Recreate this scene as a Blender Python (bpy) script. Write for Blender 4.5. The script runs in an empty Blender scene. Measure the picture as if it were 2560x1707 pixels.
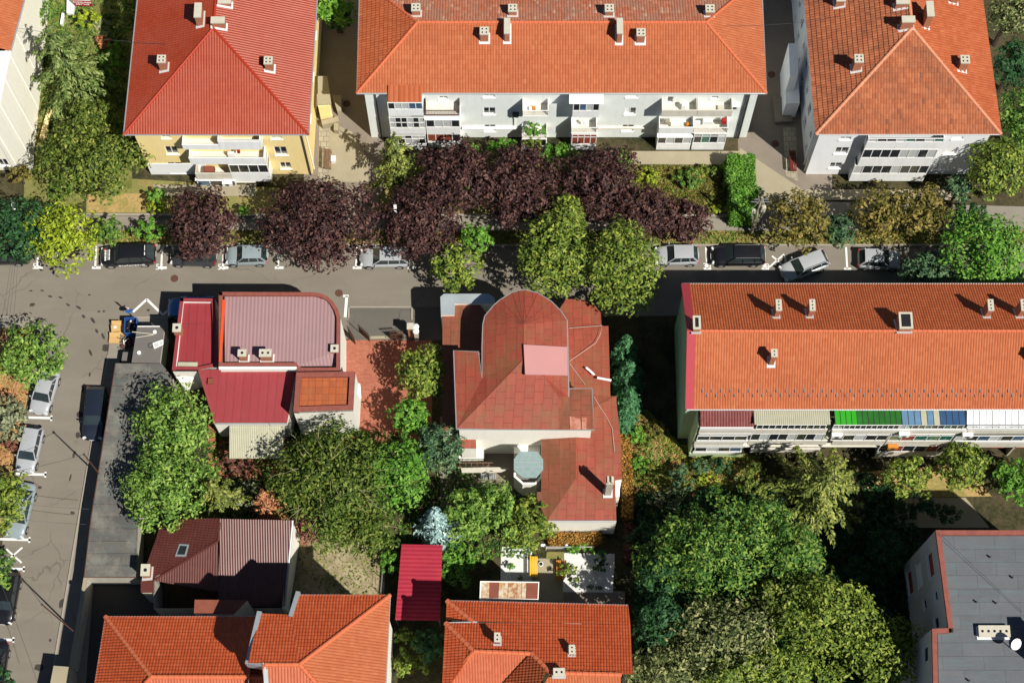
import bpy, bmesh, math, random
import numpy as np
from mathutils import Vector, Matrix, noise
R = math.radians
rnd = random.Random(7)
scene = bpy.context.scene
COL = scene.collection

# ------------------------------------------------------------------ camera
TH, FPX, CH = R(19.3), 4712.0, 150.0
CAMY = -CH * math.tan(TH)
cd = bpy.data.cameras.new("camera")
cam = bpy.data.objects.new("camera", cd); COL.objects.link(cam)
cam.location = (0, CAMY, CH); cam.rotation_euler = (TH, 0, 0)
cd.sensor_width = 36.0; cd.lens = FPX / 2560 * 36.0
cd.clip_start = 1.0; cd.clip_end = 3000.0
scene.camera = cam
# ------------------------------------------------------------------ light
SUN_EL = R(53.0); SUN_AZ = (0.735, -0.678)
w = bpy.data.worlds.new("World"); scene.world = w; w.use_nodes = True
wn = w.node_tree
sky = wn.nodes.new("ShaderNodeTexSky"); sky.sky_type = 'NISHITA'; sky.sun_disc = False
sky.altitude = 1200; sky.dust_density = 0.3; sky.air_density = 0.8
sky.sun_elevation = SUN_EL; sky.sun_rotation = math.atan2(SUN_AZ[0], SUN_AZ[1])
wn.links.new(sky.outputs[0], wn.nodes["Background"].inputs[0])
wn.nodes["Background"].inputs[1].default_value = 0.05
sl = bpy.data.lights.new("sun", 'SUN'); sl.energy = 5.0; sl.angle = R(0.5); sl.color = (1.0, 0.95, 0.86)
so = bpy.data.objects.new("sun", sl); COL.objects.link(so)
sd = Vector((-SUN_AZ[0] * math.cos(SUN_EL), -SUN_AZ[1] * math.cos(SUN_EL), -math.sin(SUN_EL)))
so.rotation_euler = sd.to_track_quat('-Z', 'Y').to_euler(); so.location = (40, -40, 80)
scene.view_settings.view_transform = 'Standard'; scene.view_settings.look = 'None'
scene.view_settings.exposure = 0.32; scene.view_settings.gamma = 1.0

# ------------------------------------------------------------------ surveying: photo pixel -> point of the place
ST, CT = math.sin(TH), math.cos(TH)
CP = Vector((0, CAMY, CH))
def C(x0, y0, k): return lambda x, y: (x0 + x * k, y0 + y * k)
k1_ = 700 / 1926; k3_ = 700 / 1870
a1, a2, a3, a4 = C(0, 0, k1_), C(640, 0, k1_), C(1280, 0, k1_), C(1860, 0, k1_)
b1, b2, b3, b4 = C(0, 560, k1_), C(640, 560, k1_), C(1280, 560, k1_), C(1860, 560, k1_)
c1, c2, c3, c4 = C(0, 1120, k3_), C(640, 1120, k3_), C(1280, 1120, k3_), C(1860, 1120, k3_)
f2, f3a, f3b = C(300, 320, 520 / 2352), C(900, 220, 500 / 2352), C(1380, 220, 520 / 2352)
f4, f5a, f5b = C(1950, 320, 550 / 2352), C(1660, 1000, 480 / 2352), C(2080, 1000, 480 / 2352)
q1, q2, q3 = C(240, 720, 320 / 2091), C(1080, 1060, 400 / 2091), C(1080, 1340, 520 / 2265)
al1, al2 = C(760, 180, 240 / 717), C(1860, 100, 200 / 448)
o_ = C(0, 0, 2560 / 2352)
S_ = C(0, 0, 1)
def ray(p):
    u, v = (p[0] - 1280) / FPX, (p[1] - 853.5) / FPX
    return Vector((u, ST - v * CT, -CT - v * ST))
def P(p, h=0.0):
    d = ray(p); t = (h - CP.z) / d.z
    return CP + d * t
def on_plane(p, p0, n):
    d = ray(p); t = (p0 - CP).dot(n) / d.dot(n)
    return CP + d * t
def z_at(xy, sy):
    m = (sy - 853.5) / FPX; Y = xy[1] - CP.y
    return CP.z + Y * (CT + m * ST) / (m * CT - ST)
def ppm(p, h=0.0): return (P((p[0] + 10, p[1]), h) - P(p, h)).length / 10   # metres per pixel

# ------------------------------------------------------------------ objects and their properties
def props(o, label=None, cat=None, group=None, kind=None):
    if label: o['label'] = label
    if cat: o['category'] = cat
    if group: o['group'] = group
    if kind: o['kind'] = kind
    return o
def thing(name, label, cat, loc=(0, 0, 0), group=None, rz=0.0):
    o = bpy.data.objects.new(name, None); COL.objects.link(o)
    o.location = loc; o.rotation_euler = (0, 0, rz); o.empty_display_size = 0.3
    return props(o, label, cat, group)
def root_loc(o):
    v = Vector((0, 0, 0))
    while o is not None:
        v = v + o.location; o = o.parent
    return v
def kids(o): return [c for c in bpy.data.objects if c.parent == o]
def copy_tree(o, parent=None, ch=None):
    c = o.copy(); COL.objects.link(c); c.parent = parent
    for k in (ch if ch is not None else kids(o)): copy_tree(k, c)
    return c
class MB:
    """collects shapes in place coordinates, links them as one mesh object"""
    def __init__(s): s.v = []; s.f = []; s.mi = []; s.uv = None
    def add(s, vs, fs, m=0):
        b = len(s.v); s.v += [tuple(x) for x in vs]
        for f in fs: s.f.append([b + i for i in f]); s.mi.append(m)
    def poly(s, pts, m=0): s.add(pts, [list(range(len(pts)))], m)
    def slab(s, pts, dz, m=0):       # horizontal or tilted outline given thickness straight down
        n = len(pts); pts = [Vector(p) for p in pts]
        a = sum(pts[i].x * pts[(i + 1) % n].y - pts[(i + 1) % n].x * pts[i].y for i in range(n))
        if a < 0: pts = pts[::-1]
        lo = [p - Vector((0, 0, dz)) for p in pts]
        s.add(pts + lo, [list(range(n)), list(range(2 * n - 1, n - 1, -1))] +
              [[i, n + i, n + (i + 1) % n, (i + 1) % n] for i in range(n)], m)
    def box(s, c, sx, sy, sz, rz=0.0, m=0, taper=1.0):    # c = centre of the base
        c = Vector(c); ca, sa = math.cos(rz), math.sin(rz); vs = []
        for z, k in ((0, 1), (sz, taper)):
            for x, y in ((-1, -1), (1, -1), (1, 1), (-1, 1)):
                X, Y = x * sx / 2 * k, y * sy / 2 * k
                vs.append(c + Vector((X * ca - Y * sa, X * sa + Y * ca, z)))
        s.add(vs, [[3, 2, 1, 0], [4, 5, 6, 7], [0, 1, 5, 4], [1, 2, 6, 5], [2, 3, 7, 6], [3, 0, 4, 7]], m)
    def obox(s, o, eu, en, u0, u1, n0, n1, z0, z1, m=0):   # box in a wall's frame
        vs = [o + eu * u + en * n + Vector((0, 0, z)) for z in (z0, z1) for (u, n) in ((u0, n0), (u1, n0), (u1, n1), (u0, n1))]
        f = [[3, 2, 1, 0], [4, 5, 6, 7], [0, 1, 5, 4], [1, 2, 6, 5], [2, 3, 7, 6], [3, 0, 4, 7]]
        if eu.cross(en).z < 0: f = [g[::-1] for g in f]
        s.add(vs, f, m)
    def tube(s, pts, r, n=8, m=0, cap=True):
        pts = [Vector(p) for p in pts]; rs = r if isinstance(r, (list, tuple)) else [r] * len(pts)
        b = len(s.v); k = len(pts)
        for i, p in enumerate(pts):
            t = (pts[min(i + 1, k - 1)] - pts[max(i - 1, 0)]).normalized()
            x = t.cross(Vector((0, 0, 1)) if abs(t.z) < .9 else Vector((1, 0, 0))).normalized(); y = t.cross(x)
            for j in range(n):
                a = 2 * math.pi * j / n
                s.v.append(tuple(p + (x * math.cos(a) + y * math.sin(a)) * rs[i]))
        for i in range(k - 1):
            for j in range(n):
                s.f.append([b + i * n + j, b + i * n + (j + 1) % n, b + (i + 1) * n + (j + 1) % n, b + (i + 1) * n + j]); s.mi.append(m)
        if cap:
            s.f.append([b + j for j in range(n)][::-1]); s.mi.append(m)
            s.f.append([b + (k - 1) * n + j for j in range(n)]); s.mi.append(m)
    def build(s, name, mats, parent=None, smooth=False, loc=None):
        me = bpy.data.meshes.new(name)
        off = root_loc(parent) if parent else (Vector(loc) if loc is not None else Vector((0, 0, 0)))
        me.from_pydata([(x - off.x, y - off.y, z - off.z) for x, y, z in s.v], [], s.f)
        if not isinstance(mats, (list, tuple)): mats = [mats]
        for m in mats: me.materials.append(m)
        if len(mats) > 1: me.polygons.foreach_set("material_index", s.mi)
        if smooth: me.polygons.foreach_set("use_smooth", [True] * len(me.polygons))
        me.update()
        o = bpy.data.objects.new(name, me); COL.objects.link(o)
        if parent: o.parent = parent
        elif loc is not None: o.location = off
        return o
# ------------------------------------------------------------------ materials (all procedural)
def rgb(r, g, b): # sRGB 0-255 -> linear
    f = lambda c: (c / 255 / 12.92 if c / 255 <= .04045 else ((c / 255 + .055) / 1.055) ** 2.4)
    return (f(r), f(g), f(b), 1.0)
def col4(c): return tuple(c) if len(c) == 4 else (*c, 1.0)
class NT:
    def __init__(s, name):
        s.m = bpy.data.materials.new(name); s.m.use_nodes = True; s.t = s.m.node_tree
        s.b = s.t.nodes["Principled BSDF"]; s.out = s.t.nodes["Material Output"]
    def n(s, typ, **kw):
        x = s.t.nodes.new(typ)
        for k, v in kw.items(): setattr(x, k, v)
        return x
    def l(s, a, b): s.t.links.new(a, b)
    def val(s, v):
        x = s.n("ShaderNodeValue"); x.outputs[0].default_value = v; return x.outputs[0]
    def math(s, op, a, b=None, c=None):
        x = s.n("ShaderNodeMath", operation=op)
        for i, q in enumerate((a, b, c)):
            if q is None: continue
            if isinstance(q, (int, float)): x.inputs[i].default_value = q
            else: s.l(q, x.inputs[i])
        return x.outputs[0]
    def pos(s): return s.n("ShaderNodeNewGeometry").outputs["Position"]
    def noise(s, vec, scale, detail=3, rough=.55):
        x = s.n("ShaderNodeTexNoise"); x.inputs["Scale"].default_value = scale
        x.inputs["Detail"].default_value = detail; x.inputs["Roughness"].default_value = rough
        s.l(vec, x.inputs["Vector"]); return x.outputs["Fac"]
    def ramp(s, fac, stops):
        x = s.n("ShaderNodeValToRGB"); e = x.color_ramp.elements
        while len(e) < len(stops): e.new(.5)
        for q, (p, c) in zip(e, stops): q.position = p; q.color = col4(c) if not isinstance(c, (int, float)) else (c, c, c, 1)
        s.l(fac, x.inputs[0]); return x.outputs[0]
    def mix(s, fac, a, b, typ='MIX'):
        x = s.n("ShaderNodeMix", data_type='RGBA', blend_type=typ)
        for sock, q in ((x.inputs[0], fac), (x.inputs[6], a), (x.inputs[7], b)):
            if isinstance(q, (int, float)): sock.default_value = q
            elif isinstance(q, tuple): sock.default_value = col4(q)
            else: s.l(q, sock)
        return x.outputs[2]
    def bump(s, h, strength=.3, dist=.02):
        x = s.n("ShaderNodeBump"); x.inputs["Strength"].default_value = strength; x.inputs["Distance"].default_value = dist
        s.l(h, x.inputs["Height"]); s.l(x.outputs[0], s.b.inputs["Normal"])
    def base(s, c, rough=.8, spec=.3, metal=0.0):
        if isinstance(c, tuple): s.b.inputs["Base Color"].default_value = col4(c)
        else: s.l(c, s.b.inputs["Base Color"])
        s.b.inputs["Roughness"].default_value = rough; s.b.inputs["Specular IOR Level"].default_value = spec
        s.b.inputs["Metallic"].default_value = metal
        return s.m
def sc(c, k): return (c[0] * k, c[1] * k, c[2] * k, 1.0)

def plain(name, c, rough=.7, var=.15, scale=2.0, spec=.3, metal=0.0, bump=0.0):
    t = NT(name); p = t.pos(); f = t.noise(p, scale, 4)
    g = t.noise(p, scale * 9, 2)
    c0 = t.mix(f, sc(c, 1 - var), sc(c, 1 + var)); c1 = t.mix(t.math('MULTIPLY', g, .5), c0, sc(c, 1 - var * .8))
    if bump: t.bump(g, bump, .03)
    return t.base(c1, rough, spec, metal)
def plaster(name, c, dirt=.35):
    t = NT(name); p = t.pos()
    mp = t.n("ShaderNodeMapping"); mp.inputs["Scale"].default_value = (1.6, 1.6, .25); t.l(p, mp.inputs[0])
    streak = t.ramp(t.noise(mp.outputs[0], 1.6, 5, .65), [(.42, 0.0), (.75, 1.0)])
    blot = t.ramp(t.noise(p, .55, 5, .6), [(.4, 0.0), (.7, 1.0)])
    cc = t.mix(t.math('MULTIPLY', streak, dirt), c, sc((c[0] * .62, c[1] * .6, c[2] * .56), 1))
    cc = t.mix(t.math('MULTIPLY', blot, dirt * .7), cc, sc((c[0] * .75, c[1] * .74, c[2] * .68), 1))
    t.bump(t.noise(p, 14, 3), .2, .02)
    return t.base(cc, .9, .15)
def tile(name, ca, cb, cd_, stain=.4, rough=.75, spec=.25, blot=None):
    """clay or metal tile: one tint per tile from the roof's own tile grid (UV), large weather stains"""
    t = NT(name); uv = t.n("ShaderNodeUVMap").outputs[0]
    fl = t.n("ShaderNodeVectorMath", operation='FLOOR'); t.l(uv, fl.inputs[0])
    wn_ = t.n("ShaderNodeTexWhiteNoise", noise_dimensions='2D'); t.l(fl.outputs[0], wn_.inputs["Vector"])
    c = t.mix(wn_.outputs["Value"], ca, cb)
    p = t.pos()
    s1 = t.ramp(t.noise(p, .45, 6, .65), [(.42, 0.0), (.68, 1.0)])
    s2 = t.ramp(t.noise(p, 2.6, 4, .7), [(.48, 0.0), (.72, 1.0)])
    c = t.mix(t.math('MULTIPLY', s1, stain), c, cd_)
    c = t.mix(t.math('MULTIPLY', s2, stain * .7), c, sc(cd_, .75))
    s3 = t.ramp(t.noise(p, .16, 3, .5), [(.35, 0.0), (.65, 1.0)])
    c = t.mix(t.math('MULTIPLY', s3, .22), c, sc(ca, .72))
    w3 = t.ramp(wn_.outputs["Color"], [(.93, 0.0), (.97, 1.0)]); c = t.mix(t.math('MULTIPLY', w3, .35), c, sc((cb[0] * 1.15, cb[1] * 1.6, cb[2] * 2.0), 1))
    s4 = t.ramp(t.noise(p, 9.0, 3, .7), [(.60, 0.0), (.72, 1.0)]); c = t.mix(t.math('MULTIPLY', s4, .3), c, sc(cd_, .6))
    if blot:
        w2 = t.ramp(wn_.outputs["Color"], [(.80, 0.0), (.92, 1.0)])
        c = t.mix(t.math('MULTIPLY', w2, .8), c, blot)
    t.bump(t.noise(p, 30, 2), .15, .01)
    return t.base(c, rough, spec)
def sheet(name, ca, cb, cr, w_=.62, h_=1.1, seam=.03, rust=.5, rough=.5, seamc=None, offs=.5, spec=.35):
    """painted sheet metal laid in panels (UV metres), each panel its own tint, rust blooms"""
    t = NT(name); uv = t.n("ShaderNodeUVMap").outputs[0]; p = t.pos()
    br = t.n("ShaderNodeTexBrick"); t.l(uv, br.inputs["Vector"])
    br.inputs["Scale"].default_value = 1.0; br.inputs["Brick Width"].default_value = w_; br.inputs["Row Height"].default_value = h_
    br.inputs["Mortar Size"].default_value = seam; br.inputs["Mortar Smooth"].default_value = .3; br.inputs["Bias"].default_value = 0.0
    br.offset = offs; br.inputs["Color1"].default_value = col4(ca); br.inputs["Color2"].default_value = col4(cb)
    br.inputs["Mortar"].default_value = col4(seamc or sc(ca, .55))
    r1 = t.ramp(t.noise(p, .5, 7, .7), [(.46, 0.0), (.64, 1.0)])
    c = t.mix(t.math('MULTIPLY', r1, rust), br.outputs["Color"], cr)
    r2 = t.ramp(t.noise(p, 3.5, 5, .75), [(.6, 0.0), (.72, 1.0)])
    c = t.mix(t.math('MULTIPLY', r2, rust * .6), c, sc((cr[0] * 1.3 + .05, cr[1] * 1.4 + .05, cr[2] * 1.4 + .04), 1))
    mp = t.n("ShaderNodeMapping"); mp.inputs["Scale"].default_value = (.35, 2.2, 1); t.l(uv, mp.inputs[0])      # runs of faded paint down the slope
    r3 = t.ramp(t.noise(mp.outputs[0], 1.2, 5, .7), [(.5, 0.0), (.72, 1.0)]); c = t.mix(t.math('MULTIPLY', r3, .35 * min(1, rust * 2)), c, sc((ca[0] * 1.15, ca[1] * 2.2, ca[2] * 2.2), 1))
    r4 = t.ramp(t.noise(p, 14, 4, .7), [(.64, 0.0), (.72, 1.0)]); c = t.mix(t.math('MULTIPLY', r4, .3), c, sc(ca, .45))
    t.bump(br.outputs["Fac"], .5, .03)
    return t.base(c, rough, spec)
def leafmat(name, ca, cb, cc, trans=.25, gain=1.4):
    t = NT(name); ca, cb, cc = sc(ca, gain * .8), sc(cb, gain), sc(cc, gain * 1.1)
    ri = t.n("ShaderNodeNewGeometry").outputs["Random Per Island"]
    big = t.noise(t.pos(), .9, 3)
    f = t.math('ADD', t.math('MULTIPLY', ri, .62), t.math('MULTIPLY', big, .42))
    c = t.ramp(f, [(.18, ca), (.52, cb), (.86, cc)])
    t.base(c, .55, .25)
    tr = t.n("ShaderNodeBsdfTranslucent"); t.l(c, tr.inputs[0])
    mx = t.n("ShaderNodeMixShader"); mx.inputs[0].default_value = trans
    t.l(t.b.outputs[0], mx.inputs[1]); t.l(tr.outputs[0], mx.inputs[2]); t.l(mx.outputs[0], t.out.inputs[0])
    return t.m
def groundmat(name, cols, scale=.35, bump=.5, rough=.95, fine=4.0):
    t = NT(name); p = t.pos()
    f = t.noise(p, scale, 8, .7); g = t.noise(p, fine, 5, .7)
    fg = t.math('ADD', t.math('MULTIPLY', f, .65), t.math('MULTIPLY', g, .35))
    n = len(cols); c = t.ramp(fg, [(.32 + .36 * i / (n - 1), q) for i, q in enumerate(cols)])
    t.bump(g, bump, .08)
    return t.base(c, rough, .1)
def asphalt(name, c, patch=.5):
    t = NT(name); p = t.pos()
    f = t.noise(p, .12, 5, .6); g = t.noise(p, 25, 3, .7); h = t.noise(p, 1.1, 5, .65)
    cc = t.mix(f, sc(c, .82), sc(c, 1.16)); cc = t.mix(t.math('MULTIPLY', g, .35), cc, sc(c, .6))
    spots = t.ramp(h, [(.66, 0.0), (.74, 1.0)])
    cc = t.mix(t.math('MULTIPLY', spots, patch), cc, sc(c, .5))
    big = t.ramp(t.noise(p, .33, 2, .4), [(.5, 0.0), (.53, 1.0)]); cc = t.mix(t.math('MULTIPLY', big, .14), cc, sc(c, .7))
    mp = t.n("ShaderNodeMapping"); mp.inputs["Scale"].default_value = (.25, 1.4, 1); mp.inputs["Rotation"].default_value = (0, 0, .05); t.l(p, mp.inputs[0])
    wear = t.ramp(t.noise(mp.outputs[0], .6, 4, .6), [(.45, 0.0), (.7, 1.0)])
    cc = t.mix(t.math('MULTIPLY', wear, .25), cc, sc(c, 1.3))
    wv = t.n("ShaderNodeVectorMath", operation='ADD'); nz = t.n("ShaderNodeTexNoise"); nz.inputs["Scale"].default_value = .8; nz.inputs["Detail"].default_value = 5; t.l(p, nz.inputs["Vector"])
    t.l(p, wv.inputs[0]); t.l(nz.outputs["Color"], wv.inputs[1])
    vo = t.n("ShaderNodeTexVoronoi", feature='DISTANCE_TO_EDGE'); vo.inputs["Scale"].default_value = .16; t.l(wv.outputs[0], vo.inputs["Vector"])
    crack = t.math('MULTIPLY', t.ramp(vo.outputs["Distance"], [(.0, 1.0), (.008, 0.0)]), t.ramp(t.noise(p, .2, 2), [(.45, 0.0), (.58, 1.0)]))
    cc = t.mix(t.math('MULTIPLY', crack, .6), cc, sc(c, .35))
    t.bump(g, .35, .02)
    return t.base(cc, .9, .2)
def glassmat(name, c=(.02, .025, .03), rough=.08, spec=.6):
    t = NT(name); f = t.noise(t.pos(), 1.3, 3)
    return t.base(t.mix(f, sc(c, .6), sc(c, 1.5)), rough, spec)
def carpaint(name, c, metal=.0, rough=.3):
    t = NT(name); t.base(c, rough, .5, metal); t.b.inputs["Coat Weight"].default_value = .6; t.b.inputs["Coat Roughness"].default_value = .06
    f = t.noise(t.pos(), 7, 3); cc = t.mix(f, sc(c, .92), sc(c, 1.08)); t.l(cc, t.b.inputs["Base Color"])
    return t.m
def brick(name, c1, c2, cm, scale=1.0, bw=.26, bh=.075):
    t = NT(name); tc = t.n("ShaderNodeTexCoord").outputs["Object"]
    sx = t.n("ShaderNodeSeparateXYZ"); t.l(tc, sx.inputs[0])
    cx = t.n("ShaderNodeCombineXYZ"); t.l(t.math('ADD', sx.outputs[0], sx.outputs[1]), cx.inputs[0]); t.l(sx.outputs[2], cx.inputs[1])
    br = t.n("ShaderNodeTexBrick"); t.l(cx.outputs[0], br.inputs["Vector"]); br.inputs["Scale"].default_value = scale
    br.inputs["Brick Width"].default_value = bw; br.inputs["Row Height"].default_value = bh; br.inputs["Mortar Size"].default_value = .012
    br.inputs["Color1"].default_value = col4(c1); br.inputs["Color2"].default_value = col4(c2); br.inputs["Mortar"].default_value = col4(cm)
    f = t.noise(t.pos(), 5, 4)
    return t.base(t.mix(t.math('MULTIPLY', f, .5), br.outputs["Color"], sc(c1, .6)), .9, .15)
def pavers(name, c1, c2, cm, w_=.24, h_=.12, ms=.012):
    t = NT(name); p = t.pos(); br = t.n("ShaderNodeTexBrick"); t.l(p, br.inputs["Vector"]); br.inputs["Scale"].default_value = 1
    br.inputs["Brick Width"].default_value = w_; br.inputs["Row Height"].default_value = h_; br.inputs["Mortar Size"].default_value = ms
    br.inputs["Color1"].default_value = col4(c1); br.inputs["Color2"].default_value = col4(c2); br.inputs["Mortar"].default_value = col4(cm)
    f = t.ramp(t.noise(p, .8, 5, .65), [(.4, 0.0), (.7, 1.0)])
    c = t.mix(t.math('MULTIPLY', f, .4), br.outputs["Color"], sc(c1, .6)); t.bump(br.outputs["Fac"], .3, .02)
    return t.base(c, .9, .15)
M = {}
# ground
M['soil'] = groundmat('dark_soil', [(.012, .016, .008), (.03, .032, .015), (.08, .065, .035), (.025, .04, .012)])
M['dry'] = groundmat('dry_grass', [(.30, .19, .07), (.42, .28, .12), (.22, .2, .06), (.5, .36, .18)], .5, .8)
M['verge'] = groundmat('verge_grass', [(.10, .11, .03), (.26, .2, .08), (.16, .18, .05), (.36, .27, .13)], .8, .8)
M['asphalt'] = asphalt('asphalt', (.20, .178, .146))
M['pave'] = asphalt('pavement_grey', (.25, .225, .185), .3)
M['conc'] = plain('concrete', (.33, .29, .2), .9, .2, .7, .15, bump=.2)
M['alley'] = plain('alley_concrete', (.22, .185, .15), .9, .3, .5, .15, bump=.2)
M['kerb'] = plain('kerb_stone', (.30, .27, .22), .85, .15, 1.5, .15)
M['brickpave'] = pavers('red_pavers', (.36, .12, .075), (.46, .17, .11), (.2, .08, .05))
M['slabpave'] = pavers('concrete_pavers', (.30, .27, .2), (.4, .36, .27), (.14, .12, .09), .5, .5, .02)
M['yard'] = groundmat('yard_dirt', [(.25, .2, .12), (.36, .3, .2), (.2, .17, .09), (.44, .38, .26)], .6, .6)
M['gravel'] = groundmat('white_gravel', [(.5, .5, .48), (.75, .75, .73), (.62, .62, .6), (.85, .85, .83)], 3.0, .8, fine=14)
M['paint'] = plain('road_paint', (.72, .72, .7), .7, .15, 3.0)
M['pave_dark'] = asphalt('shade_dark_asphalt', (.07, .066, .06), .3)  # ground of the shaded yard, house shadow put into its colour
# walls
M['w_cream'] = plaster('cream_render', (.92, .90, .78), .12)
M['w_yellow'] = plaster('yellow_render', (.90, .72, .34), .18)
M['w_grey'] = plaster('pale_grey_render', (.80, .85, .83), .22)
M['w_white'] = plaster('white_render', (.85, .87, .90), .14)
M['w_green'] = plaster('green_render', (.20, .36, .24), .2)
M['w_lgreen'] = plaster('light_green_render', (.42, .52, .30), .3)
M['w_house'] = plaster('ivory_render', (.90, .88, .80), .15)
M['w_old'] = plaster('weathered_render', (.50, .47, .40), .5)
M['w_block'] = plaster('grey_block_render', (.46, .47, .50), .3)
M['white'] = plain('white_paint', (.82, .82, .80), .6, .08)
M['balc'] = plaster('balcony_panel_paint', (.84, .86, .87), .3)
M['balcgrey'] = plaster('balcony_concrete', (.66, .63, .55), .4)
M['frame'] = plain('white_frame', (.80, .80, .79), .4, .05)
M['glass'] = glassmat('window_glass')
M['glassg'] = glassmat('green_tinted_glass', (.01, .13, .10))
M['glassb'] = glassmat('blue_tinted_glass', (.06, .12, .2))
M['curtain'] = plain('net_curtain', (.50, .52, .52), .9, .3, 6.0)
M['curtred'] = plain('rust_curtain', (.26, .05, .025), .9, .3, 6.0)
M['blind'] = plain('white_roller_blind', (.85, .85, .84), .6, .05)
M['dark'] = plain('painted_dark_void', (.012, .012, .014), .9, .2)  # near black colour standing in for shade inside openings
M['gutter'] = plain('zinc_gutter', (.36, .37, .38), .45, .15, metal=.4)
M['pipe'] = plain('dark_pipe', (.05, .055, .06), .5, .2)
# roofs
M['t_orange'] = tile('orange_clay_tile', (0.355, 0.081, 0.026), (0.426, 0.113, 0.042), (0.237, 0.060, 0.022), .30)
M['t_orange2'] = tile('light_orange_tile', (0.382, 0.103, 0.039), (0.438, 0.136, 0.057), (0.281, 0.077, 0.032), .25)
M['t_old'] = tile('weathered_clay_tile', (0.333, 0.094, 0.038), (0.426, 0.146, 0.064), (0.147, 0.060, 0.034), .55, blot=(.16, .055, .035))
M['t_lich'] = tile('lichened_clay_tile', (0.352, 0.099, 0.048), (0.440, 0.170, 0.096), (0.272, 0.179, 0.134), .8, blot=(.42, .3, .22))
M['t_red'] = tile('red_metal_tile', (.29, .038, .014), (.33, .050, .018), (.34, .075, .045), .45, .46, .32)
M['t_brown'] = tile('brown_metal_tile', (.085, .022, .018), (.10, .027, .022), (.16, .06, .04), .3, .35, .5)
M['t_red3'] = tile('bright_orange_tile', (0.401, 0.066, 0.018), (0.478, 0.100, 0.035), (0.323, 0.054, 0.018), .25, .6, .3)
M['t_sunlit'] = tile('sunlit_orange_tile', (0.415, 0.102, 0.046), (0.461, 0.130, 0.062), (0.346, 0.082, 0.036), .25, .6, .3)  # paler copy of the orange tile, sun glint put into its colour
M['cap'] = plain('ridge_tile', (.55, .14, .06), .8, .2, 2.0)
M['capred'] = plain('red_metal_ridge', (.36, .035, .015), .4, .1)
M['caplight'] = plain('mortared_ridge', (.60, .26, .15), .85, .3, 2.0)
M['s_red'] = sheet('red_sheet_metal', (.29, .055, .032), (.24, .05, .028), (.20, .082, .036), .95, .75, .018, .8, .6)
M['s_redb'] = sheet('rust_red_sheet_metal', (.235, .06, .032), (.20, .066, .032), (.15, .06, .028), .8, .8, .018, .8, .62)
M['s_maroon'] = sheet('maroon_sheet_metal', (.26, .034, .040), (.24, .032, .038), (.32, .04, .045), 30, .68, .02, .25, .45, offs=0)
M['s_brown'] = sheet('rusty_brown_sheet_metal', (.38, .095, .03), (.30, .08, .03), (.3, .07, .02), .55, .55, .02, .55, .6, offs=0)
M['s_pink'] = plain('pink_grey_ribbed_metal', (.30, .185, .19), .62, .12, .5)
M['s_cherry'] = sheet('cherry_sheet_metal', (.30, .018, .038), (.28, .017, .036), (.5, .04, .06), 30, .32, .012, .2, .6, offs=0, spec=.2)
M['s_pinkp'] = plain('pink_sheet_patch', (.46, .22, .21), .6, .12, .6)
M['coping'] = plain('red_coping', (.25, .075, .055), .7, .45, 2.5)
M['copingred'] = plain('orange_red_flashing', (.72, .08, .02), .5, .05)
M['copmar'] = plain('maroon_coping', (.25, .04, .045), .55, .2)
M['tin'] = plain('galvanised_tin', (.42, .47, .49), .45, .25, .8, metal=.35)
M['patina'] = plain('grey_green_patina', (.24, .33, .32), .6, .35, 2.5)
M['bitumen'] = sheet('bitumen_felt', (.085, .083, .08), (.115, .11, .10), (.21, .195, .165), 30, 1.0, .02, .75, .95, offs=0, spec=.1)
M['felt'] = sheet('grey_roof_felt', (.105, .112, .122), (.12, .128, .138), (.15, .158, .165), 3.0, 1.0, .01, .35, .95, spec=.1, seamc=(.05, .055, .06))
M['slate'] = plain('slate_grey_roof', (.14, .13, .12), .9, .2, 1.2)
M['corr'] = plain('weathered_fibre_sheet', (.42, .41, .30), .7, .25, 1.2)
M['magenta'] = plain('crimson_verge_tile', (.36, .04, .055), .6, .1)
M['rustA'] = plain('rusted_panel', (.22, .065, .04), .8, .3, 2.0)
M['rustB'] = groundmat('peeling_panel', [(.5, .46, .36), (.55, .5, .38), (.4, .2, .08), (.6, .56, .46)], 1.6, .1, .8)
M['brickc'] = brick('chimney_brick', (.42, .12, .05), (.52, .17, .08), (.35, .28, .2))
M['capc'] = plain('chimney_cap_concrete', (.50, .47, .38), .9, .2, 3)
M['flash'] = plain('mortar_flashing', (.62, .64, .64), .8, .15, 3)
M['rust'] = plain('rusty_iron', (.10, .045, .03), .8, .3, 3)
M['wood'] = plain('old_wood', (.20, .12, .07), .8, .3, 3)
M['bark'] = plain('bark', (.09, .065, .045), .95, .3, 5, bump=.4)
M['yelpaint'] = plain('yellow_paint', (.75, .46, .03), .5, .1)
M['metal'] = plain('grey_steel', (.35, .36, .37), .4, .1, metal=.6)
# ------------------------------------------------------------------ ground
def ground(name, px, mat, z, kind='structure', parent=None, kerb=None):
    m = MB(); pts = [P(p, z) for p in px]
    n = len(pts); a = sum(pts[i].x * pts[(i + 1) % n].y - pts[(i + 1) % n].x * pts[i].y for i in range(n))
    if a < 0: pts = pts[::-1]
    if kerb: m.slab(pts, kerb)
    else: m.poly(pts)
    o = m.build(name, mat, parent)
    if kind and not parent: o['kind'] = kind
    return o
def cv(f, pts): return [f(*p) for p in pts]
gm = MB(); gm.poly([(-400, -300, 0), (400, -300, 0), (400, 500, 0), (-400, 500, 0)])
g0 = gm.build('ground', M['soil']); g0['kind'] = 'structure'
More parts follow.
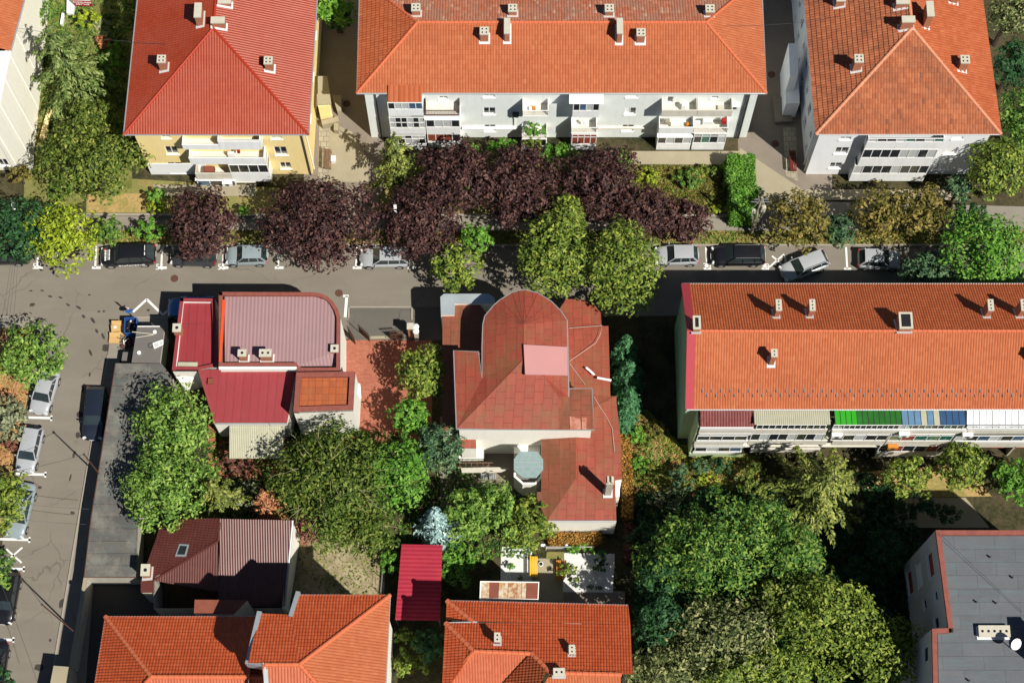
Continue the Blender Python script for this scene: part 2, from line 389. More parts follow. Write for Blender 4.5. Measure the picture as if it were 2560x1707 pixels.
# verges, gardens, yards (each a sheet a few mm above the one below)
ground('dry_garden', cv(S_, [(-80, 815), (98, 815), (76, 960), (60, 1040), (20, 1250), (0, 1330), (-80, 1500)]), M['dry'], .004)
ground('grass_verge', cv(S_, [(-120, 560), (2700, 560), (2700, 616), (-120, 616)]), M['verge'], .004)
ground('garden', cv(S_, [(215, 440), (700, 470), (700, 545), (215, 545)]), M['verge'], .004)
ground('front_lawn', cv(S_, [(900, 400), (1850, 412), (1840, 545), (900, 545)]), M['verge'], .004)
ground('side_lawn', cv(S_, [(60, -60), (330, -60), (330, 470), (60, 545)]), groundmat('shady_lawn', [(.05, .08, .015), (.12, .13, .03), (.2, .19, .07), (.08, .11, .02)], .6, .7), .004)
ground('back_garden', cv(S_, [(1555, 1020), (1620, 1025), (1700, 1110), (1900, 1140), (1900, 1235), (1560, 1300)]), M['verge'], .004)
ground('courtyard_garden', cv(S_, [(2150, 1180), (2400, 1160), (2480, 1240), (2180, 1245)]), M['dry'], .004)
ground('yard', cv(S_, [(730, 1320), (965, 1330), (960, 1500), (730, 1500)]), M['yard'], .004)
ground('brick_patio', cv(S_, [(520, 1050), (720, 1050), (720, 1200), (520, 1200)]), M['brickpave'], .004)
ground('brick_driveway', cv(S_, [(850, 848), (1080, 842), (1080, 1110), (860, 1110)]), M['brickpave'], .008)
ground('courtyard', cv(S_, [(1100, 1040), (1360, 1040), (1360, 1290), (1100, 1290)]), M['alley'], .004)
# road
road = ground('road', cv(S_, [(-400, 613), (2900, 612), (2900, 780), (1560, 790), (872, 776), (640, 800), (340, 793), (275, 880), (228, 1120), (163, 1540), (100, 1900), (-260, 1900), (-5, 1420),
                              (24, 1250), (66, 1040), (76, 940), (90, 830), (98, 811), (92, 800), (73, 794), (0, 793), (-400, 790)]), M['asphalt'], .012)
ground('forecourt', cv(S_, [(872, 767), (1110, 767), (1110, 850), (872, 850)]), asphalt('forecourt_asphalt', (.125, .115, .1)), .016)
ground('parking_apron', cv(S_, [(560, 700), (872, 760), (872, 850), (560, 850)]), M['asphalt'], .008)
# pavements with a real kerb step
ground('pavement', cv(S_, [(-120, 541), (1900, 545), (1900, 577), (-120, 574)]), M['pave'], .13, kerb=.14)
ground('pavement', cv(S_, [(1900, 500), (2700, 520), (2700, 575), (1900, 577)]), M['pave'], .13, kerb=.14)
ground('pavement', cv(S_, [(340, 795), (275, 880), (228, 1120), (140, 1637), (95, 1900), (200, 1900), (258, 1120), (300, 900), (420, 850), (420, 795)]), M['pave'], .12, kerb=.13)
ground('pavement', cv(S_, [(-300, 794), (70, 796), (88, 803), (94, 818), (-300, 822)]), M['pave'], .12, kerb=.13)
def strip(name, px, w_, z, mat, dz, parent=None):
    m = MB(); pts = [P(p, 0) for p in px]
    for a, b in zip(pts, pts[1:]):
        d = (b - a).normalized(); n = Vector((-d.y, d.x, 0)) * w_ / 2
        m.slab([Vector((q.x, q.y, z)) for q in (a - n, b - n, b + n, a + n)], dz)
    o = m.build(name, mat, parent)
    if not parent: o['kind'] = 'structure'
    return o
strip('kerb', cv(S_, [(-100, 614.5), (2700, 613.5)]), .16, .14, M['kerb'], .15)
strip('kerb', cv(S_, [(-100, 540), (1890, 543)]), .2, .42, M['kerb'], .43)
strip('kerb', cv(S_, [(-200, 793), (68, 794), (84, 800), (92, 810), (95, 822)]), .14, .135, M['kerb'], .15)
strip('kerb', cv(S_, [(420, 794), (338, 794), (304, 828), (278, 865), (270, 895), (228, 1120), (140, 1637), (95, 1900)]), .16, .135, M['kerb'], .15)
strip('kerb', cv(S_, [(872, 795), (872, 768), (1030, 768), (1030, 800)]), .14, .1, M['kerb'], .1)
# alleys between the blocks
ground('alley', cv(S_, [(740, -60), (960, -60), (960, 470), (930, 545), (760, 545), (760, 300)]), M['alley'], .016)
ground('alley', cv(S_, [(1830, -60), (2080, -60), (2080, 500), (1880, 545), (1850, 500)]), M['alley'], .016)
ground('sunlit_corner', cv(S_, [(815, 300), (880, 330), (920, 400), (920, 455), (815, 455)]), M['conc'], .022)  # sunlit part of the alley painted as paler concrete
ground('sunlit_corner', cv(S_, [(1850, 370), (2000, 470), (2000, 545), (1850, 545)]), M['conc'], .022)  # paler concrete painted for the sun, cut along the shadow's edge
ground('terrace', cv(S_, [(1575, 378), (1850, 378), (1850, 412), (1575, 410)]), M['conc'], .22, kerb=.25)
ground('terrace', cv(S_, [(380, 462), (640, 462), (640, 490), (400, 490)]), M['conc'], .12, kerb=.15)
ground('terrace', cv(S_, [(2000, 474), (2400, 474), (2400, 500), (2000, 500)]), M['conc'], .12, kerb=.15)
ground('garden_path', cv(q3, [(1080, 240), (1430, 240), (1430, 700), (1080, 700)]), M['conc'], .006)
ground('garden_path', cv(q3, [(700, 480), (2100, 600), (2100, 740), (700, 740)]), M['alley'], .003)
gr = ground('gravel_bed', cv(q3, [(755, 110), (1090, 120), (1085, 490), (745, 490)]), M['gravel'], .010, None); gr['kind'] = 'stuff'
gr = ground('gravel_bed', cv(q3, [(1435, 180), (1990, 190), (1970, 612), (1425, 604)]), M['gravel'], .010, None); gr['kind'] = 'stuff'
props(gr, 'white gravel bed with dark plants, half in shade', 'gravel')
ground('paved_path', cv(c4, [(1000, 330), (1480, 330), (1640, 530), (1000, 530)]), M['conc'], .008)
ground('lawn_patch', cv(q3, [(1250, 170), (1440, 170), (1440, 250), (1240, 250)]), M['verge'], .012)
# painted bay markings: parts of the road
def mark(pts, w_=.14):
    return strip('bay_marking', pts, w_, .017, M['paint'], .003, road)
for x in (93, 238, 403, 557, 695, 890, 1026): mark([(x + 3, 616), (x, 669)], .16); mark([(x - 8, 669.5), (x + 14, 669.5)], .22)
for x in (1770, 1915, 2120): mark([(x - 5, 618), (x - 2, 672)], .16); mark([(x - 10, 672), (x + 8, 672)], .18)
mark([(1923, 668), (1960, 636)]); mark([(1930, 640), (1958, 664)]); mark([(1962, 640), (1966, 668)])
for x, y in ((95, 1043), (80, 1184), (40, 1347), (26, 1420), (0, 1597)):
    mark([(x - 40, y), (x + 36, y + 2)], .2); mark([(x + 34, y - 5), (x + 33, y + 9)], .16)
mark([(16, 1372), (54, 1406)]); mark([(56, 1368), (14, 1404)])
mark(cv(b1, [(915, 605), (1010, 518), (1120, 625), (1165, 590)]), .2)
mark([(867, 740), (863, 793)], .24); mark([(858, 740), (872, 740)], .2)
# stencilled bay numbers beside the lines
def bay_number(txt, px, size=.75, rz=0.0):
    cu = bpy.data.curves.new('bay_number', 'FONT'); cu.body = txt; cu.size = size; cu.materials.append(M['paint'])
    ob = bpy.data.objects.new('bay_number', cu); COL.objects.link(ob)
    dg = bpy.context.evaluated_depsgraph_get(); me = bpy.data.meshes.new_from_object(ob.evaluated_get(dg))
    bpy.data.objects.remove(ob); mo = bpy.data.objects.new('bay_number', me); COL.objects.link(mo); mo.parent = road
    p = P(px, .018); mo.location = p; mo.rotation_euler = (0, 0, rz)
for t_, p_ in (('39', (1757, 672)), ('38', (1902, 673)), ('58', (80, 672)), ('56', (388, 674)), ('55', (543, 674))): bay_number(t_, p_)
def manhole(p, h, r=.33):
    m = MB(); c = P(p, h); m.tube([c, c + Vector((0, 0, .012))], r, 16)
    o = m.build('manhole_cover', M['rust']); return o
for k, (p, lab) in enumerate(((b1(1200, 375), 'round iron manhole cover in the road below the parked cars'), (b2(570, 475), 'round iron manhole cover by the rounded corner of the pink roof'),
               (a2(625, 715), 'manhole cover in the shaded alley beside the yellow block'), (a4(215, 990), 'manhole cover in the shaded alley nearest the white block corner'), (a4(190, 515), 'manhole cover further up the shaded alley by the white block'))):
    props(manhole(p, .024), lab, 'manhole cover', 'manhole covers')

# ------------------------------------------------------------------ roof and wall tools
def tile_geo(poly, pu, pv, amp, step, nsub=4, flip_axis=False, sharp=True, org=None):
    poly = [Vector(p) for p in poly]
    n = Vector((0, 0, 0))
    for i in range(len(poly)):
        a, b = poly[i], poly[(i + 1) % len(poly)]
        n += Vector(((a.y - b.y) * (a.z + b.z), (a.z - b.z) * (a.x + b.x), (a.x - b.x) * (a.y + b.y)))
    n.normalize()
    if n.z < 0: n = -n; poly = poly[::-1]
    o = Vector(org) if org is not None else poly[0]
    if abs(n.z) > .99995: eu = (poly[1] - poly[0]).normalized(); eu.z = 0
    else: eu = Vector((-n.y, n.x, 0)).normalized()          # along the eave
    ev = n.cross(eu)
    if flip_axis: eu, ev = ev, -eu
    q = [((p - o).dot(eu), (p - o).dot(ev)) for p in poly]
    us, vs = [a for a, _ in q], [b for _, b in q]
    v0 = min(vs) if org is None else math.floor(min(vs) / pv) * pv; u0 = math.floor(min(us) / pu) * pu
    nu = int(math.ceil((max(us) - u0) / pu)) * nsub + 1; nv = max(1, int(math.ceil((max(vs) - v0) / pv)))
    ug = u0 + np.arange(nu) * pu / nsub
    fr = (np.arange(nu) % nsub) / nsub
    prof = amp * (np.abs(np.sin(np.pi * fr)) if sharp else (.5 - .5 * np.cos(2 * np.pi * fr)))
    rows_v, rows_s = [], []
    for k in range(nv):
        rows_v += [v0 + k * pv + .002, v0 + (k + 1) * pv - .002]; rows_s += [step, 0.0]
    rows_v = np.array(rows_v); rows_s = np.array(rows_s)
    U, V = np.meshgrid(ug, rows_v); W = prof[None, :] + rows_s[:, None]
    EU, EV, N, O = (np.array(t) for t in (eu, ev, n, o))
    co = O + U[..., None] * EU + V[..., None] * EV + W[..., None] * N
    nr = len(rows_v); idx = np.arange(nr * nu).reshape(nr, nu)
    faces = np.stack([idx[:-1, :-1], idx[:-1, 1:], idx[1:, 1:], idx[1:, :-1]], -1).reshape(-1, 4)
    me = bpy.data.meshes.new('tmp'); me.from_pydata(co.reshape(-1, 3).tolist(), [], faces.tolist())
    bm = bmesh.new(); bm.from_mesh(me); bpy.data.meshes.remove(me)
    m = len(poly)
    for i in range(m):
        a, b = poly[i], poly[(i + 1) % m]
        pn = (b - a).cross(n).normalized()
        bmesh.ops.bisect_plane(bm, geom=bm.verts[:] + bm.edges[:] + bm.faces[:], plane_co=a, plane_no=pn, clear_outer=True, dist=1e-5)
    uvl = bm.loops.layers.uv.new('UVMap')
    for f in bm.faces:
        c = f.calc_center_median(); cu = math.floor(((c - o).dot(eu) - u0) / pu) + .5; cvv = math.floor(((c - o).dot(ev) - v0) / pv) + .5
        for l in f.loops: l[uvl].uv = (cu, cvv)
    return bm
def join_bms(name, items, parent, smooth=False):
    """items: (bmesh, material); one mesh object with a slot per material"""
    mats = []; allv = []; allf = []; mi = []; uvs = []
    off = root_loc(parent)
    for bm, mt in items:
        if mt not in mats: mats.append(mt)
        k = mats.index(mt); b = len(allv); bm.verts.index_update()
        allv += [tuple(v.co - off) for v in bm.verts]; ul = bm.loops.layers.uv.active
        for f in bm.faces:
            allf.append([b + v.index for v in f.verts]); mi.append(k)
            uvs += [tuple(l[ul].uv) for l in f.loops]
        bm.free()
    me = bpy.data.meshes.new(name); me.from_pydata(allv, [], allf)
    for mt in mats: me.materials.append(mt)
    me.polygons.foreach_set('material_index', mi)
    if smooth: me.polygons.foreach_set('use_smooth', [True] * len(allf))
    ul = me.uv_layers.new(name='UVMap'); ul.data.foreach_set('uv', [c for u in uvs for c in u]); me.update()
    o = bpy.data.objects.new(name, me); COL.objects.link(o); o.parent = parent
    return o
def sheet_geo(polys, udir=(0, 1, 0), dz=.1):
    """flat metal surfaces with thickness; UV in metres along udir / across it"""
    bm = bmesh.new(); ul = bm.loops.layers.uv.new('UVMap'); u = Vector(udir).normalized(); v = Vector((-u.y, u.x, 0))
    for pts in polys:
        pts = [Vector(p) for p in pts]; n = len(pts)
        a = sum(pts[i].x * pts[(i + 1) % n].y - pts[(i + 1) % n].x * pts[i].y for i in range(n))
        if a < 0: pts = pts[::-1]
        top = [bm.verts.new(p) for p in pts]; bot = [bm.verts.new(p - Vector((0, 0, dz))) for p in pts]
        fs = [bm.faces.new(top), bm.faces.new(bot[::-1])] + [bm.faces.new([top[i], bot[i], bot[(i + 1) % n], top[(i + 1) % n]]) for i in range(n)]
        for f in fs:
            for l in f.loops: l[ul].uv = (l.vert.co.dot(u), l.vert.co.dot(v) + l.vert.co.z * .3)
    bm.normal_update(); tri = [f for f in bm.faces if len(f.verts) > 4]
    if tri: bmesh.ops.triangulate(bm, faces=tri)
    return bm
def caps(name, lines, r, mat, parent, seg=.38, lift=.02):
    for a, b in lines:
        m = MB(); a, b = Vector(a), Vector(b); L = (b - a).length; n = max(1, int(L / seg)); d = (b - a) / n
        for i in range(n):
            p = a + d * i + Vector((0, 0, lift)); m.tube([p, p + d * 1.04], [r * 1.12, r * .9], 8)
        m.build(name, mat, parent)
def plane3(a, b, c):
    n = (b - a).cross(c - a).normalized()
    return (a, n if n.z > 0 else -n)
def chimney(bld, pl, px_base, px_cap, sx, sy, nx=2, ny=2, rz=0.0, mat='brickc', holes=True, flash=True, hmin=.5, capm='capc'):
    b = on_plane(px_base, *pl); f = Vector((math.sin(rz) * -1, math.cos(rz), 0))
    c = b + f * sy / 2
    zt = max(z_at((c.x, c.y), px_cap[1]), b.z + hmin)
    m = MB(); m.box((c.x, c.y, b.z - 1.2), sx, sy, zt - .14 - b.z + 1.2, rz); ch = m.build('chimney', M[mat], bld)
    m = MB(); m.box((c.x, c.y, zt - .14), sx + .1, sy + .1, .14, rz); m.build('chimney_cap', M[capm], ch)
    if holes:
        r = min(sx / nx, sy / ny) * .24
        for i in range(nx):
            for j in range(ny):
                x = (i + .5) / nx * sx - sx / 2; y = (j + .5) / ny * sy - sy / 2
                q = Vector((c.x + x * math.cos(rz) - y * math.sin(rz), c.y + x * math.sin(rz) + y * math.cos(rz), zt - .04))
                m = MB(); m.tube([q, q + Vector((0, 0, .044))], r, 8); m.build('flue', M['dark'], ch)  # raised dark disc painted for the shade inside a flue
    if flash:
        n = pl[1]; m = MB(); pts = []
        for x, y in ((-1, -1), (1, -1), (1, 1), (-1, 1)):
            X, Y = x * (sx / 2 + .13), y * (sy / 2 + .12) - .06
            q = Vector((c.x + X * math.cos(rz) - Y * math.sin(rz), c.y + X * math.sin(rz) + Y * math.cos(rz), 0))
            q.z = pl[0].z - (n.x * (q.x - pl[0].x) + n.y * (q.y - pl[0].y)) / n.z + .085; pts.append(q)
        m.slab(pts, .08); m.build('flashing', M['flash'], ch)
    return ch
class Wall:
    def __init__(s, a, b, z0, z1):      # a -> b seen from outside left to right
        s.o = Vector((a[0], a[1], 0)); d = Vector((b[0] - a[0], b[1] - a[1], 0)); s.L = d.length; s.eu = d.normalized()
        s.n = Vector((s.eu.y, -s.eu.x, 0)); s.z0, s.z1 = z0, z1; s.open = []
    def off(s, d):
        w_ = Wall((0, 0), (1, 0), s.z0, s.z1); w_.o = s.o + s.n * d; w_.eu = s.eu; w_.n = s.n; w_.L = s.L; w_.open = []
        return w_
    def uz(s, p):
        q = on_plane(p, s.o, s.n); return (q - s.o).dot(s.eu), q.z
    def rect(s, f, x0, y0, x1, y1):
        cx, cy = (x0 + x1) / 2, (y0 + y1) / 2
        u0, u1 = s.uz(f(x0, cy))[0], s.uz(f(x1, cy))[0]; za, zb = s.uz(f(cx, y1))[1], s.uz(f(cx, y0))[1]
        return u0, za, u1, zb
    def pt(s, u, z, d=0): return s.o + s.eu * u + s.n * d + Vector((0, 0, z))
    def face(s, m, mi=0):
        us = sorted({0.0, s.L} | {round(c, 4) for o in s.open for c in (o[0], o[2]) if 0 < c < s.L})
        zs = sorted({s.z0, s.z1} | {round(c, 4) for o in s.open for c in (o[1], o[3]) if s.z0 < c < s.z1})
        for i in range(len(us) - 1):
            for j in range(len(zs) - 1):
                cu, cz = (us[i] + us[i + 1]) / 2, (zs[j] + zs[j + 1]) / 2
                if any(o[0] < cu < o[2] and o[1] < cz < o[3] for o in s.open): continue
                m.poly([s.pt(us[i], zs[j]), s.pt(us[i + 1], zs[j]), s.pt(us[i + 1], zs[j + 1]), s.pt(us[i], zs[j + 1])], mi)
        D = -.2
        for u0, z0, u1, z1 in s.open:
            u0, u1 = max(0, u0), min(s.L, u1); z0, z1 = max(s.z0, z0), min(s.z1, z1)
            m.poly([s.pt(u0, z0), s.pt(u1, z0), s.pt(u1, z0, D), s.pt(u0, z0, D)], mi); m.poly([s.pt(u1, z1), s.pt(u0, z1), s.pt(u0, z1, D), s.pt(u1, z1, D)], mi)
            m.poly([s.pt(u0, z1), s.pt(u0, z0), s.pt(u0, z0, D), s.pt(u0, z1, D)], mi); m.poly([s.pt(u1, z0), s.pt(u1, z1), s.pt(u1, z1, D), s.pt(u1, z0, D)], mi)
def glazing(parent, W, r, nx=2, nz=1, d=-.1, fw=.06, panes=('glass',), name='window', sill=None, frame='frame', split=None):
    u0, z0, u1, z1 = r
    if u1 - u0 < .1 or z1 - z0 < .1: return None
    m = MB(); t = .03
    def bar(a, b, c, e): m.obox(W.o, W.eu, W.n, a, b, d - t, d + t, c, e)
    bar(u0, u1, z0, z0 + fw); bar(u0, u1, z1 - fw, z1); bar(u0, u0 + fw, z0 + fw, z1 - fw); bar(u1 - fw, u1, z0 + fw, z1 - fw)
    zl = [z0 + (z1 - z0) * k / nz for k in range(nz + 1)]
    if split: zl = [z0, z0 + (z1 - z0) * split, z1]
    for i in range(1, nx):
        c = u0 + (u1 - u0) * i / nx; bar(c - fw / 2, c + fw / 2, z0 + fw, z1 - fw)
    for zz in zl[1:-1]:
        for i in range(nx):
            a = u0 + (u1 - u0) * i / nx + (fw if i == 0 else fw / 2); b = u0 + (u1 - u0) * (i + 1) / nx - (fw if i == nx - 1 else fw / 2); bar(a, b, zz - fw / 2, zz + fw / 2)
    fr = m.build(name, M[frame], parent)
    m = MB(); mats = []
    for i in range(nx):
        for j in range(len(zl) - 1):
            k = panes[(i + j * nx) % len(panes)]
            if k not in mats: mats.append(k)
            a = u0 + (u1 - u0) * i / nx; b = u0 + (u1 - u0) * (i + 1) / nx
            m.poly([W.pt(a + .01, zl[j] + .01, d - .004), W.pt(b - .01, zl[j] + .01, d - .004), W.pt(b - .01, zl[j + 1] - .01, d - .004), W.pt(a + .01, zl[j + 1] - .01, d - .004)], mats.index(k))
    m.build('pane', [M[k] for k in mats], fr)
    if sill is not None:
        m = MB(); m.obox(W.o, W.eu, W.n, u0 - .06, u1 + .06, d + t, sill, z0 - .07, z0 - .005); m.build('sill', M['white'], fr)
    return fr
def window(bld, W, f, x0, y0, x1, y1, nx=2, panes=('glass',), sill=.10, split=None, frame='frame'):
    r = W.rect(f, x0, y0, x1, y1); W.open.append(r)
    return glazing(bld, W, r, nx, 1, -.12, .07, panes, 'window', sill, frame, split)
def balcony(bld, W, f, xl, xr, ytop, ypar, ybot, depth, style='open', nx=4, panes=('glass',), rail=None, pm='balc', roof=None, split=None, floor='balcgrey'):
    """one balcony on wall W, measured on its front plane; enclosed ones get glazing between ytop and ypar"""
    F = W.off(depth); ym = (ypar + ybot) / 2
    u0, u1 = F.uz(f(xl, ym))[0], F.uz(f(xr, ym))[0]; cx = (xl + xr) / 2
    zp, zb = F.uz(f(cx, ypar))[1], F.uz(f(cx, ybot))[1]
    m = MB(); m.obox(W.o, W.eu, W.n, u0 + .06, u1 - .06, .003, depth - .061, zb + .02, zb + .15)
    b = m.build('balcony', M[floor], bld); pr = MB(); th = .06
    if rail:
        pr.obox(W.o, W.eu, W.n, u0, u1, depth - .05, depth, zp - .05, zp)
        for q in (u0 + .025, u1 - .025): pr.obox(W.o, W.eu, W.n, q - .025, q + .025, .003, depth - .055, zp - .05, zp)
        pr.obox(W.o, W.eu, W.n, u0, u1, depth - .05, depth, zb, zb + .17)
        n = int((u1 - u0) / .13)
        for i in range(n + 1):
            q = u0 + .02 + (u1 - u0 - .04) * i / n; pr.obox(W.o, W.eu, W.n, q - .012, q + .012, depth - .04, depth - .015, zb + .17, zp - .05)
        for k in (0, 1):
            q = (u0, u1 - .04)[k]; pr.obox(W.o, W.eu, W.n, q, q + .04, .003, depth - .055, zb, zp - .06)
    else:
        pr.obox(W.o, W.eu, W.n, u0, u1, depth - th, depth, zb, zp)
        pr.obox(W.o, W.eu, W.n, u0, u0 + th, .003, depth - th - .003, zb, zp); pr.obox(W.o, W.eu, W.n, u1 - th, u1, .003, depth - th - .003, zb, zp)
        pr.obox(W.o, W.eu, W.n, u0 - .02, u1 + .02, depth - th - .01, depth + .004, zp + .001, zp + .04)
    pr.build('railing' if rail else 'parapet', M[pm if not rail else rail], b)
    if style == 'glazed':
        zt = min(F.uz(f(cx, ytop))[1], W.z1 - .12)
        glazing(b, F, (u0, zp + .045, u1, zt), nx, 1, -.032, .07, panes, 'glazing', None, 'frame', split)
        for q, s_ in ((u0, 1), (u1, -1)):
            sw = Wall(tuple((W.pt(q, 0, .004 if s_ > 0 else depth - .09))[:2]), tuple((W.pt(q, 0, depth - .09 if s_ > 0 else .004))[:2]), 0, 9)
            sw.n = W.eu * (-s_); glazing(b, sw, (0, zp + .045, sw.L, zt), 1, 1, -.04, .06, panes[:1], 'side_glazing')
        if roof:
            m = MB(); m.obox(W.o, W.eu, W.n, u0 - .08, u1 + .08, .003, depth + .1, zt + .003, zt + .1); m.build('balcony_roof', M[roof], b)
    return b, F, (u0, zb, u1, zp)
def gutter(bld, pts, r=.08):
    m = MB(); m.tube(pts, r, 8); return m.build('gutter', M['gutter'], bld)
def downpipe(bld, W, u, z0, z1, mat='pipe', d=.1):
    m = MB(); m.tube([W.pt(u, z0, d), W.pt(u, z1, d)], .06, 8); return m.build('downpipe', M[mat], bld)
def soffit(bld, pts, mat='white', dz=.14):
    m = MB(); m.slab([Vector(p) - Vector((0, 0, .03)) for p in pts], dz); return m.build('eaves', M[mat], bld)
def inset(cs, d):
    """corners SW, SE, NE, NW of a near rectangle moved inwards"""
    c = sum((Vector(p) for p in cs), Vector((0, 0, 0))) / 4; out = []
    n = len(cs)
    for i in range(n):
        a, b, e = Vector(cs[i - 1]), Vector(cs[i]), Vector(cs[(i + 1) % n])
        u, v = (a - b).normalized(), (e - b).normalized(); s = max(.2, abs(u.cross(v).z))
        out.append(b + (u + v) * d / s)
    return out
def shell(bld, walls, mats, name='wall'):
    m = MB()
    for i, W in enumerate(walls): W.face(m, getattr(W, 'mi', 0))
    return m.build(name, mats, bld)
def mass(bld, px_pts, h, wall, name='wall', z0=0.0):
    m = MB(); pts = [Vector(p) for p in px_pts]; n = len(pts)
    a = sum(pts[i].x * pts[(i + 1) % n].y - pts[(i + 1) % n].x * pts[i].y for i in range(n))
    if a < 0: pts = pts[::-1]
    for i in range(n):
        p, q = pts[i], pts[(i + 1) % n]
        m.poly([(p.x, p.y, z0), (q.x, q.y, z0), q, p])
    return m.build(name, wall, bld)
# ------------------------------------------------------------------ apartment blocks
def zup(v, z): return Vector((v[0], v[1], z))
def hip_block(name, label, cat, A, B, Wd, Ed, Ln, he, hr, D, ov, wmats, tiles, capm, cap_r=.13, pu=.24, pv=.36, amp=.045, step=.035, loc=None):
    """A, B = SW, SE eave corners; Wd, Ed = unit directions of the side eaves; D = ridge setback; tiles = dict S,W,E,N -> material"""
    NW, NE = A + Wd * Ln, B + Ed * Ln
    c = (A + B + NW + NE) / 4
    bld = thing(name, label, cat, (c.x, c.y, 0))
    return bld, NW, NE
# --- yellow block (top, left of centre) ---------------------------------------------------------
he = 9.1; A, B = P(a1(850, 922), he), P(a2(362, 935), he); B.y = A.y = (A.y + B.y) / 2
wd = (P(a1(945, 0), he) - A).normalized(); ed = (P(a2(420, 0), he) - B).normalized(); Ln = 26.0
NW, NE = A + wd * Ln, B + ed * Ln
ap = P(a1(1467, 195), 12.3); rn = ap + (wd + ed).normalized() * (Ln - 2 * (ap.y - A.y)); rn.z = 12.3
bld = thing('apartment_block', 'yellow rendered apartment block with red ribbed metal roof and white balconies', 'building', ((A.x + B.x) / 2, A.y + 13, 0))
kw = dict(pu=.22, pv=.36, amp=.036, step=.02)
join_bms('roof', [(tile_geo([A, B, ap], **kw), M['t_red']), (tile_geo([B, NE, rn, ap], **kw), M['t_red']), (tile_geo([NW, A, ap, rn], **kw), M['t_red']), (tile_geo([NE, NW, rn], **kw), M['t_red'])], bld)
caps('ridge_cap', [(A, ap), (B, ap), (ap, rn)], .11, M['capred'], bld)
soffit(bld, [A, B, NE, NW]); gutter(bld, [NW, A, B, NE])
pS, pW, pE = plane3(A, B, ap), plane3(NW, A, ap), plane3(B, NE, ap)
chimney(bld, pW, a1(1130, 488), a1(1115, 405), .62, .62); chimney(bld, pE, a1(1857, 492), a1(1840, 415), .62, .62)
chimney(bld, pE, a1(1508, 196), a1(1497, 138), 1.05, .5, holes=False); chimney(bld, pW, a1(1378, 182), a1(1366, 70), .5, 1.25, holes=False)
chimney(bld, pE, a1(1548, 45), a1(1515, 5), 1.0, .45, holes=False)
Ai, Bi, NEi, NWi = inset([A, B, NE, NW], .6)
wS, wE, wN, wW = Wall(Ai, Bi, 0, he - .16), Wall(Bi, NEi, 0, he - .16), Wall(NEi, NWi, 0, he - .16), Wall(NWi, Ai, 0, he - .16)
for r in ((1137, 1008, 1222, 1060), (1160, 1118, 1262, 1190), (1200, 1215, 1310, 1262)): window(bld, wS, a1, *r)
for r in ((125, 1010, 212, 1066), (165, 1118, 240, 1160)): window(bld, wS, a2, *r)
window(bld, wS, a1, 1108, 935, 1172, 952); window(bld, wS, a2, 100, 938, 178, 955)
balcony(bld, wS, f2, 710, 1600, 40, 195, 245, .95, 'open'); balcony(bld, wS, f2, 1120, 1598, 96, 160, 240, .98, 'glazed', 4)
balcony(bld, wS, f2, 790, 1640, 200, 345, 412, 1.15, 'open')
balcony(bld, wS, f2, 865, 1265, 400, 518, 590, 1.15, 'open', pm='balcgrey'); balcony(bld, wS, f2, 1268, 1705, 420, 512, 605, 1.15, 'glazed', 4)
balcony(bld, wS, f2, 905, 1335, 590, 668, 740, 1.15, 'glazed', 3, ('glassb', 'glass', 'glass'), roof='white'); balcony(bld, wS, f2, 1340, 1560, 610, 690, 745, .9, 'glazed', 2, roof='balcgrey')
for x, y in ((420, 215), (425, 385), (445, 560)):
    pass
for (y0, y1) in ((330, 350), (440, 470), (560, 590), (700, 745)):     # entrance side
    pass
for k, (y, z) in enumerate(((3.0, 6.6), (7.0, 6.6), (11.0, 6.6), (3.0, 3.9), (7.0, 3.9), (11.0, 3.9), (15.0, 6.6))):
    r = (y, z, y + .8, z + .9); wE.open.append(r); glazing(bld, wE, r, 1, 1, -.12, .07, ('glass',), 'window', .08)
shell(bld, [wS, wE, wN, wW], [M['w_yellow']])
m = MB(); m.obox(wS.o, wS.eu, wS.n, 0, 5.0, .003, .05, 0, 2.2); m.build('plinth', M['w_white'], bld)
downpipe(bld, wS, wS.L - .15, 0, 8.9); downpipe(bld, wE, .5, 0, 8.9, 'w_cream')
m = MB(); pp = P(a2(455, 620), 3.0); m.slab([P(a2(425, 525), 3.2), P(a2(490, 525), 3.2), P(a2(518, 716), 3.2), P(a2(425, 720), 3.2)], .18); m.build('entrance_canopy', M['conc'], bld)
m = MB(); m.slab([P(a2(428, 722), 3.0), P(a2(512, 722), 3.0), P(a2(500, 730), 3.0), P(a2(428, 735), 3.0)], 3.0); m.build('entrance_wall', M['w_yellow'], bld)
wS2 = wS
# --- long pale block (top centre) ------------------------------------------------------------------
he = 9.5; A, B = P(a2(692, 645), he), P(a3(1752, 645), he); B.y = A.y = (A.y + B.y) / 2
r1, r2 = P(a2(1110, 158), he + 2.15), P(a3(1336, 152), he + 2.15); r1.y = r2.y = (r1.y + r2.y) / 2
dd = r1.y - A.y; NW, NE = Vector((A.x, A.y + 2 * dd, he)), Vector((B.x, B.y + 2 * dd, he))
bld = thing('apartment_block', 'long pale grey apartment block with orange tiled hip roof and stacked balconies', 'building', ((A.x + B.x) / 2, A.y + dd, 0))
kw = dict(pu=.23, pv=.40, amp=.04, step=.045)
join_bms('roof', [(tile_geo([A, B, r2, r1], **kw), M['t_orange2']), (tile_geo([B, NE, r2], **kw), M['t_orange2']), (tile_geo([NE, NW, r1, r2], **kw), M['t_lich']), (tile_geo([NW, A, r1], **kw), M['t_orange'])], bld)  # west hip in darker orange than the sunward slopes, shade put into colour
caps('ridge_cap', [(A, r1), (r1, NW), (r1, r2), (r2, B), (r2, NE)], .13, M['cap'], bld)
soffit(bld, [A, B, NE, NW]); gutter(bld, [NW, A, B, NE], .09)
pS, pN = plane3(A, B, r1), plane3(NE, NW, r1)
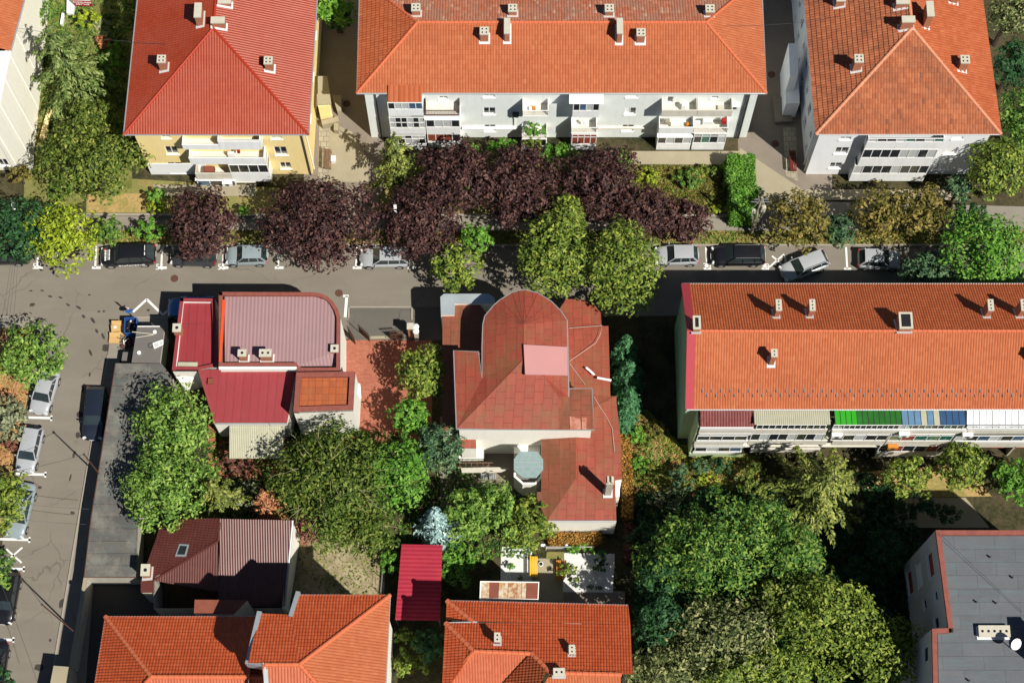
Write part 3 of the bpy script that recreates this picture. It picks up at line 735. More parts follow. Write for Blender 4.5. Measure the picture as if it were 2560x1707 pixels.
for b_, c_, f in (((1103, 112), (1097, 50), a2), ((1766, 112), (1765, 55), a2), ((667, 114), (666, 55), a3), ((1357, 114), (1355, 58), a3)):
    chimney(bld, pN, f(*b_), f(*c_), .66, .62)
for b_, c_, f in (((1572, 292), (1570, 212), a2), ((882, 300), (882, 222), a3)): chimney(bld, pS, f(*b_), f(*c_), .66, .62)
for b_, c_, f in (((1728, 292), (1727, 178), a2), ((736, 300), (735, 178), a3)): chimney(bld, pS, f(*b_), f(*c_), .42, 1.35, holes=False)
Ai, Bi, NEi, NWi = inset([A, B, NE, NW], .55)
wS, wE, wN, wW = Wall(Ai, Bi, 0, he - .16), Wall(Bi, NEi, 0, he - .16), Wall(NEi, NWi, 0, he - .16), Wall(NWi, Ai, 0, he - .16)
for r in ((1450, 232, 1590, 312), (1460, 434, 1592, 512)): window(bld, wS, f3a, *r)
window(bld, wS, f3a, 1450, 84, 1585, 112)
for r, g in (((822, 224, 946, 300), ('blind', 'glass')), ((792, 418, 920, 490), ('glass',)), ((768, 606, 880, 668), ('blind',)), ((835, 90, 968, 108), ('glass',))): window(bld, wS, f3b, *r, panes=g, nx=len(g) + (1 if g == ('glass',) else 0))
for r in ((925, 100, 1030, 135),): window(bld, wS, f3a, *r)
window(bld, wS, f3b, 1300, 100, 1370, 170, 1); window(bld, wS, f3b, 1800, 95, 1880, 125, 1)
for k in range(5):
    for z in (1.1, 4.0, 6.6):
        r = (1.0 + k * 1.9, z, 1.9 + k * 1.9, z + 1.1)
        if r[2] < wE.L - .3: wE.open.append(r); glazing(bld, wE, r, 1, 1, -.12, .07, ('glass',), 'window', .08)
D = 1.2
balcony(bld, wS, f3a, 335, 745, 178, 258, 330, D, 'glazed', 5, ('glass', 'curtain', 'curtain', 'glassb', 'glassb')); balcony(bld, wS, f3a, 360, 775, 350, 475, 545, D, 'glazed', 6, ('curtain', 'glass', 'glass', 'curtain', 'glass', 'curtain'), split=.5)
balcony(bld, wS, f3a, 380, 785, 560, 665, 745, D, 'glazed', 5, ('curtain', 'glass', 'curtain'), split=.6)
balcony(bld, wS, f3a, 765, 1170, 160, 268, 330, D, 'open', rail='rust'); balcony(bld, wS, f3a, 783, 1180, 372, 468, 545, D + .02, 'glazed', 4, ('glass', 'curtain', 'curtain', 'glass'), roof='white')
balcony(bld, wS, f3a, 800, 1190, 545, 635, 700, D + .02, 'glazed', 4, ('curtred', 'curtred', 'curtred', 'glass'))
balcony(bld, wS, f3a, 1912, 2215, 150, 270, 345, D, 'open', rail='white'); balcony(bld, wS, f3a, 1905, 2200, 370, 560, 610, D, 'open', rail='white'); balcony(bld, wS, f3a, 1900, 2195, 600, 690, 740, D, 'open')
balcony(bld, wS, f3b, 232, 530, 182, 265, 335, D, 'glazed', 4, ('glass', 'glassb', 'curtain', 'glass')); balcony(bld, wS, f3b, 218, 505, 340, 452, 520, D, 'open', rail='white')
balcony(bld, wS, f3b, 215, 495, 528, 640, 705, D, 'glazed', 4, ('curtred',), split=.72)
balcony(bld, wS, f3b, 1240, 1640, 130, 258, 325, D, 'open', pm='balcgrey'); balcony(bld, wS, f3b, 1645, 2035, 130, 258, 325, D, 'open', pm='balcgrey')
balcony(bld, wS, f3b, 1208, 1600, 340, 452, 515, D, 'open'); balcony(bld, wS, f3b, 1604, 1985, 340, 452, 520, D, 'open', rail='white')
balcony(bld, wS, f3b, 1180, 1560, 555, 635, 705, D, 'glazed', 4, roof='white', panes=('glass', 'curtain')); balcony(bld, wS, f3b, 1580, 1945, 525, 628, 705, D, 'glazed', 4, split=.75, panes=('glass', 'glassg', 'glass', 'curtain'))
shell(bld, [wS, wE, wN, wW], [M['w_grey']])
# little roofs over the top balconies
F = wS.off(D)
def canopy(f, xl, xr, yf, mat, drop=.35, ribs=None, out=.12, zback=None, thick=.05):
    F2 = wS.off(D + out); u0, zf = F2.uz(f(xl, yf)); u1, _ = F2.uz(f(xr, yf)); zb = zback or zf + drop
    q = [wS.pt(u0, zf, D + out), wS.pt(u1, zf, D + out), wS.pt(u1, zb, .02), wS.pt(u0, zb, .02)]
    if ribs: o = join_bms('balcony_roof', [(tile_geo(q, ribs, 5.0, .05, 0, 4), M[mat])], bld)
    else:
        m = MB(); m.slab(q, thick); o = m.build('balcony_roof', M[mat], bld)
    return o
canopy(f3a, 328, 728, 168, 't_orange', .5, .42); canopy(f3b, 195, 582, 180, 'white', .45); 
m = MB(); u0, z0 = wS.uz(f3a(1205, 545)); u1, _ = wS.uz(f3a(1850, 610)); m.obox(wS.o, wS.eu, wS.n, u0, u1, .003, .25, 2.05, 2.2); m.build('cornice', M['white'], bld)
u0, z0 = wS.uz(f3b(500, 580)); u1, _ = wS.uz(f3b(1020, 580)); m = MB(); m.obox(wS.o, wS.eu, wS.n, u0, u1, .003, .22, 2.05, 2.2); m.build('cornice', M['balcgrey'], bld)
downpipe(bld, wS, wS.L - .95, 0, 9.2); downpipe(bld, wS, .9, 0, 9.2); downpipe(bld, wS, wS.L - .7, 0, 9.2)
wS3 = wS
# --- white block (top right) ---------------------------------------------------------------------------
he = 9.1; A, B = P(a4(492, 922), he), P(a4(1770, 930), he); B.y = A.y = (A.y + B.y) / 2
wd = (P(a4(415, 0), he) - A).normalized(); ed = (P(a4(1640, 0), he) - B).normalized(); Ln = 26.0
NW, NE = A + wd * Ln, B + ed * Ln; ap = P(a4(1157, 195), 12.4); rn = ap + (wd + ed).normalized() * (Ln - 2 * (ap.y - A.y)); rn.z = 12.4
bld = thing('apartment_block', 'white rendered apartment block with weathered clay tile hip roof and a wide glazed balcony bay', 'building', ((A.x + B.x) / 2, A.y + 13, 0))
kw = dict(pu=.23, pv=.42, amp=.035, step=.06)
join_bms('roof', [(tile_geo([A, B, ap], **kw), M['t_old']), (tile_geo([B, NE, rn, ap], **kw), M['t_orange']), (tile_geo([NW, A, ap, rn], **kw), M['t_old']), (tile_geo([NE, NW, rn], **kw), M['t_old'])], bld)
caps('ridge_cap', [(A, ap), (B, ap), (ap, rn)], .14, M['caplight'], bld)
soffit(bld, [A, B, NE, NW]); gutter(bld, [A, B], .07)
pW, pE = plane3(NW, A, ap), plane3(B, NE, ap)
chimney(bld, pW, a4(770, 492), a4(778, 402), .66, .66); chimney(bld, pE, a4(1497, 490), a4(1506, 408), .66, .66)
chimney(bld, pW, a4(1112, 205), a4(1130, 132), 1.0, .5, holes=False); chimney(bld, pE, a4(1250, 195), a4(1266, 60), .5, 1.3, holes=False)
chimney(bld, pW, a4(1080, 60), a4(1105, 5), 1.0, .5, holes=False); chimney(bld, pW, a4(655, 50), a4(690, -20), .7, .7); chimney(bld, pE, a4(1440, 25), a4(1440, -50), .66, .66)
Ai, Bi, NEi, NWi = inset([A, B, NE, NW], .55)
wS, wE, wN, wW = Wall(Ai, Bi, 0, he - .16), Wall(Bi, NEi, 0, he - .16), Wall(NEi, NWi, 0, he - .16), Wall(NWi, Ai, 0, he - .16)
for r, g in (((590, 208, 728, 275), ('glass', 'glass')), ((530, 372, 655, 430), ('glass', 'glass')), ((440, 532, 582, 618), ('curtain', 'glass')), ((640, 95, 760, 128), ('glass', 'glass')),
             ((1765, 208, 1895, 280), ('blind',)), ((1670, 375, 1800, 445), ('blind',)), ((1590, 528, 1715, 600), ('curtain', 'glass')), ((1840, 96, 1960, 122), ('blind',))):
    window(bld, wS, f4, *r, nx=len(g), panes=g)
for r in ((420, 300, 435, 355), (375, 280, 390, 330), (435, 600, 460, 690), (410, 700, 425, 750), (420, 810, 430, 850), (372, 380, 392, 470), (360, 830, 376, 900)):
    pass
for k in range(8):
    for z in (1.3, 4.0, 6.6):
        u = wW.L - 1.6 - k * 2.1; r = (u - (.8 if k % 2 else .45), z, u, z + (1.1 if k % 2 else .6))
        if r[0] > .4: wW.open.append(r); glazing(bld, wW, r, 1, 1, -.12, .06, ('glass',), 'window', .08)
D = .8
balcony(bld, wS, f4, 915, 1725, 90, 155, 225, D, 'glazed', 8, ('curtain', 'glass', 'glass', 'curtain', 'glassg', 'glass', 'curtain', 'glassg'))
balcony(bld, wS, f4, 845, 1630, 232, 325, 402, D, 'glazed', 8, ('glass', 'glass', 'glass', 'glass', 'curtain', 'curtain', 'glass', 'curtain'))
balcony(bld, wS, f4, 750, 1545, 404, 492, 568, D, 'glazed', 8, ('curtain', 'glass', 'glass', 'glass', 'curtain', 'glass', 'glass', 'glass'))
shell(bld, [wS, wE, wN, wW], [M['w_white']])
m = MB(); m.obox(wS.o, wS.eu, wS.n, wS.uz(f4(690, 600))[0], wS.uz(f4(1400, 600))[0], .003, .5, 0, 1.3); m.build('plinth', M['w_old'], bld)
downpipe(bld, wW, wW.L - .3, 0, 8.9, 'w_cream'); downpipe(bld, wW, wW.L - .9, 0, 8.9, 'w_white')
# entrance annex on its alley side
m = MB(); q = [P(p, 2.8) for p in cv(al2, [(228, 205), (305, 200), (312, 352), (235, 358)])]; m.slab(q, 2.8); m.build('entrance_porch', M['w_white'], bld)
m = MB(); q = [P(p, 5.6) for p in cv(al2, [(250, 20), (296, 20), (303, 200), (258, 204)])]; m.slab(q, 5.6); m.build('stair_tower', M['w_white'], bld)
m = MB(); q = [P(p, .5) for p in cv(al2, [(160, 320), (232, 320), (275, 455), (175, 460)])]; m.slab(q, .5); m.build('entrance_steps', M['alley'], bld)
wS4 = wS
# --- cream block (top left corner) -------------------------------------------------------------------
he = 11.5
bld = thing('apartment_block', 'cream rendered block with a plain orange roof cut off by the left edge', 'building', tuple(P((40, 300), 0)))
cs = [P((118, 180), 0), P((112, 320), 0), P((84, 424), 0)]
E0, E1 = P((136, -120), 0), P((82, 424), 0)
SWc = E1 + Vector((-18, -.4, 0)); NWc = E0 + Vector((-18, 0, 0))
wE, wS = Wall(E1, E0, 0, he), Wall(SWc, E1, 0, he)
window(bld, wS, a1, -10, 1095, 55, 1145, 2); shell(bld, [wE, wS], [M['w_cream']])
m = MB()
for k in range(5):
    u = 1.2 + k * 2.6; m.obox(wS.o, wS.eu, wS.n, wS.L - u - .35, wS.L - u, .003, .06, .4, he)
for k in range(4):
    u = .6 + k * 2.6; m.obox(wE.o, wE.eu, wE.n, u, u + .35, .003, .06, .4, he)
m.build('pilaster', M['w_house'], bld)
q = [P(a1(75, 352), he + .1), P(a1(168, -30), he + .1), P(a1(-60, 340), he + .1)]
ra, rb = P(a1(75, 352), he + .15), P(a1(185, -60), he + .15); rc, rdd = rb + Vector((-9, .5, 3.4)), ra + Vector((-9, .5, 3.4))
join_bms('roof', [(tile_geo([ra, rb, rc, rdd], .22, .36, .03, .03), M['t_orange2'])], bld)
gutter(bld, [ra, rb]); m = MB(); m.slab([SWc + Vector((0, 0, he + .1)), E1 + Vector((0, 0, he + .1)), ra, ra + Vector((-12, 0, 0))], .1); m.build('terrace_roof', M['w_house'], bld)
m = MB(); m.slab([P(p, .6) for p in cv(a1, [(330, 735), (362, 740), (305, 955), (270, 950)])], .6); m.build('low_wall', M['w_yellow'], bld)
# --- long block with green gable (right) ----------------------------------------------------------------
he = 9.5; A, N0 = P(b3(1212, 1276), he), P(b3(1160, 412), he); rg = P(b3(1216, 735), he + 3.45)
A.x = N0.x = rg.x = (A.x + N0.x + rg.x) / 3
EX = P((2960, 900), 8).x; B, N1, rg2 = Vector((EX, A.y, he)), Vector((EX, N0.y, he)), Vector((EX, rg.y, rg.z))
bld = thing('apartment_block', 'long block with bright orange gable roof, green end wall and patchwork balcony canopies', 'building', ((A.x + EX) / 2, rg.y, 0))
kw = dict(pu=.205, pv=.36, amp=.045, step=.035)
v = Vector((.5, 0, 0))
join_bms('roof', [(tile_geo([A + v, B, rg2, rg + v], **kw), M['t_orange2']), (tile_geo([N1, N0 + v, rg + v, rg2], **kw), M['t_orange'])], bld)  # sunward slope in lighter tile, light put into the colour
caps('ridge_cap', [(rg + v, rg2)], .13, M['cap'], bld)
m = MB()
for a, b in ((A, rg), (N0, rg)):
    m.slab([a + Vector((-.12, 0, .12)), a + Vector((.52, 0, .12)), b + Vector((.52, 0, .14)), b + Vector((-.12, 0, .14))], .3)
m.build('verge', M['magenta'], bld)
gutter(bld, [A, B]); gutter(bld, [N0, N1])
nslope = Vector((0, (rg - A).z, -(rg - A).y)).normalized()
x = A.x + 1.2; sg0 = None; XE = P((2600, 980), 9).x
while x < XE:            # snow guards in two staggered rows, each a small steel clip
    for k, t in ((0, .245), (1, .185)):
        q = A.lerp(rg, t)
        if sg0 is None:
            m = MB(); m.box((0, 0, -.08), .07, .30, .15); sg0 = o = m.build('snow_guard', M['metal'])
        else: o = sg0.copy(); COL.objects.link(o)
        o.parent = bld; o.location = Vector((x + k * .35, q.y, q.z + .06)) - bld.location
    x += .72
pS, pN = plane3(A, B, rg), plane3(N1, N0, rg)
for b_, c_ in (((222, 642), (236, 556)), ((452, 640), (470, 556)), ((1668, 640), (1697, 556)), ((1893, 640), (1922, 556))): chimney(bld, pN, b4(*b_), b4(*c_), .36, .85, 1, 3)
for b_, c_ in (((185, 972), (201, 886)), ((1975, 972), (1990, 890))): chimney(bld, pS, b4(*b_), b4(*c_), .40, .55, 1, 2)
def vent_shaft(base, cap, sx, sy):
    ch = chimney(bld, pN, base, cap, sx, sy, holes=False, hmin=.9)
    c = [k for k in kids(ch) if k.name.startswith('chimney_cap')][0]
    zt = max(v_.co.z for v_ in c.data.vertices); xs = [v_.co.x for v_ in c.data.vertices]; ys = [v_.co.y for v_ in c.data.vertices]
    L = root_loc(c); m = MB(); m.box((L.x + (min(xs) + max(xs)) / 2, L.y + (min(ys) + max(ys)) / 2, L.z + zt - .02), sx - .22, sy - .22, .024); m.build('shaft_opening', M['dark'], ch)  # dark plate painted for the shade inside the shaft
vent_shaft(b4(1102, 742), b4(1093, 662), .95, 1.25); vent_shaft(b3(1266, 745), b3(1252, 690), .5, 1.0)
Sw, Nw = A + Vector((.1, .45, 0)), N0 + Vector((.1, -.35, 0))
wW = Wall((Nw.x, Nw.y), (Sw.x, Sw.y), 0, he - .1); wS = Wall((Sw.x, Sw.y), (EX, Sw.y), 0, he - .1); wN = Wall((EX, Nw.y), (Nw.x, Nw.y), 0, he - .1)
FY = P((1723.6, 1142.5), 0).y; D = Sw.y - FY
u_end = wS.L
for k in range(14):
    for z in (1.2, 3.9, 6.5):
        r = (2.0 + k * 3.2, z, 3.2 + k * 3.2, z + 1.25)
        if r[2] > wN.L - .4: continue
        wN.open.append(r); glazing(bld, wN, r, 2, 1, -.12, .06)
shell(bld, [wS, wN], [M['w_lgreen']], 'wall')
m = MB(); wW.face(m); m.poly([(Nw.x, Nw.y, he - .1), (Sw.x, Sw.y, he - .1), (Sw.x, rg.y, rg.z - .15)]); m.build('gable_wall', M['w_green'], bld)
F = wS.off(D)
def seg(f, xl, xr, y): return F.uz(f(xl, y))[0], F.uz(f(xr, y))[0]
def band(f, xl, xr, yt, yb, mat, name='parapet', d0=0.0, th=.12):
    u0, u1 = seg(f, xl, xr, (yt + yb) / 2); zt, zb = F.uz(f((xl + xr) / 2, yt))[1], F.uz(f((xl + xr) / 2, yb))[1]
    m = MB(); m.obox(wS.o, wS.eu, wS.n, u0, u1, D - th + d0, D + d0, zb, zt); return m.build(name, M[mat], bld)
def glaz5(f, xl, xr, yt, yb, nx, panes=('glass',), split=None):
    u0, u1 = seg(f, xl, xr, (yt + yb) / 2); zt, zb = F.uz(f((xl + xr) / 2, yt))[1], F.uz(f((xl + xr) / 2, yb))[1]
    return glazing(bld, F, (u0, zb, u1, zt), nx, 1, -.034, .06, panes, 'glazing', None, 'frame', split)
# west bay (brown canopy) : three floors of glazing above a green base
U0, U1 = seg(f5a, 300, 960, 690); zb0 = F.uz(f5a(600, 655))[1]
m = MB(); m.obox(wS.o, wS.eu, wS.n, U0, U1, .003, D, 0, zb0); m.build('bay_base', M['w_lgreen'], bld)
glaz5(f5a, 375, 945, 582, 635, 4, ('glass', 'curtain', 'glass', 'glassb')); band(f5a, 352, 945, 632, 656, 'white', 'window_ledge', .012)
band(f5a, 370, 975, 512, 556, 'balcgrey'); band(f5a, 372, 985, 553, 580, 'white', 'parapet_cap', .012)
glaz5(f5a, 405, 1020, 428, 500, 4, ('glass',), .78); band(f5a, 395, 1030, 495, 514, 'white', 'parapet_cap', .012)
band(f5a, 428, 1075, 366, 408, 'balcgrey'); band(f5a, 430, 1080, 404, 428, 'white', 'parapet_cap', .012); band(f5a, 440, 1090, 338, 366, 'white', 'parapet_cap', .012)
m = MB(); m.obox(wS.o, wS.eu, wS.n, U0 + .02, U0 + .14, .003, D - .13, zb0, F.uz(f5a(450, 335))[1]); m.build('bay_side_wall', M['w_lgreen'], bld)
# the further bays to the right
band(f5a, 1075, 1990, 362, 410, 'balcgrey'); glaz5(f5a, 1130, 1985, 306, 358, 11, ('glass',)); glaz5(f5a, 1060, 1960, 415, 495, 8, ('glass', 'curtain', 'glass')); band(f5a, 1030, 1990, 498, 545, 'balcgrey')
glaz5(f5b, 10, 820, 310, 358, 12, ('glass',)); glaz5(f5b, 825, 1610, 310, 356, 10, ('glass', 'glassg', 'glass')); band(f5b, 0, 1640, 360, 376, 'white', 'parapet_cap', .012); band(f5b, 0, 1640, 376, 412, 'balcgrey')
glaz5(f5b, 0, 690, 416, 496, 5, ('glass', 'glass', 'curtain'), .8); band(f5b, 0, 640, 500, 552, 'balcgrey')
glaz5(f5b, 700, 1480, 420, 500, 5, ('glassg', 'curtred', 'glassg', 'glassg', 'glassg'), .78); band(f5b, 655, 1440, 503, 556, 'balcgrey')
glaz5(f5b, 1500, 2352, 440, 502, 6, ('curtain', 'glass', 'glassb')); band(f5b, 1450, 2500, 505, 525, 'white', 'parapet_cap', .012); band(f5b, 1440, 2500, 525, 570, 'balcgrey')
band(f5b, 1660, 2600, 342, 372, 'white'); band(f5b, 1660, 2600, 372, 415, 'balcgrey'); glaz5(f5b, 1650, 2600, 318, 342, 7, ('glass', 'curtain'))
glaz5(f5b, 570, 1300, 560, 632, 5, ('glass', 'curtred', 'glass')); band(f5b, 540, 1300, 634, 690, 'balcgrey'); band(f5a, 1060, 1900, 600, 640, 'balcgrey'); band(f5b, 1950, 2500, 575, 660, 'curtred', 'boarding', -.5)
m = MB()
for f, x in ((f5a, 1000), (f5a, 1985), (f5b, 690), (f5b, 1480), (f5b, 2345)):
    u = F.uz(f(x, 480))[0]; m.obox(wS.o, wS.eu, wS.n, u - .08, u + .08, .003, D - .13, 0, 7.6)
m.build('party_wall', M['w_old'], bld)
for z in (2.5, 5.0):
    m = MB(); m.obox(wS.o, wS.eu, wS.n, U0, wS.L, .003, D - .13, z, z + .14); m.build('floor_slab', M['balcgrey'], bld)
def can5(f, xl, xr, yf, mat, pu=.0, pv=6, amp=.03, step=0, thick=.05, mats=None):
    F2 = wS.off(D + .02); u0, zf = F2.uz(f(xl, yf)); u1, _ = F2.uz(f(xr, yf)); zb = min(zf + .62, 9.15)
    q = [wS.pt(u0, zf, D + .02), wS.pt(u1, zf, D + .02), wS.pt(u1, zb, .02), wS.pt(u0, zb, .02)]
    if pu: return join_bms('balcony_canopy', [(tile_geo(q, pu, pv, amp, step, 4), M[mat])], bld)
    n = len(mats); prs = MB()
    for i, mm in enumerate(mats):
        a, b = u0 + (u1 - u0) * i / n, u0 + (u1 - u0) * (i + 1) / n - .025
        prs.slab([wS.pt(a, zf, D + .02), wS.pt(b, zf, D + .02), wS.pt(b, zb, .02), wS.pt(a, zb, .02)], thick, sorted(set(mats)).index(mm))
    cn_ = prs.build('balcony_canopy', [M[k] for k in sorted(set(mats))], bld); sm = MB()
    for i in range(n + 1):
        a = u0 + (u1 - u0) * i / n - .012; sm.tube([wS.pt(a, zf + .015, D + .02), wS.pt(a, zb + .015, .03)], .022, 5)
    sm.build('glazing_bar', M['pipe'], cn_); return cn_
M['can_brown'] = tile('brown_canopy_tile', (.16, .035, .03), (.2, .05, .045), (.24, .12, .12), .5, .4, .5)
M['can_gA'] = plain('bright_green_sheet', (.035, .36, .02), .4, .2, 1.5); M['can_gB'] = plain('dull_green_sheet', (.025, .15, .022), .45, .55, 1.2)
M['can_bA'] = plain('light_blue_sheet', (.12, .23, .36), .45, .35, 1.2); M['can_bB'] = plain('deep_blue_sheet', (.035, .09, .20), .45, .4, 1.2); M['can_w'] = plain('white_sheet', (.80, .81, .82), .5, .06)
props(can5(f5a, 445, 1102, 330, 'can_brown', .22, .42, .04, .06), 'brown tiled balcony canopy')
props(can5(f5a, 1108, 2040, 302, 'corr', .16, 6, .03, 0), 'weathered corrugated balcony canopy')
props(can5(f5b, 45, 862, 300, '', mats=['can_gA'] * 4 + ['can_gB'] * 8), 'green sheet balcony canopy')
props(can5(f5b, 866, 1645, 305, '', mats=['can_bA', 'can_bA', 'can_bA', 'corr', 'can_bA', 'corr', 'can_bB', 'can_bB', 'can_bB', 'can_bB']), 'blue sheet balcony canopy')
props(can5(f5b, 1652, 2600, 342, '', mats=['can_w'] * 12), 'white panelled balcony canopy')
wS5, F5 = wS, F
# ------------------------------------------------------------------ villas and outbuildings
def L3(f, pts, h): return [P(f(*p), h) for p in pts]
def parapet(bld, pts, w_, h, mat, name='coping', closed=True, dz=.35):
    m = MB(); n = len(pts); pts = [Vector(p) for p in pts]
    a = sum(pts[i].x * pts[(i + 1) % n].y - pts[(i + 1) % n].x * pts[i].y for i in range(n)); s = 1 if a > 0 else -1
    for i in range(n if closed else n - 1):
        hz = h + .002 * (i % 2); p, q = zup(pts[i], hz), zup(pts[(i + 1) % n], hz); d = (q - p).normalized(); nn = Vector((-d.y, d.x, 0)) * w_ * s
        m.slab([p, q, q + nn, p + nn], dz)
    return m.build(name, mat, bld)
# --- pink-roofed house -------------------------------------------------------------------
bld = thing('house', 'white house with pink ribbed roof rounded at one corner and lower maroon roofs', 'house', tuple(P((690, 900), 0)))
h = 5.9
curve = [b2(400, 470), b2(450, 480), b2(495, 500), b2(535, 540), b2(562, 585), b2(580, 640)]
out = [P(p, h) for p in [b1(1505, 468)] + curve + [b2(578, 1012), b2(280, 1012), b2(280, 978), b1(1505, 978)]]
mass(bld, out, h, M['w_house'])
inn = [P(p, h - .3) for p in [b1(1530, 490), b2(400, 495), b2(450, 505), b2(490, 530), b2(520, 565), b2(540, 610), b2(550, 650), b2(555, 975), b1(1530, 975)]]
rl = [P(p, h - .25) for p in [b1(1545, 500), b2(405, 500), b2(480, 525), b2(535, 590), b2(550, 660), b2(553, 870), b2(285, 968), b1(1545, 975)]]
for p in rl: p.z = h - .45 + (p.y - rl[-1].y) * .035
roof = join_bms('roof', [(tile_geo(rl, .30, 20, .035, 0, 4, sharp=False), M['s_pink'])], bld)
s2 = [P(p, h - .4) for p in [b2(285, 972), b2(553, 874), b2(553, 1005), b2(285, 1005)]]; s2[2].z -= .35; s2[3].z -= .35
join_bms('lower_roof', [(tile_geo(s2, .30, .36, .03, .03), M['s_pink'])], bld)
parapet(bld, out, .30, h + .04, M['coping'])
m = MB(); pa, pb = P(b1(1508, 945), h), P(b1(1540, 520), h); m.slab([P(b1(1505, 945), h + .1), P(b1(1522, 945), h + .1), P(b1(1545, 520), h + .1), P(b1(1530, 520), h + .1)], .5); m.build('flashing', M['copingred'], bld)
m = MB(); m.slab([P(b1(1505, 980), h + .02), P(b2(280, 980), h + .02), P(b2(280, 997), h + .02), P(b1(1505, 997), h + .02)], .3); m.build('gutter', M['white'], bld)
fl = (Vector((0, 0, h - .35)), Vector((0, 0, 1)))
chimney(bld, fl, b1(1680, 945), b1(1675, 885), .6, .5, 1, 1, mat='brickc'); chimney(bld, fl, b1(1838, 945), b1(1832, 885), .9, .55, 2, 1, mat='brickc')
chimney(bld, fl, b2(543, 890), b2(540, 855), .55, .55, 1, 1, mat='brickc', flash=False)
# lower west wing
h = 4.6; lw = L3(b1, [(1240, 510), (1478, 513), (1500, 975), (1368, 1003), (1183, 1003)], h)
mass(bld, lw, h, M['w_house']); parapet(bld, lw, .28, h + .02, M['copmar'], dz=.4)
lf = L3(b1, [(1255, 545), (1478, 545), (1495, 970), (1360, 985), (1215, 985)], h - .3); join_bms('west_roof', [(sheet_geo([lf]), M['s_maroon'])], bld)
m = MB()
for a, b in (((1250, 538), (1478, 540)), ((1252, 540), (1205, 985))):
    p, q = P(b1(*a), h - .1), P(b1(*b), h - .1); d = (q - p).normalized(); nn = Vector((-d.y, d.x, 0)) * .12; m.slab([p, q, q + nn, p + nn], .19)
m.build('white_upstand', M['white'], bld)
m = MB(); m.slab(L3(b1, [(1225, 948), (1358, 950), (1356, 978), (1220, 975)], h + .06), .36); m.build('rough_ledge', M['corr'], bld)
chimney(bld, (Vector((0, 0, h - .3)), Vector((0, 0, 1))), b1(1232, 772), b1(1215, 712), .6, .62, 1, 1, mat='brickc', flash=False)
# south maroon roof, sloping down to the garden
sr = [P(b1(1362, 1003), 4.5), P(b2(280, 990), 4.6), P(b2(212, 1372), 3.7), P(b1(1475, 1372), 3.7)]
mass(bld, [Vector((p.x, p.y, p.z - .1)) for p in sr], 0, M['w_house']); join_bms('south_roof', [(sheet_geo([sr]), M['s_maroon'])], bld)
gutter(bld, [sr[3], sr[2]]); m = MB(); d = (sr[3] - sr[0]); m.slab([sr[0] + Vector((0, 0, .1)), sr[0] + Vector((.25, 0, .1)), sr[3] + Vector((.25, 0, .1)), sr[3] + Vector((0, 0, .1))], .25); m.build('verge', M['copmar'], bld)
chimney(bld, plane3(sr[0], sr[1], sr[2]), b1(1452, 1105), b1(1450, 1085), .35, .4, 1, 1, mat='brickc', holes=False, flash=False, hmin=.35, capm='rustA')
# brown-roofed tower block of the same house
h = 6.4; tw = L3(b2, [(278, 1020), (682, 1015), (668, 1278), (258, 1292)], h); mass(bld, tw, h, M['w_house']); parapet(bld, tw, .42, h + .05, M['coping'], dz=.4)
ti = L3(b2, [(290, 1045), (645, 1035), (640, 1255), (275, 1250)], h - .25); join_bms('tower_roof', [(sheet_geo([ti]), M['s_brown'])], bld)
m = MB(); m.slab(L3(b2, [(290, 1038), (655, 1032), (655, 1042), (290, 1050)], h - .02), .2); m.build('white_upstand', M['white'], bld)
m = MB(); m.slab(L3(b2, [(690, 1090), (716, 1098), (722, 1180), (705, 1190)], 3.0), .6); m.build('window_bay', M['w_house'], bld)
# low ivory ledge at the west corner
m = MB(); m.slab(L3(b1, [(1190, 1012), (1335, 1012), (1340, 1060), (1245, 1095)], 2.6), 2.6); m.build('side_porch', M['w_house'], bld)
# fibre canopy on posts
cn = thing('canopy', 'weathered corrugated canopy sheet on posts below the maroon roof', 'canopy', tuple(P((640, 1110), 0)))
q = [P((574, 1064), 3.3), P((712, 1064), 3.3), P((708, 1146), 2.9), P((573, 1146), 2.9)]; q = [q[3], q[2], q[1], q[0]]
join_bms('canopy_sheet', [(tile_geo(q, .15, 9, .03, 0, 4, sharp=False), M['corr'])], cn)
for p in q:
    m = MB(); m.tube([(p.x * .99 + cn.location.x * .01, p.y * .99 + cn.location.y * .01, 0), (p.x * .99 + cn.location.x * .01, p.y * .99 + cn.location.y * .01, p.z - .02)], .05, 8); m.build('post', M['metal'], cn)
M['rustC'] = groundmat('bare_rusting_plate', [(.42, .17, .13), (.36, .12, .07), (.5, .24, .18), (.3, .09, .05)], 1.5, .1, .7); M['decalroof'] = plain('faded_cable_cover', (.50, .40, .36), .7, .2, 3)
# --- villa with apse -----------------------------------------------------------------------
bld = thing('villa', 'old villa with rust red sheet metal roofs and a half round apse', 'house', tuple(P((1330, 950), 0)))
he, hr = 7.6, 9.0
Cc, E1 = P((1309, 811), hr), P((1309, 898), hr)
SW, NWc, K = P((1141, 1072), he), P((1134, 876), he), P((1196, 879), he + .25)
S2, E2, E3 = P((1396, 1073), he), P((1396, 992), he + .35), P((1422, 992), he)
pS = plane3(SW, S2, E1); M1 = on_plane((1362, 942), *pS); E2 = on_plane((1396, 992), *pS)
rim = [P(p, 7.9) for p in [(1205, 945), (1205, 870), (1206, 836), (1207, 811), (1212, 790), b2(1600, 600), (1235, 762), b2(1680, 520), b2(1760, 470), (1296, 726), b3(90, 452), (1345, 732), (1378, 753), (1403, 778), (1418, 801)]]
ang = list(range(4, 15))
items = []
fan = [[Cc, rim[i], rim[i + 1]] for i in range(2, len(rim) - 1)]
west = [[Cc, E1, rim[0], rim[1], rim[2]], [E1, SW, NWc, K, rim[0]]]
south = [[SW, S2, E2, M1, E1]]; east = [[Cc, rim[-1], E3, E2, M1, E1]]
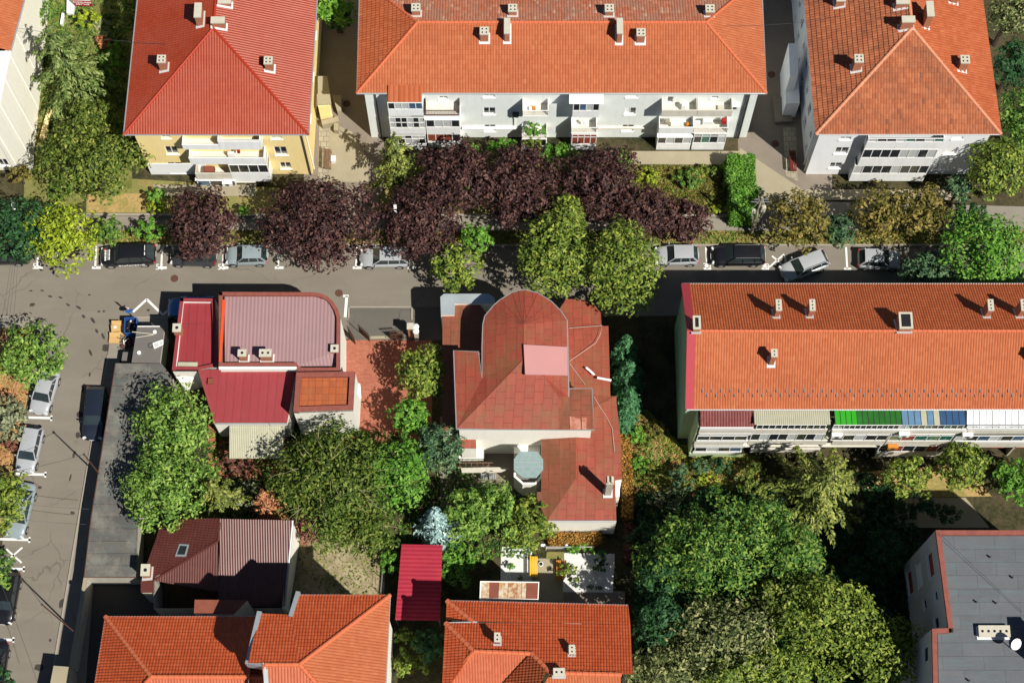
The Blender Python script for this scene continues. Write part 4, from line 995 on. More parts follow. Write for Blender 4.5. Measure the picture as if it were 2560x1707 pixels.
wing = [[S2, P((1485, 1074), he - .1), P((1480, 971), he - .1), P((1424, 971), he - .05), E3, E2]]
join_bms('roof', [(sheet_geo(fan + west + south + east), M['s_red']), (sheet_geo(wing), M['s_redb'])], bld)
outl = [SW, NWc, K] + rim + [E3, wing[0][3], wing[0][2], wing[0][1]]
c0 = Vector((P((1310, 950), 7).x, P((1310, 950), 7).y, 0))
ins = []
for p in outl:
    d = Vector((p.x, p.y, 0)) - c0; d = d * (1 - .25 / d.length); ins.append(Vector((c0.x + d.x, c0.y + d.y, p.z - .12)))
mass(bld, ins, 0, M['w_house'])
m = MB(); rp = outl + [outl[0]]
m.tube([p + Vector((0, 0, -.03)) for p in rp], .06, 6); m.build('gutter', M['gutter'], bld)
m = MB(); 
for i in range(3, len(rim) - 1): m.tube([Cc + Vector((0, 0, .01)), rim[i] + Vector((0, 0, .01))], .02, 5)
for a, b in ((E1, SW), (Cc, E1), (E1, M1)): m.tube([a + Vector((0, 0, .01)), b + Vector((0, 0, .01))], .025, 5)
m.build('standing_seam', M['rustA'], bld)
pE = plane3(Cc, E1, rim[-1]); m = MB()
m.slab([on_plane(p, pE[0] + pE[1] * .26, pE[1]) for p in cv(b3, [(80, 828), (380, 845), (383, 1040), (90, 1034)])], .2); m.build('sheet_patch', M['s_pinkp'], bld)
for pts in (cv(b3, [(395, 1320), (470, 1335), (475, 1410), (400, 1412)]), cv(b3, [(478, 1325), (515, 1330), (512, 1412), (480, 1412)])):
    m = MB(); m.slab([on_plane(p, plane3(*wing[0][:3])[0] + Vector((0, 0, .03)), Vector((0, 0, 1))) for p in pts], .06); m.build('bare_plate', M['rustC'], bld)
# lower roofs round it
h = 4.6
lo = [P(p, h) for p in [b2(1283, 628), b2(1366, 625), b2(1370, 550), b2(1535, 550), (1230, 800), (1225, 1000), (1146, 1075), (1106, 1076)]]
mass(bld, [p - Vector((0, 0, .1)) for p in lo], 0, M['w_house'], 'lower_wall'); join_bms('west_roof', [(sheet_geo([lo]), M['s_redb'])], bld)
tn = [P(p, h + .35) for p in [b2(1268, 500), b2(1292, 480), b2(1600, 479), b2(1642, 508), b2(1640, 545), b2(1368, 546), b2(1364, 622), b2(1272, 624)]]
mass(bld, [p - Vector((0, 0, .1)) for p in tn], 0, M['w_house'], 'porch_wall'); join_bms('porch_roof', [(sheet_geo([tn]), M['tin'])], bld)
h = 4.3; rA, rB = P((1440, 1040), h + .6), P((1439.7, 1196), h + .6)
W_ = [P((1352.6, 1060), h), P((1353.6, 1229), h), P((1342, 1229), h), P((1342, 1244), h), P((1367, 1302), h)]; SEc = P((1541, 1302), h)
Ed = [P((1538, 1200), h), P((1555, 1197), h), P((1555, 1130), h), P((1541, 1004), h), P((1541, 990), h)]
Nr = [P((1526, 990), h), P((1521, 815), h), P((1504, 815), h), P((1502, 782), h), P((1488, 764), h), P((1450, 748), h), P((1415, 748), h), P((1397, 775), h), P((1390, 980), h + .3)]
join_bms('east_roof', [(sheet_geo([[rA, rB, W_[4], W_[3], W_[2], W_[1], W_[0]]]), M['s_redb']), (sheet_geo([[rB, SEc, W_[4]], [rA, Ed[4], Ed[3], Ed[2], Ed[1], Ed[0], SEc, rB], [rA] + Ed[4:] + Nr]), M['s_red'])], bld)  # west slope in browner sheet, its shade put into the colour
el = W_[::-1] + [W_[0], Nr[-1]][:0]
mass(bld, [p - Vector((0, 0, .1)) for p in [W_[4], SEc] + Ed + Nr[:-1] + [P((1390, 1000), h), W_[0], W_[1], W_[2], W_[3]]], 0, M['w_house'], 'lower_wall')
gutter(bld, [W_[4], SEc], .07)
m = MB()
for pts in (cv(b3, [(395, 945), (575, 825), (605, 770), (620, 705), (390, 722)]), cv(b3, [(395, 960), (500, 1105)]), cv(b3, [(562, 1190), (650, 1330), (690, 1410), (705, 1568)]), cv(b3, [(505, 1430), (560, 1440)])):
    if len(pts) > 1: m.tube([P(p, h + .13 if p[0] > 1290 else h) + Vector((0, 0, .25 if p[1] < 900 else .12)) for p in pts], .022, 5)
m.build('cable_trunking', M['decalroof'], bld)
props(bld, None)
for k, (a, b) in enumerate(((b3(505, 990), b3(562, 1040)), (b3(585, 1062), b3(682, 1080)))):
    p, q = P(a, 4.9), P(b, 4.9); d = (q - p).normalized(); nn = Vector((-d.y, d.x, 0)) * .16; m = MB(); m.slab([p, q, q + nn, p + nn], .12)
    o = m.build('roof_batten', M['white'], None, loc=p); props(o, ('white plank lying askew on the rust red roof', 'white plank on the rust red roof poking over its edge')[k], 'plank', 'white planks on the villa roof')
flp = (Vector((0, 0, h + .2)), Vector((0, 0, 1)))
ch = chimney(bld, flp, c3(640, 318), c3(640, 215), .5, .5, 1, 1, mat='w_old', holes=False)
m = MB(); q = P(c3(640, 318), h + .2); zt = z_at((q.x, q.y + .25), c3(640, 215)[1])
for s_ in (-1, 1): m.box((q.x + s_ * .16, q.y + .25, zt), .14, .5, .35)
m.build('chimney_horn', M['capc'], ch)
m = MB(); m.slab(L3(c3, [(692, 212), (722, 215), (718, 322), (692, 322)], 3.6), 3.6); m.build('east_bay', M['w_house'], bld)
# courtyard pieces between the wings
m = MB(); m.slab(L3(q2, [(1070, 92), (1412, 92), (1412, 380), (1070, 380)], 2.4), 2.4); m.build('terrace', M['w_house'], bld)
rr = [P(q2(345, 82), 4.3), P(q2(575, 82), 4.3), P(q2(578, 312), 4.0), P(q2(385, 312), 4.0)]; mass(bld, [p - Vector((0, 0, .1)) for p in rr], 0, M['w_house'], 'porch_wall'); join_bms('porch_roof', [(sheet_geo([rr]), M['s_red'])], bld)
oc = [(1150, 355), (1380, 355), (1453, 460), (1453, 592), (1365, 700), (1185, 700), (1070, 600), (1070, 455)]
tr = thing('turret', 'round white turret with an octagonal grey green canopy over its top', 'turret', tuple(P((1320, 1175), 0)))
ot = [P(q2(*p), 5.6) for p in oc]; cx = sum((p for p in ot), Vector()) / 8
bm = sheet_geo([ot], dz=.1); join_bms('canopy', [(bm, M['patina'])], tr)
m = MB(); m.slab([P(q2(1080, 488), 5.63), P(q2(1450, 488), 5.63), P(q2(1450, 498), 5.63), P(q2(1080, 498), 5.63)], .05); m.slab([P(q2(1080, 548), 5.63), P(q2(1450, 548), 5.63), P(q2(1450, 558), 5.63), P(q2(1080, 558), 5.63)], .05); m.build('canopy_seam', M['tin'], tr)
lo_ = [Vector((cx.x + (p.x - cx.x) * 1.0, cx.y + (p.y - cx.y) * 1.0, 3.6)) for p in ot]; m = MB()
n = 8
for i in range(n):
    a, b = lo_[i], lo_[(i + 1) % n]; ai, bi = cx + (a - cx) * .86, cx + (b - cx) * .86; ai.z = bi.z = 3.6
    g0 = lambda v_: Vector((v_.x, v_.y, 0)); f0 = lambda v_: Vector((v_.x, v_.y, 2.6))
    m.poly([a, b, bi, ai]); m.poly([g0(b), g0(a), a, b][::-1]); m.poly([ai, bi, f0(bi), f0(ai)])
m.build('turret_wall', M['w_house'], tr); m = MB(); m.poly([Vector((cx.x + (p.x - cx.x) * .9, cx.y + (p.y - cx.y) * .9, 2.62)) for p in lo_]); m.build('stair_well', M['slate'], tr)
m = MB(); m.tube([(cx.x, cx.y, 2.6), (cx.x, cx.y, 5.5)], .12, 10); m.build('post', M['white'], tr)
lad = thing('ladder', 'long wooden ladder lying across the shaded villa courtyard', 'ladder', tuple(P(q2(610, 530), 0)))
m = MB()
for y in (503, 552): m.tube([P(q2(350, y), 2.0), P(q2(800, y), 2.0)], .035, 6)
m.build('rail', M['wood'], lad); m = MB()
for x in range(365, 800, 75): m.tube([P(q2(x, 503), 2.0), P(q2(x, 552), 2.0)], .025, 6)
m.build('rung', M['wood'], lad)
aw = thing('awning', 'whitish sloping awning with hanging white curtains in the villa courtyard', 'awning', tuple(P(q2(700, 600), 0)))
m = MB(); m.slab([P(q2(380, 570), 2.6), P(q2(945, 560), 2.6), P(q2(1010, 578), 2.5), P(q2(900, 628), 2.3), P(q2(390, 635), 2.3)], .06); m.build('awning_sheet', M['w_old'], aw)
m = MB()
for x0, x1 in ((630, 720), (740, 830)):
    pts = [P(q2(x0 + (x1 - x0) * i / 8, 636 + (6 if i % 2 else 0)), 2.2) for i in range(9)]
    for a, b in zip(pts, pts[1:]): m.poly([a, b, b - Vector((0, 0, 1.9)), a - Vector((0, 0, 1.9))])
m.build('curtain', M['curtain'], aw); m = MB()
for x in (400, 940): m.tube([P(q2(x, 610), 0), (P(q2(x, 610), 2.3))], .05, 6)
m.build('post', M['metal'], aw)
# white utility box and shed items in the court
for p, s_, lab, nm, cat in ((q2(740, 170), (.8, .7, .9), 'white cabinet in the sunny corner of the villa courtyard', 'cabinet', 'cabinet'), (q2(515, 370), (2.0, .9, 1.0), 'pale stone planter below the small red porch roof', 'planter', 'planter')):
    b = P(p, s_[2]); m = MB(); m.box((b.x, b.y, 0), *s_); m.box((b.x, b.y, s_[2]), s_[0] + .1, s_[1] + .1, .06); props(m.build(nm, M['w_house'], None, loc=(b.x, b.y, 0)), lab, cat)
# --- brown house (bottom left) -----------------------------------------------------------
bld = thing('house', 'small house with dark brown metal tile roof and one skylight', 'house', tuple(P((560, 1420), 0)))
e, r = 4.0, 6.2
W0, W1, W2, W3 = P(c1(985, 768), e), P(c1(1020, 872), e + .2), P((545, 1352), r), P((550, 1296), r)
W4, W5 = P(c1(1190, 478), e), P((402, 1322), e)
pW = plane3(W0, W5, W2)
S0 = P((384, 1450), e); S1 = P((545, 1505), e - 1.2)
E4, E5, E6 = P((730, 1300), r - .1), P((710, 1515), e - .7), P((545, 1515), e - .7)
W3b = on_plane((550, 1296), *pW); W2b = on_plane((545, 1352), *pW); W4b = on_plane(c1(1190, 478), *pW)
kw = dict(pu=.2, pv=.33, amp=.035, step=.04)
join_bms('roof', [(tile_geo([W0, S0, W2b, W3b, W4b, W5], **kw), M['t_brown']), (tile_geo([S0, P((545, 1478), e - .3), W2b], **kw), M['t_brown']), (tile_geo([E6, E5, E4, W3], **kw), M['t_brown'])], bld)
caps('ridge_cap', [(S0, W2b), (W2b, W3b)], .1, M['t_brown'], bld)
mass(bld, [Vector((p.x, p.y, 4.0)) for p in (P((378, 1425), 4), P((384, 1446), 4), P((384, 1520), 4), P((706, 1520), 3.8), P((724, 1312), 4), P((410, 1322), 4))], 0, M['w_old'])
m = MB(); m.poly([E4 + Vector((-.02, 0, -.1)), E5 + Vector((-.02, 0, -.1)), zup(E5, 0), zup(E4, 0)]); m.build('side_wall', M['w_house'], bld)
gutter(bld, [E4 + Vector((.05, 0, 0)), E5 + Vector((.05, 0, 0))], .09)
sk = [on_plane(p, pW[0] + pW[1] * .12, pW[1]) for p in cv(c1, [(1168, 720), (1198, 638), (1262, 642), (1240, 722)])]
m = MB(); m.slab(sk, .12); fr = m.build('skylight', M['tin'], bld); cc = sum((p for p in sk), Vector()) / 4; m = MB(); m.slab([cc + (p - cc) * .72 + Vector((0, 0, .01)) for p in sk], .02); m.build('pane', M['glass'], fr)
chimney(bld, pW, c1(985, 868), c1(960, 812), .62, .85, 1, 1, mat='brickc')
m = MB(); q = [P(p, 3.9) for p in cv(c1, [(940, 868), (1028, 872), (1030, 962), (940, 962)])]; m.slab(q, .15); m.build('porch_roof', M['t_brown'], bld)
m = MB(); m.slab([P(p, 3.7) for p in cv(c1, [(950, 960), (1025, 962), (1025, 968), (950, 966)])], 3.7); m.build('porch_wall', M['w_old'], bld)
# --- big orange house (bottom left) -------------------------------------------------------
bld = thing('house', 'large house with bright orange tile roofs, white parapets and a stepped north eave', 'house', tuple(P((600, 1650), 0)))
e1, r1 = 9.0, 12.3
A, B, ap = P((264, 1541), e1), P((648, 1545), e1), P((378, 1691), r1); B.y = A.y
Wl = P((238, 1707), e1); wd = (Wl - A).normalized(); A2 = A + wd * (2 * (A.y - ap.y))
re = Vector((P((660, 1691), r1).x, ap.y, r1)); B2 = Vector((re.x, A2.y, e1)); Bn = Vector((re.x, A.y, e1))
kw = dict(pu=.22, pv=.34, amp=.04, step=.05)
r9 = join_bms('roof', [(tile_geo([Bn, A, ap, re], **kw), M['t_red3']), (tile_geo([A, A2, ap], **kw), M['t_red3']), (tile_geo([A2, B2, re, ap], **kw), M['t_sunlit'])], bld)
caps('ridge_cap', [(A, ap), (ap, re), (ap, A2)], .17, M['cap'], bld, .42)
soffit(bld, [A, Bn, B2, A2]); gutter(bld, [A2, A, Bn])
mass(bld, [Vector((p.x, p.y, e1 - .2)) for p in inset([A2, B2, Bn, A], .4)], 0, M['w_house'])
e2, r2 = 13.0, 16.6
n0, n1, n2, n3, n4 = P((649, 1534), e2), P((728, 1537), e2), P((745, 1487), e2), P((975, 1489), e2), P((612, 1659), e2)
g0_, g1_ = P((664, 1657), r2), P((748.5, 1660), r2); g0_.y = g1_.y
n3.y = n2.y
pN = plane3(n2, n3, g1_)
def onp(p, pl): 
    q = on_plane(p, *pl); return q
na, nb, ng = onp((649, 1534), pN), onp((728, 1537), pN), onp((620, 1657), pN)
Es = P((964, 1707), e2); Se = Es + (Es - n3).normalized() * 6
hipS = P((790, 1707), r2 - 1.0)
pE = plane3(n3, g1_, Se); hs = g1_ + (hipS - g1_).normalized() * 9
hs = Vector((hs.x, hs.y, 0)); hs.z = pE[0].z - (pE[1].x * (hs.x - pE[0].x) + pE[1].y * (hs.y - pE[0].y)) / pE[1].z
Ss = Vector((g0_.x, hs.y, hs.z))
Se = n3 + (Es - n3) * ((hs.y - n3.y) / (Es.y - n3.y))
join_bms('upper_roof', [(tile_geo([n3, n2, nb, g1_], **kw), M['t_red3']), (tile_geo([nb, na, ng, g1_], **kw), M['t_red3']), (tile_geo([n3, g1_, hs, Se], **kw), M['t_orange2']), (tile_geo([g1_, Vector((ng.x + 1, g1_.y, g1_.z)), Ss, hs], **kw), M['t_sunlit'])], bld)  # sunlit east and south slopes in paler tile, light put into colour
caps('ridge_cap', [(n3, g1_), (g1_, hs), (Vector((ng.x + 1.2, g1_.y, g1_.z)), g1_)], .15, M['cap'], bld, .42)
gutter(bld, [n2, n3, Se])
bx = Vector((n0.x, n0.y, 0))
mass(bld, [Vector((p.x, p.y, e2 - .15)) for p in (n4 + Vector((.3, -6, 0)), n4 + Vector((.3, 0, 0)), na + Vector((.2, -.3, 0)), nb + Vector((0, -.3, 0)), n2 + Vector((.2, -.4, 0)), n3 + Vector((-.5, -.4, 0)), Se + Vector((-.5, 0, 0)))], 0, M['w_house'], 'upper_wall')
def ridgewall(pts, w_, up, mat, name):
    m = MB()
    for i, (p, q) in enumerate(zip(pts, pts[1:])):
        d = q - p; d.z = 0; d.normalize(); nn = Vector((-d.y, d.x, 0)) * w_ / 2; u = Vector((0, 0, up + .002 * i)); e_ = d * w_ * .45
        m.slab([p - e_ - nn + u, q + e_ - nn + u, q + e_ + nn + u, p - e_ + nn + u], up + 1.3)
    return m.build(name, M[mat], bld)
ridgewall([na, P((620, 1655), 15.6), P((664, 1662), 16.3), P((668, 1720), 15.7)], .32, .35, 'tin', 'parapet_wall')
ridgewall([nb, n2 + Vector((0, .1, 0))], .3, .3, 'tin', 'parapet_wall')
m = MB(); q = [P(p, 8.4) for p in cv(c1, [(1300, 1010), (1650, 1014), (1560, 1106), (1295, 1102)])]; m.slab(q, .12); m.build('dormer_roof', M['rustA'], bld)
mass(bld, [p - Vector((0, 0, .13)) for p in q], 0, M['w_old'], 'dormer_wall')
# --- orange house (bottom centre) ----------------------------------------------------------
bld = thing('house', 'orange tiled house with several hips, three chimneys and a rusty shed behind it', 'house', tuple(P((1340, 1640), 0)))
e = 8.2
A, B = P(q3(165, 702), e), P(q3(2135, 752), e); L1, L2 = P(q3(455, 1252), e + 2.75), P(q3(1082, 1275), e + 2.75)
pN = plane3(A, B, L1)
A.z = B.z = e
on = lambda x, y: on_plane(q3(x, y), *pN)
l1, l2, rA_, rB_ = on(455, 1252), on(1082, 1275), on(1290, 1485), on(2062, 1505); Bb = on(2190, 1500); nt = on(450, 935); k2_ = on(150, 945)
kw = dict(pu=.21, pv=.35, amp=.04, step=.05)
wA = P(q3(158, 905), e); w2 = P(q3(118, 1568), k2_.z); vb = P(q3(840, 1568), e + .9); pW2 = plane3(k2_, w2, l1)
so_ = P(q3(160, 1600), k2_.z - .3)
vs = l2 + (vb - l2) * 1.6; s1 = l1 + (so_ - l1) * 1.3
rC = rA_ + Vector((-3.2, -5.5, -2.2))
join_bms('roof', [(tile_geo([A, nt, on(2160, 960), B], org=A, **kw), M['t_red3']), (tile_geo([k2_, on(2160, 960), on(2176, 1303), l2, l1], org=A, **kw), M['t_red3']), (tile_geo([l2, on(2176, 1303), Bb, rB_, rA_], org=A, **kw), M['t_red3']), (tile_geo([A, wA, nt], **kw), M['t_red3']), (tile_geo([k2_, k2_ + (w2 - k2_) * 1.3, l1], **kw), M['t_red3']),
    (tile_geo([l1, s1, vs, l2], **kw), M['t_sunlit']), (tile_geo([l2, vs, rC, rA_], **kw), M['t_orange']), (tile_geo([rA_, rC, rB_ + Vector((0, -6, -3.2)), rB_], **kw), M['t_orange2'])], bld)  # south slopes in paler tile, sunlight put into the colour
caps('ridge_cap', [(A, nt), (k2_, l1), (l1, l2), (l2, rA_), (rA_, rB_), (l1, s1)], .18, M['cap'], bld, .45)
m = MB(); m.slab([k2_ + Vector((0, .06, .05)), k2_ + Vector((0, -.06, .05)), nt + Vector((.3, -.06, .05)), nt + Vector((.3, .06, .05))], .5); m.build('valley_flashing', M['tin'], bld)
gutter(bld, [A, B]); mass(bld, [Vector((p.x, p.y, e - .15)) for p in (A + Vector((.4, -.4, 0)), B + Vector((-.3, -.4, 0)), Bb + Vector((-.4, -6, 0)), w2 + Vector((.5, -3, 0)))], 0, M['w_house'])
chimney(bld, pN, q3(712, 1172), q3(712, 1098), .36, .62, 1, 2, mat='rustA'); chimney(bld, pN, q3(1522, 1290), q3(1520, 1230), .36, .6, 1, 2, mat='rustA'); chimney(bld, pN, q3(1382, 1525), q3(1380, 1490), .75, .5, 2, 1, mat='w_old', capm='capc')
# --- grey flat-roofed block (bottom right) ---------------------------------------------------
h = 12.5
bld = thing('apartment_block', 'grey flat roofed block with red tile coping and dark shaded side wall', 'building', tuple(P((2450, 1550), 0)))
px = [(2339, 1325), (2720, 1325), (2720, 1860), (2336, 1860), (2330, 1571), (2371, 1569)]
ot = [P(p, h) for p in px]; ot[1].y = ot[0].y
i1 = [P(p, h - .25) for p in [(2352, 1338), (2720, 1338), (2720, 1860), (2350, 1860), (2344, 1582), (2384, 1580)]]
join_bms('roof', [(sheet_geo([i1], (1, 0, 0)), M['felt'])], bld); parapet(bld, ot, .36, h + .03, M['coping'], dz=.3)
wA_ = Wall(ot[5], ot[0], 0, h - .2) if False else Wall((ot[0].x, ot[0].y), (ot[5].x, ot[5].y), 0, h - .27)
wN_ = Wall((ot[1].x, ot[1].y), (ot[0].x, ot[0].y), 0, h - .27); wB_ = Wall((ot[5].x, ot[5].y), (ot[4].x, ot[4].y), 0, h - .27); wC_ = Wall((ot[4].x, ot[4].y), (ot[3].x, ot[3].y), 0, h - .27)
for x, y, L, H_, g in ((1248, 778, 1.9, 1.5, 'curtred'), (1175, 845, 1.9, 1.5, 'blind'), (1110, 897, 1.9, 1.5, 'curtred'), (1028, 965, 1.9, 1.5, 'blind'), (1284, 985, .8, .8, 'dark'), (1210, 1040, .8, .8, 'dark'), (1288, 1165, .9, 1.2, 'dark'), (1218, 1210, .9, 1.2, 'dark'), (1216, 1375, 1.2, 1.3, 'dark')):
    Wq = wA_ if y < 1190 else wC_
    u, z = Wq.uz(c4(x, y)); r = (u - L / 2, z - H_ / 2, u + L / 2, z + H_ / 2)
    if r[0] > .1 and r[2] < Wq.L - .1 and r[3] < Wq.z1: Wq.open.append(r); glazing(bld, Wq, r, 1, 1, -.06, .08, (g,), 'window', .08)
shell(bld, [wA_, wN_, wB_, wC_], [M['w_block']])
fl = (Vector((0, 0, h - .25)), Vector((0, 0, 1)))
chimney(bld, fl, c4(1665, 1262), c4(1665, 1228), 2.2, .75, 5, 1, mat='w_old', capm='capc'); chimney(bld, fl, c4(1950, 1440), c4(1940, 1300), .9, 2.2, 1, 3, mat='w_old')
m = MB()
for x, y in ((1640, 728), (1550, 1028), (1680, 1035), (1500, 1552), (1790, 865)):
    p = P(c4(x, y), h - .25); m.tube([p, p + Vector((0, 0, .35))], .07, 8)
m.build('vent_pipe', M['pipe'], bld)
# --- garages along the road, kiosk, sheds and canopies ----------------------------------------
bld = thing('garage_row', 'long low garage row with patched grey bitumen roof beside the road', 'garage', tuple(P((270, 1250), 0)))
h = 2.75; gp = [(289, 908), (404, 909), (432, 945), (424, 1100), (345, 1300), (340, 1442), (210, 1442), (228, 1292), (254.5, 1127)]
gt = [P(p, h) for p in gp]; join_bms('roof', [(sheet_geo([gt], (1, 0, 0)), M['bitumen'])], bld); mass(bld, [p - Vector((0, 0, .1)) for p in gt], 0, M['w_old'])
m = MB(); m.tube([gt[i] + Vector((0, 0, -.02)) for i in (0, 8, 7, 6, 5)], .05, 6); m.build('gutter', M['rust'], bld)
W_g = Wall((gt[8].x, gt[8].y), (gt[6].x, gt[6].y), 0, h); m = MB()
for k in range(7):
    u = .4 + k * 2.9
    if u + 2.4 < W_g.L: m.obox(W_g.o, W_g.eu, W_g.n, u, u + 2.4, .003, .06, 0.05, 2.2)
m.build('garage_door', M['rust'], bld)
yw = thing('yard_wall', 'long plain wall between the pavement and the shaded yard of the large orange house', 'wall', tuple(P((190, 1560), 0)))
m = MB(); q = [P(p, 2.6) for p in [(210, 1444), (216, 1444), (179, 1666), (173, 1666)]]; m.slab(q, 2.6); m.build('wall', M['w_old'], yw); q = [P(p, 2.72) for p in [(209, 1443), (218, 1443), (181, 1666), (172, 1666)]]; m = MB(); m.slab(q, .1); m.build('wall_cap', M['conc'], yw)
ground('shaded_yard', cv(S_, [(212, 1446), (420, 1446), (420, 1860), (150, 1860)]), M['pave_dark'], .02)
bld = thing('electrical_hut', 'small pale hut roof at the south end of the garage row', 'hut', tuple(P((150, 1690), 0)))
q = [P(p, 3.0) for p in [(134, 1663), (173, 1666), (160, 1860), (96, 1860)]]; m = MB(); m.slab(q, .12); m.build('roof', M['conc'], bld); mass(bld, [p - Vector((0, 0, .13)) for p in q], 0, M['w_old'])
bld = thing('kiosk', 'small flat grey roofed kiosk between the rubbish bins and the maroon roof', 'kiosk', tuple(P((365, 860), 0)))
h = 2.6; q = L3(q1, [(675, 622), (1045, 622), (1105, 690), (1035, 1225), (580, 1217)], h); m = MB(); m.slab(q, .12); m.build('roof', M['slate'], bld); mass(bld, [p - Vector((0, 0, .13)) for p in q], 0, M['w_old'])
m = MB(); m.slab(L3(q1, [(678, 618), (1045, 618), (1045, 632), (678, 632)], h + .05), .16); m.build('fascia', M['white'], bld)
for p in ((962, 722), (705, 1060)):
    m = MB(); c = P(q1(*p), h); m.tube([c, c + Vector((0, 0, .12))], .16, 12); m.build('vent_cap', M['white'], bld)
fr = thing('window_frame', 'discarded white window frame lying on the kiosk roof', 'window frame', tuple(P(q1(1010, 915), h)))
a, b, c, d = L3(q1, [(928, 905), (1088, 845), (1092, 920), (955, 985)], h + .08); m = MB()
for p, q_ in ((a, b), (b, c), (c, d), (d, a), (a.lerp(b, .55), d.lerp(c, .55))): m.tube([p, q_], .045, 6)
m.build('frame_bars', M['white'], fr); m = MB(); m.slab([a, b, c, d], .01); m.build('pane', M['curtain'], fr)
m = MB(); c = P(q1(893, 935), h + .04); m.tube([c + Vector((math.cos(k * .524) * .2, math.sin(k * .524) * .2, 0)) for k in range(13)], .035, 6); props(m.build('hoop', M['pipe'], None, loc=c), 'dark ring lying on the kiosk roof beside the window frame', 'hoop')
m = MB(); m.slab(L3(b1, [(845, 880), (905, 880), (895, 950), (835, 945)], 1.4), 1.4); props(m.build('cellar_hatch', M['slate'], None, loc=P(b1(870, 915), 0)), 'low dark hatch box between kiosk and garage row', 'hatch')
bld = thing('carport', 'bright crimson sheet roof on thin posts between the orange houses', 'carport', tuple(P((1045, 1455), 0)))
q = [P((988, 1549), 2.9), P((1100, 1551), 2.9), P((1106, 1362), 3.2), P((1004, 1360), 3.2)]; join_bms('roof', [(tile_geo(q, .33, 20, .03, 0, 4, flip_axis=True, sharp=False), M['s_cherry'])], bld)
for p in q + [q[0].lerp(q[3], .5), q[1].lerp(q[2], .5)]:
    c = Vector((bld.location.x, bld.location.y, 0)); d = zup(p, 0).lerp(c, .04); m = MB(); m.tube([d, (d.x, d.y, p.z - .02)], .05, 8); m.build('post', M['metal'], bld)
bld = thing('shed', 'small shed roofed in mismatched rusty and peeling panels', 'shed', tuple(P((1272, 1475), 0)))
h = 7.5; q = [P(p, h) for p in [(1199, 1497), (1346, 1499), (1348, 1454), (1200.5, 1452)]]; mass(bld, [p - Vector((0, 0, .06)) for p in q], 0, M['w_old'])
m = MB(); pal = (0, 1, 2, 1, 2, 2, 1); cut = [0, .165, .32, .48, .63, .71, .79, 1]
for i in range(7):
    a, b = cut[i], cut[i + 1] - .006; m.slab([q[0].lerp(q[1], a), q[0].lerp(q[1], b), q[3].lerp(q[2], b), q[3].lerp(q[2], a)], .05, (0, 1, 0, 2, 0, 0, 1)[i])
m.build('roof', [M['rustB'], M['rustA'], groundmat('rust_streaked_panel', [(.4, .13, .03), (.55, .45, .3), (.3, .1, .04), (.5, .4, .25)], 2.5, .1, .8)], bld); parapet(bld, q, .07, h + .05, M['w_house'], 'fascia', dz=.12)
# ------------------------------------------------------------------ trees, shrubs and hedges
NR = np.random.default_rng(11)
def unit(v): return v / np.maximum(np.linalg.norm(v, axis=-1, keepdims=True), 1e-9)
def leaf_mesh(name, c, nrm, size, asp, mat, fold=.12, axis=None):
    """every leaf or spray is a folded diamond of its own"""
    n = len(c); nrm = unit(nrm)
    t = axis if axis is not None else NR.normal(size=(n, 3))
    t = unit(t - nrm * (t * nrm).sum(1, keepdims=True)); b = np.cross(nrm, t)
    s = (size if np.ndim(size) else np.full(n, size))[:, None]
    v = np.stack([c - t * s * .5, c - b * s * asp * .5 + nrm * s * fold, c + t * s * .5 - nrm * s * fold * .6, c + b * s * asp * .5 + nrm * s * fold], 1).reshape(-1, 3)
    k = np.arange(n) * 4
    f = np.stack([np.stack([k, k + 3, k + 2], 1), np.stack([k, k + 2, k + 1], 1)], 1).reshape(-1, 3)
    me = bpy.data.meshes.new(name); me.vertices.add(len(v)); me.vertices.foreach_set('co', v.ravel().astype(np.float32))
    me.loops.add(len(f) * 3); me.loops.foreach_set('vertex_index', f.ravel().astype(np.int32))
    me.polygons.add(len(f)); me.polygons.foreach_set('loop_start', np.arange(0, len(f) * 3, 3, dtype=np.int32))
    me.polygons.foreach_set('loop_total', np.full(len(f), 3, dtype=np.int32))
    me.materials.append(mat); me.update(); me.validate()
    o = bpy.data.objects.new(name, me); COL.objects.link(o); return o
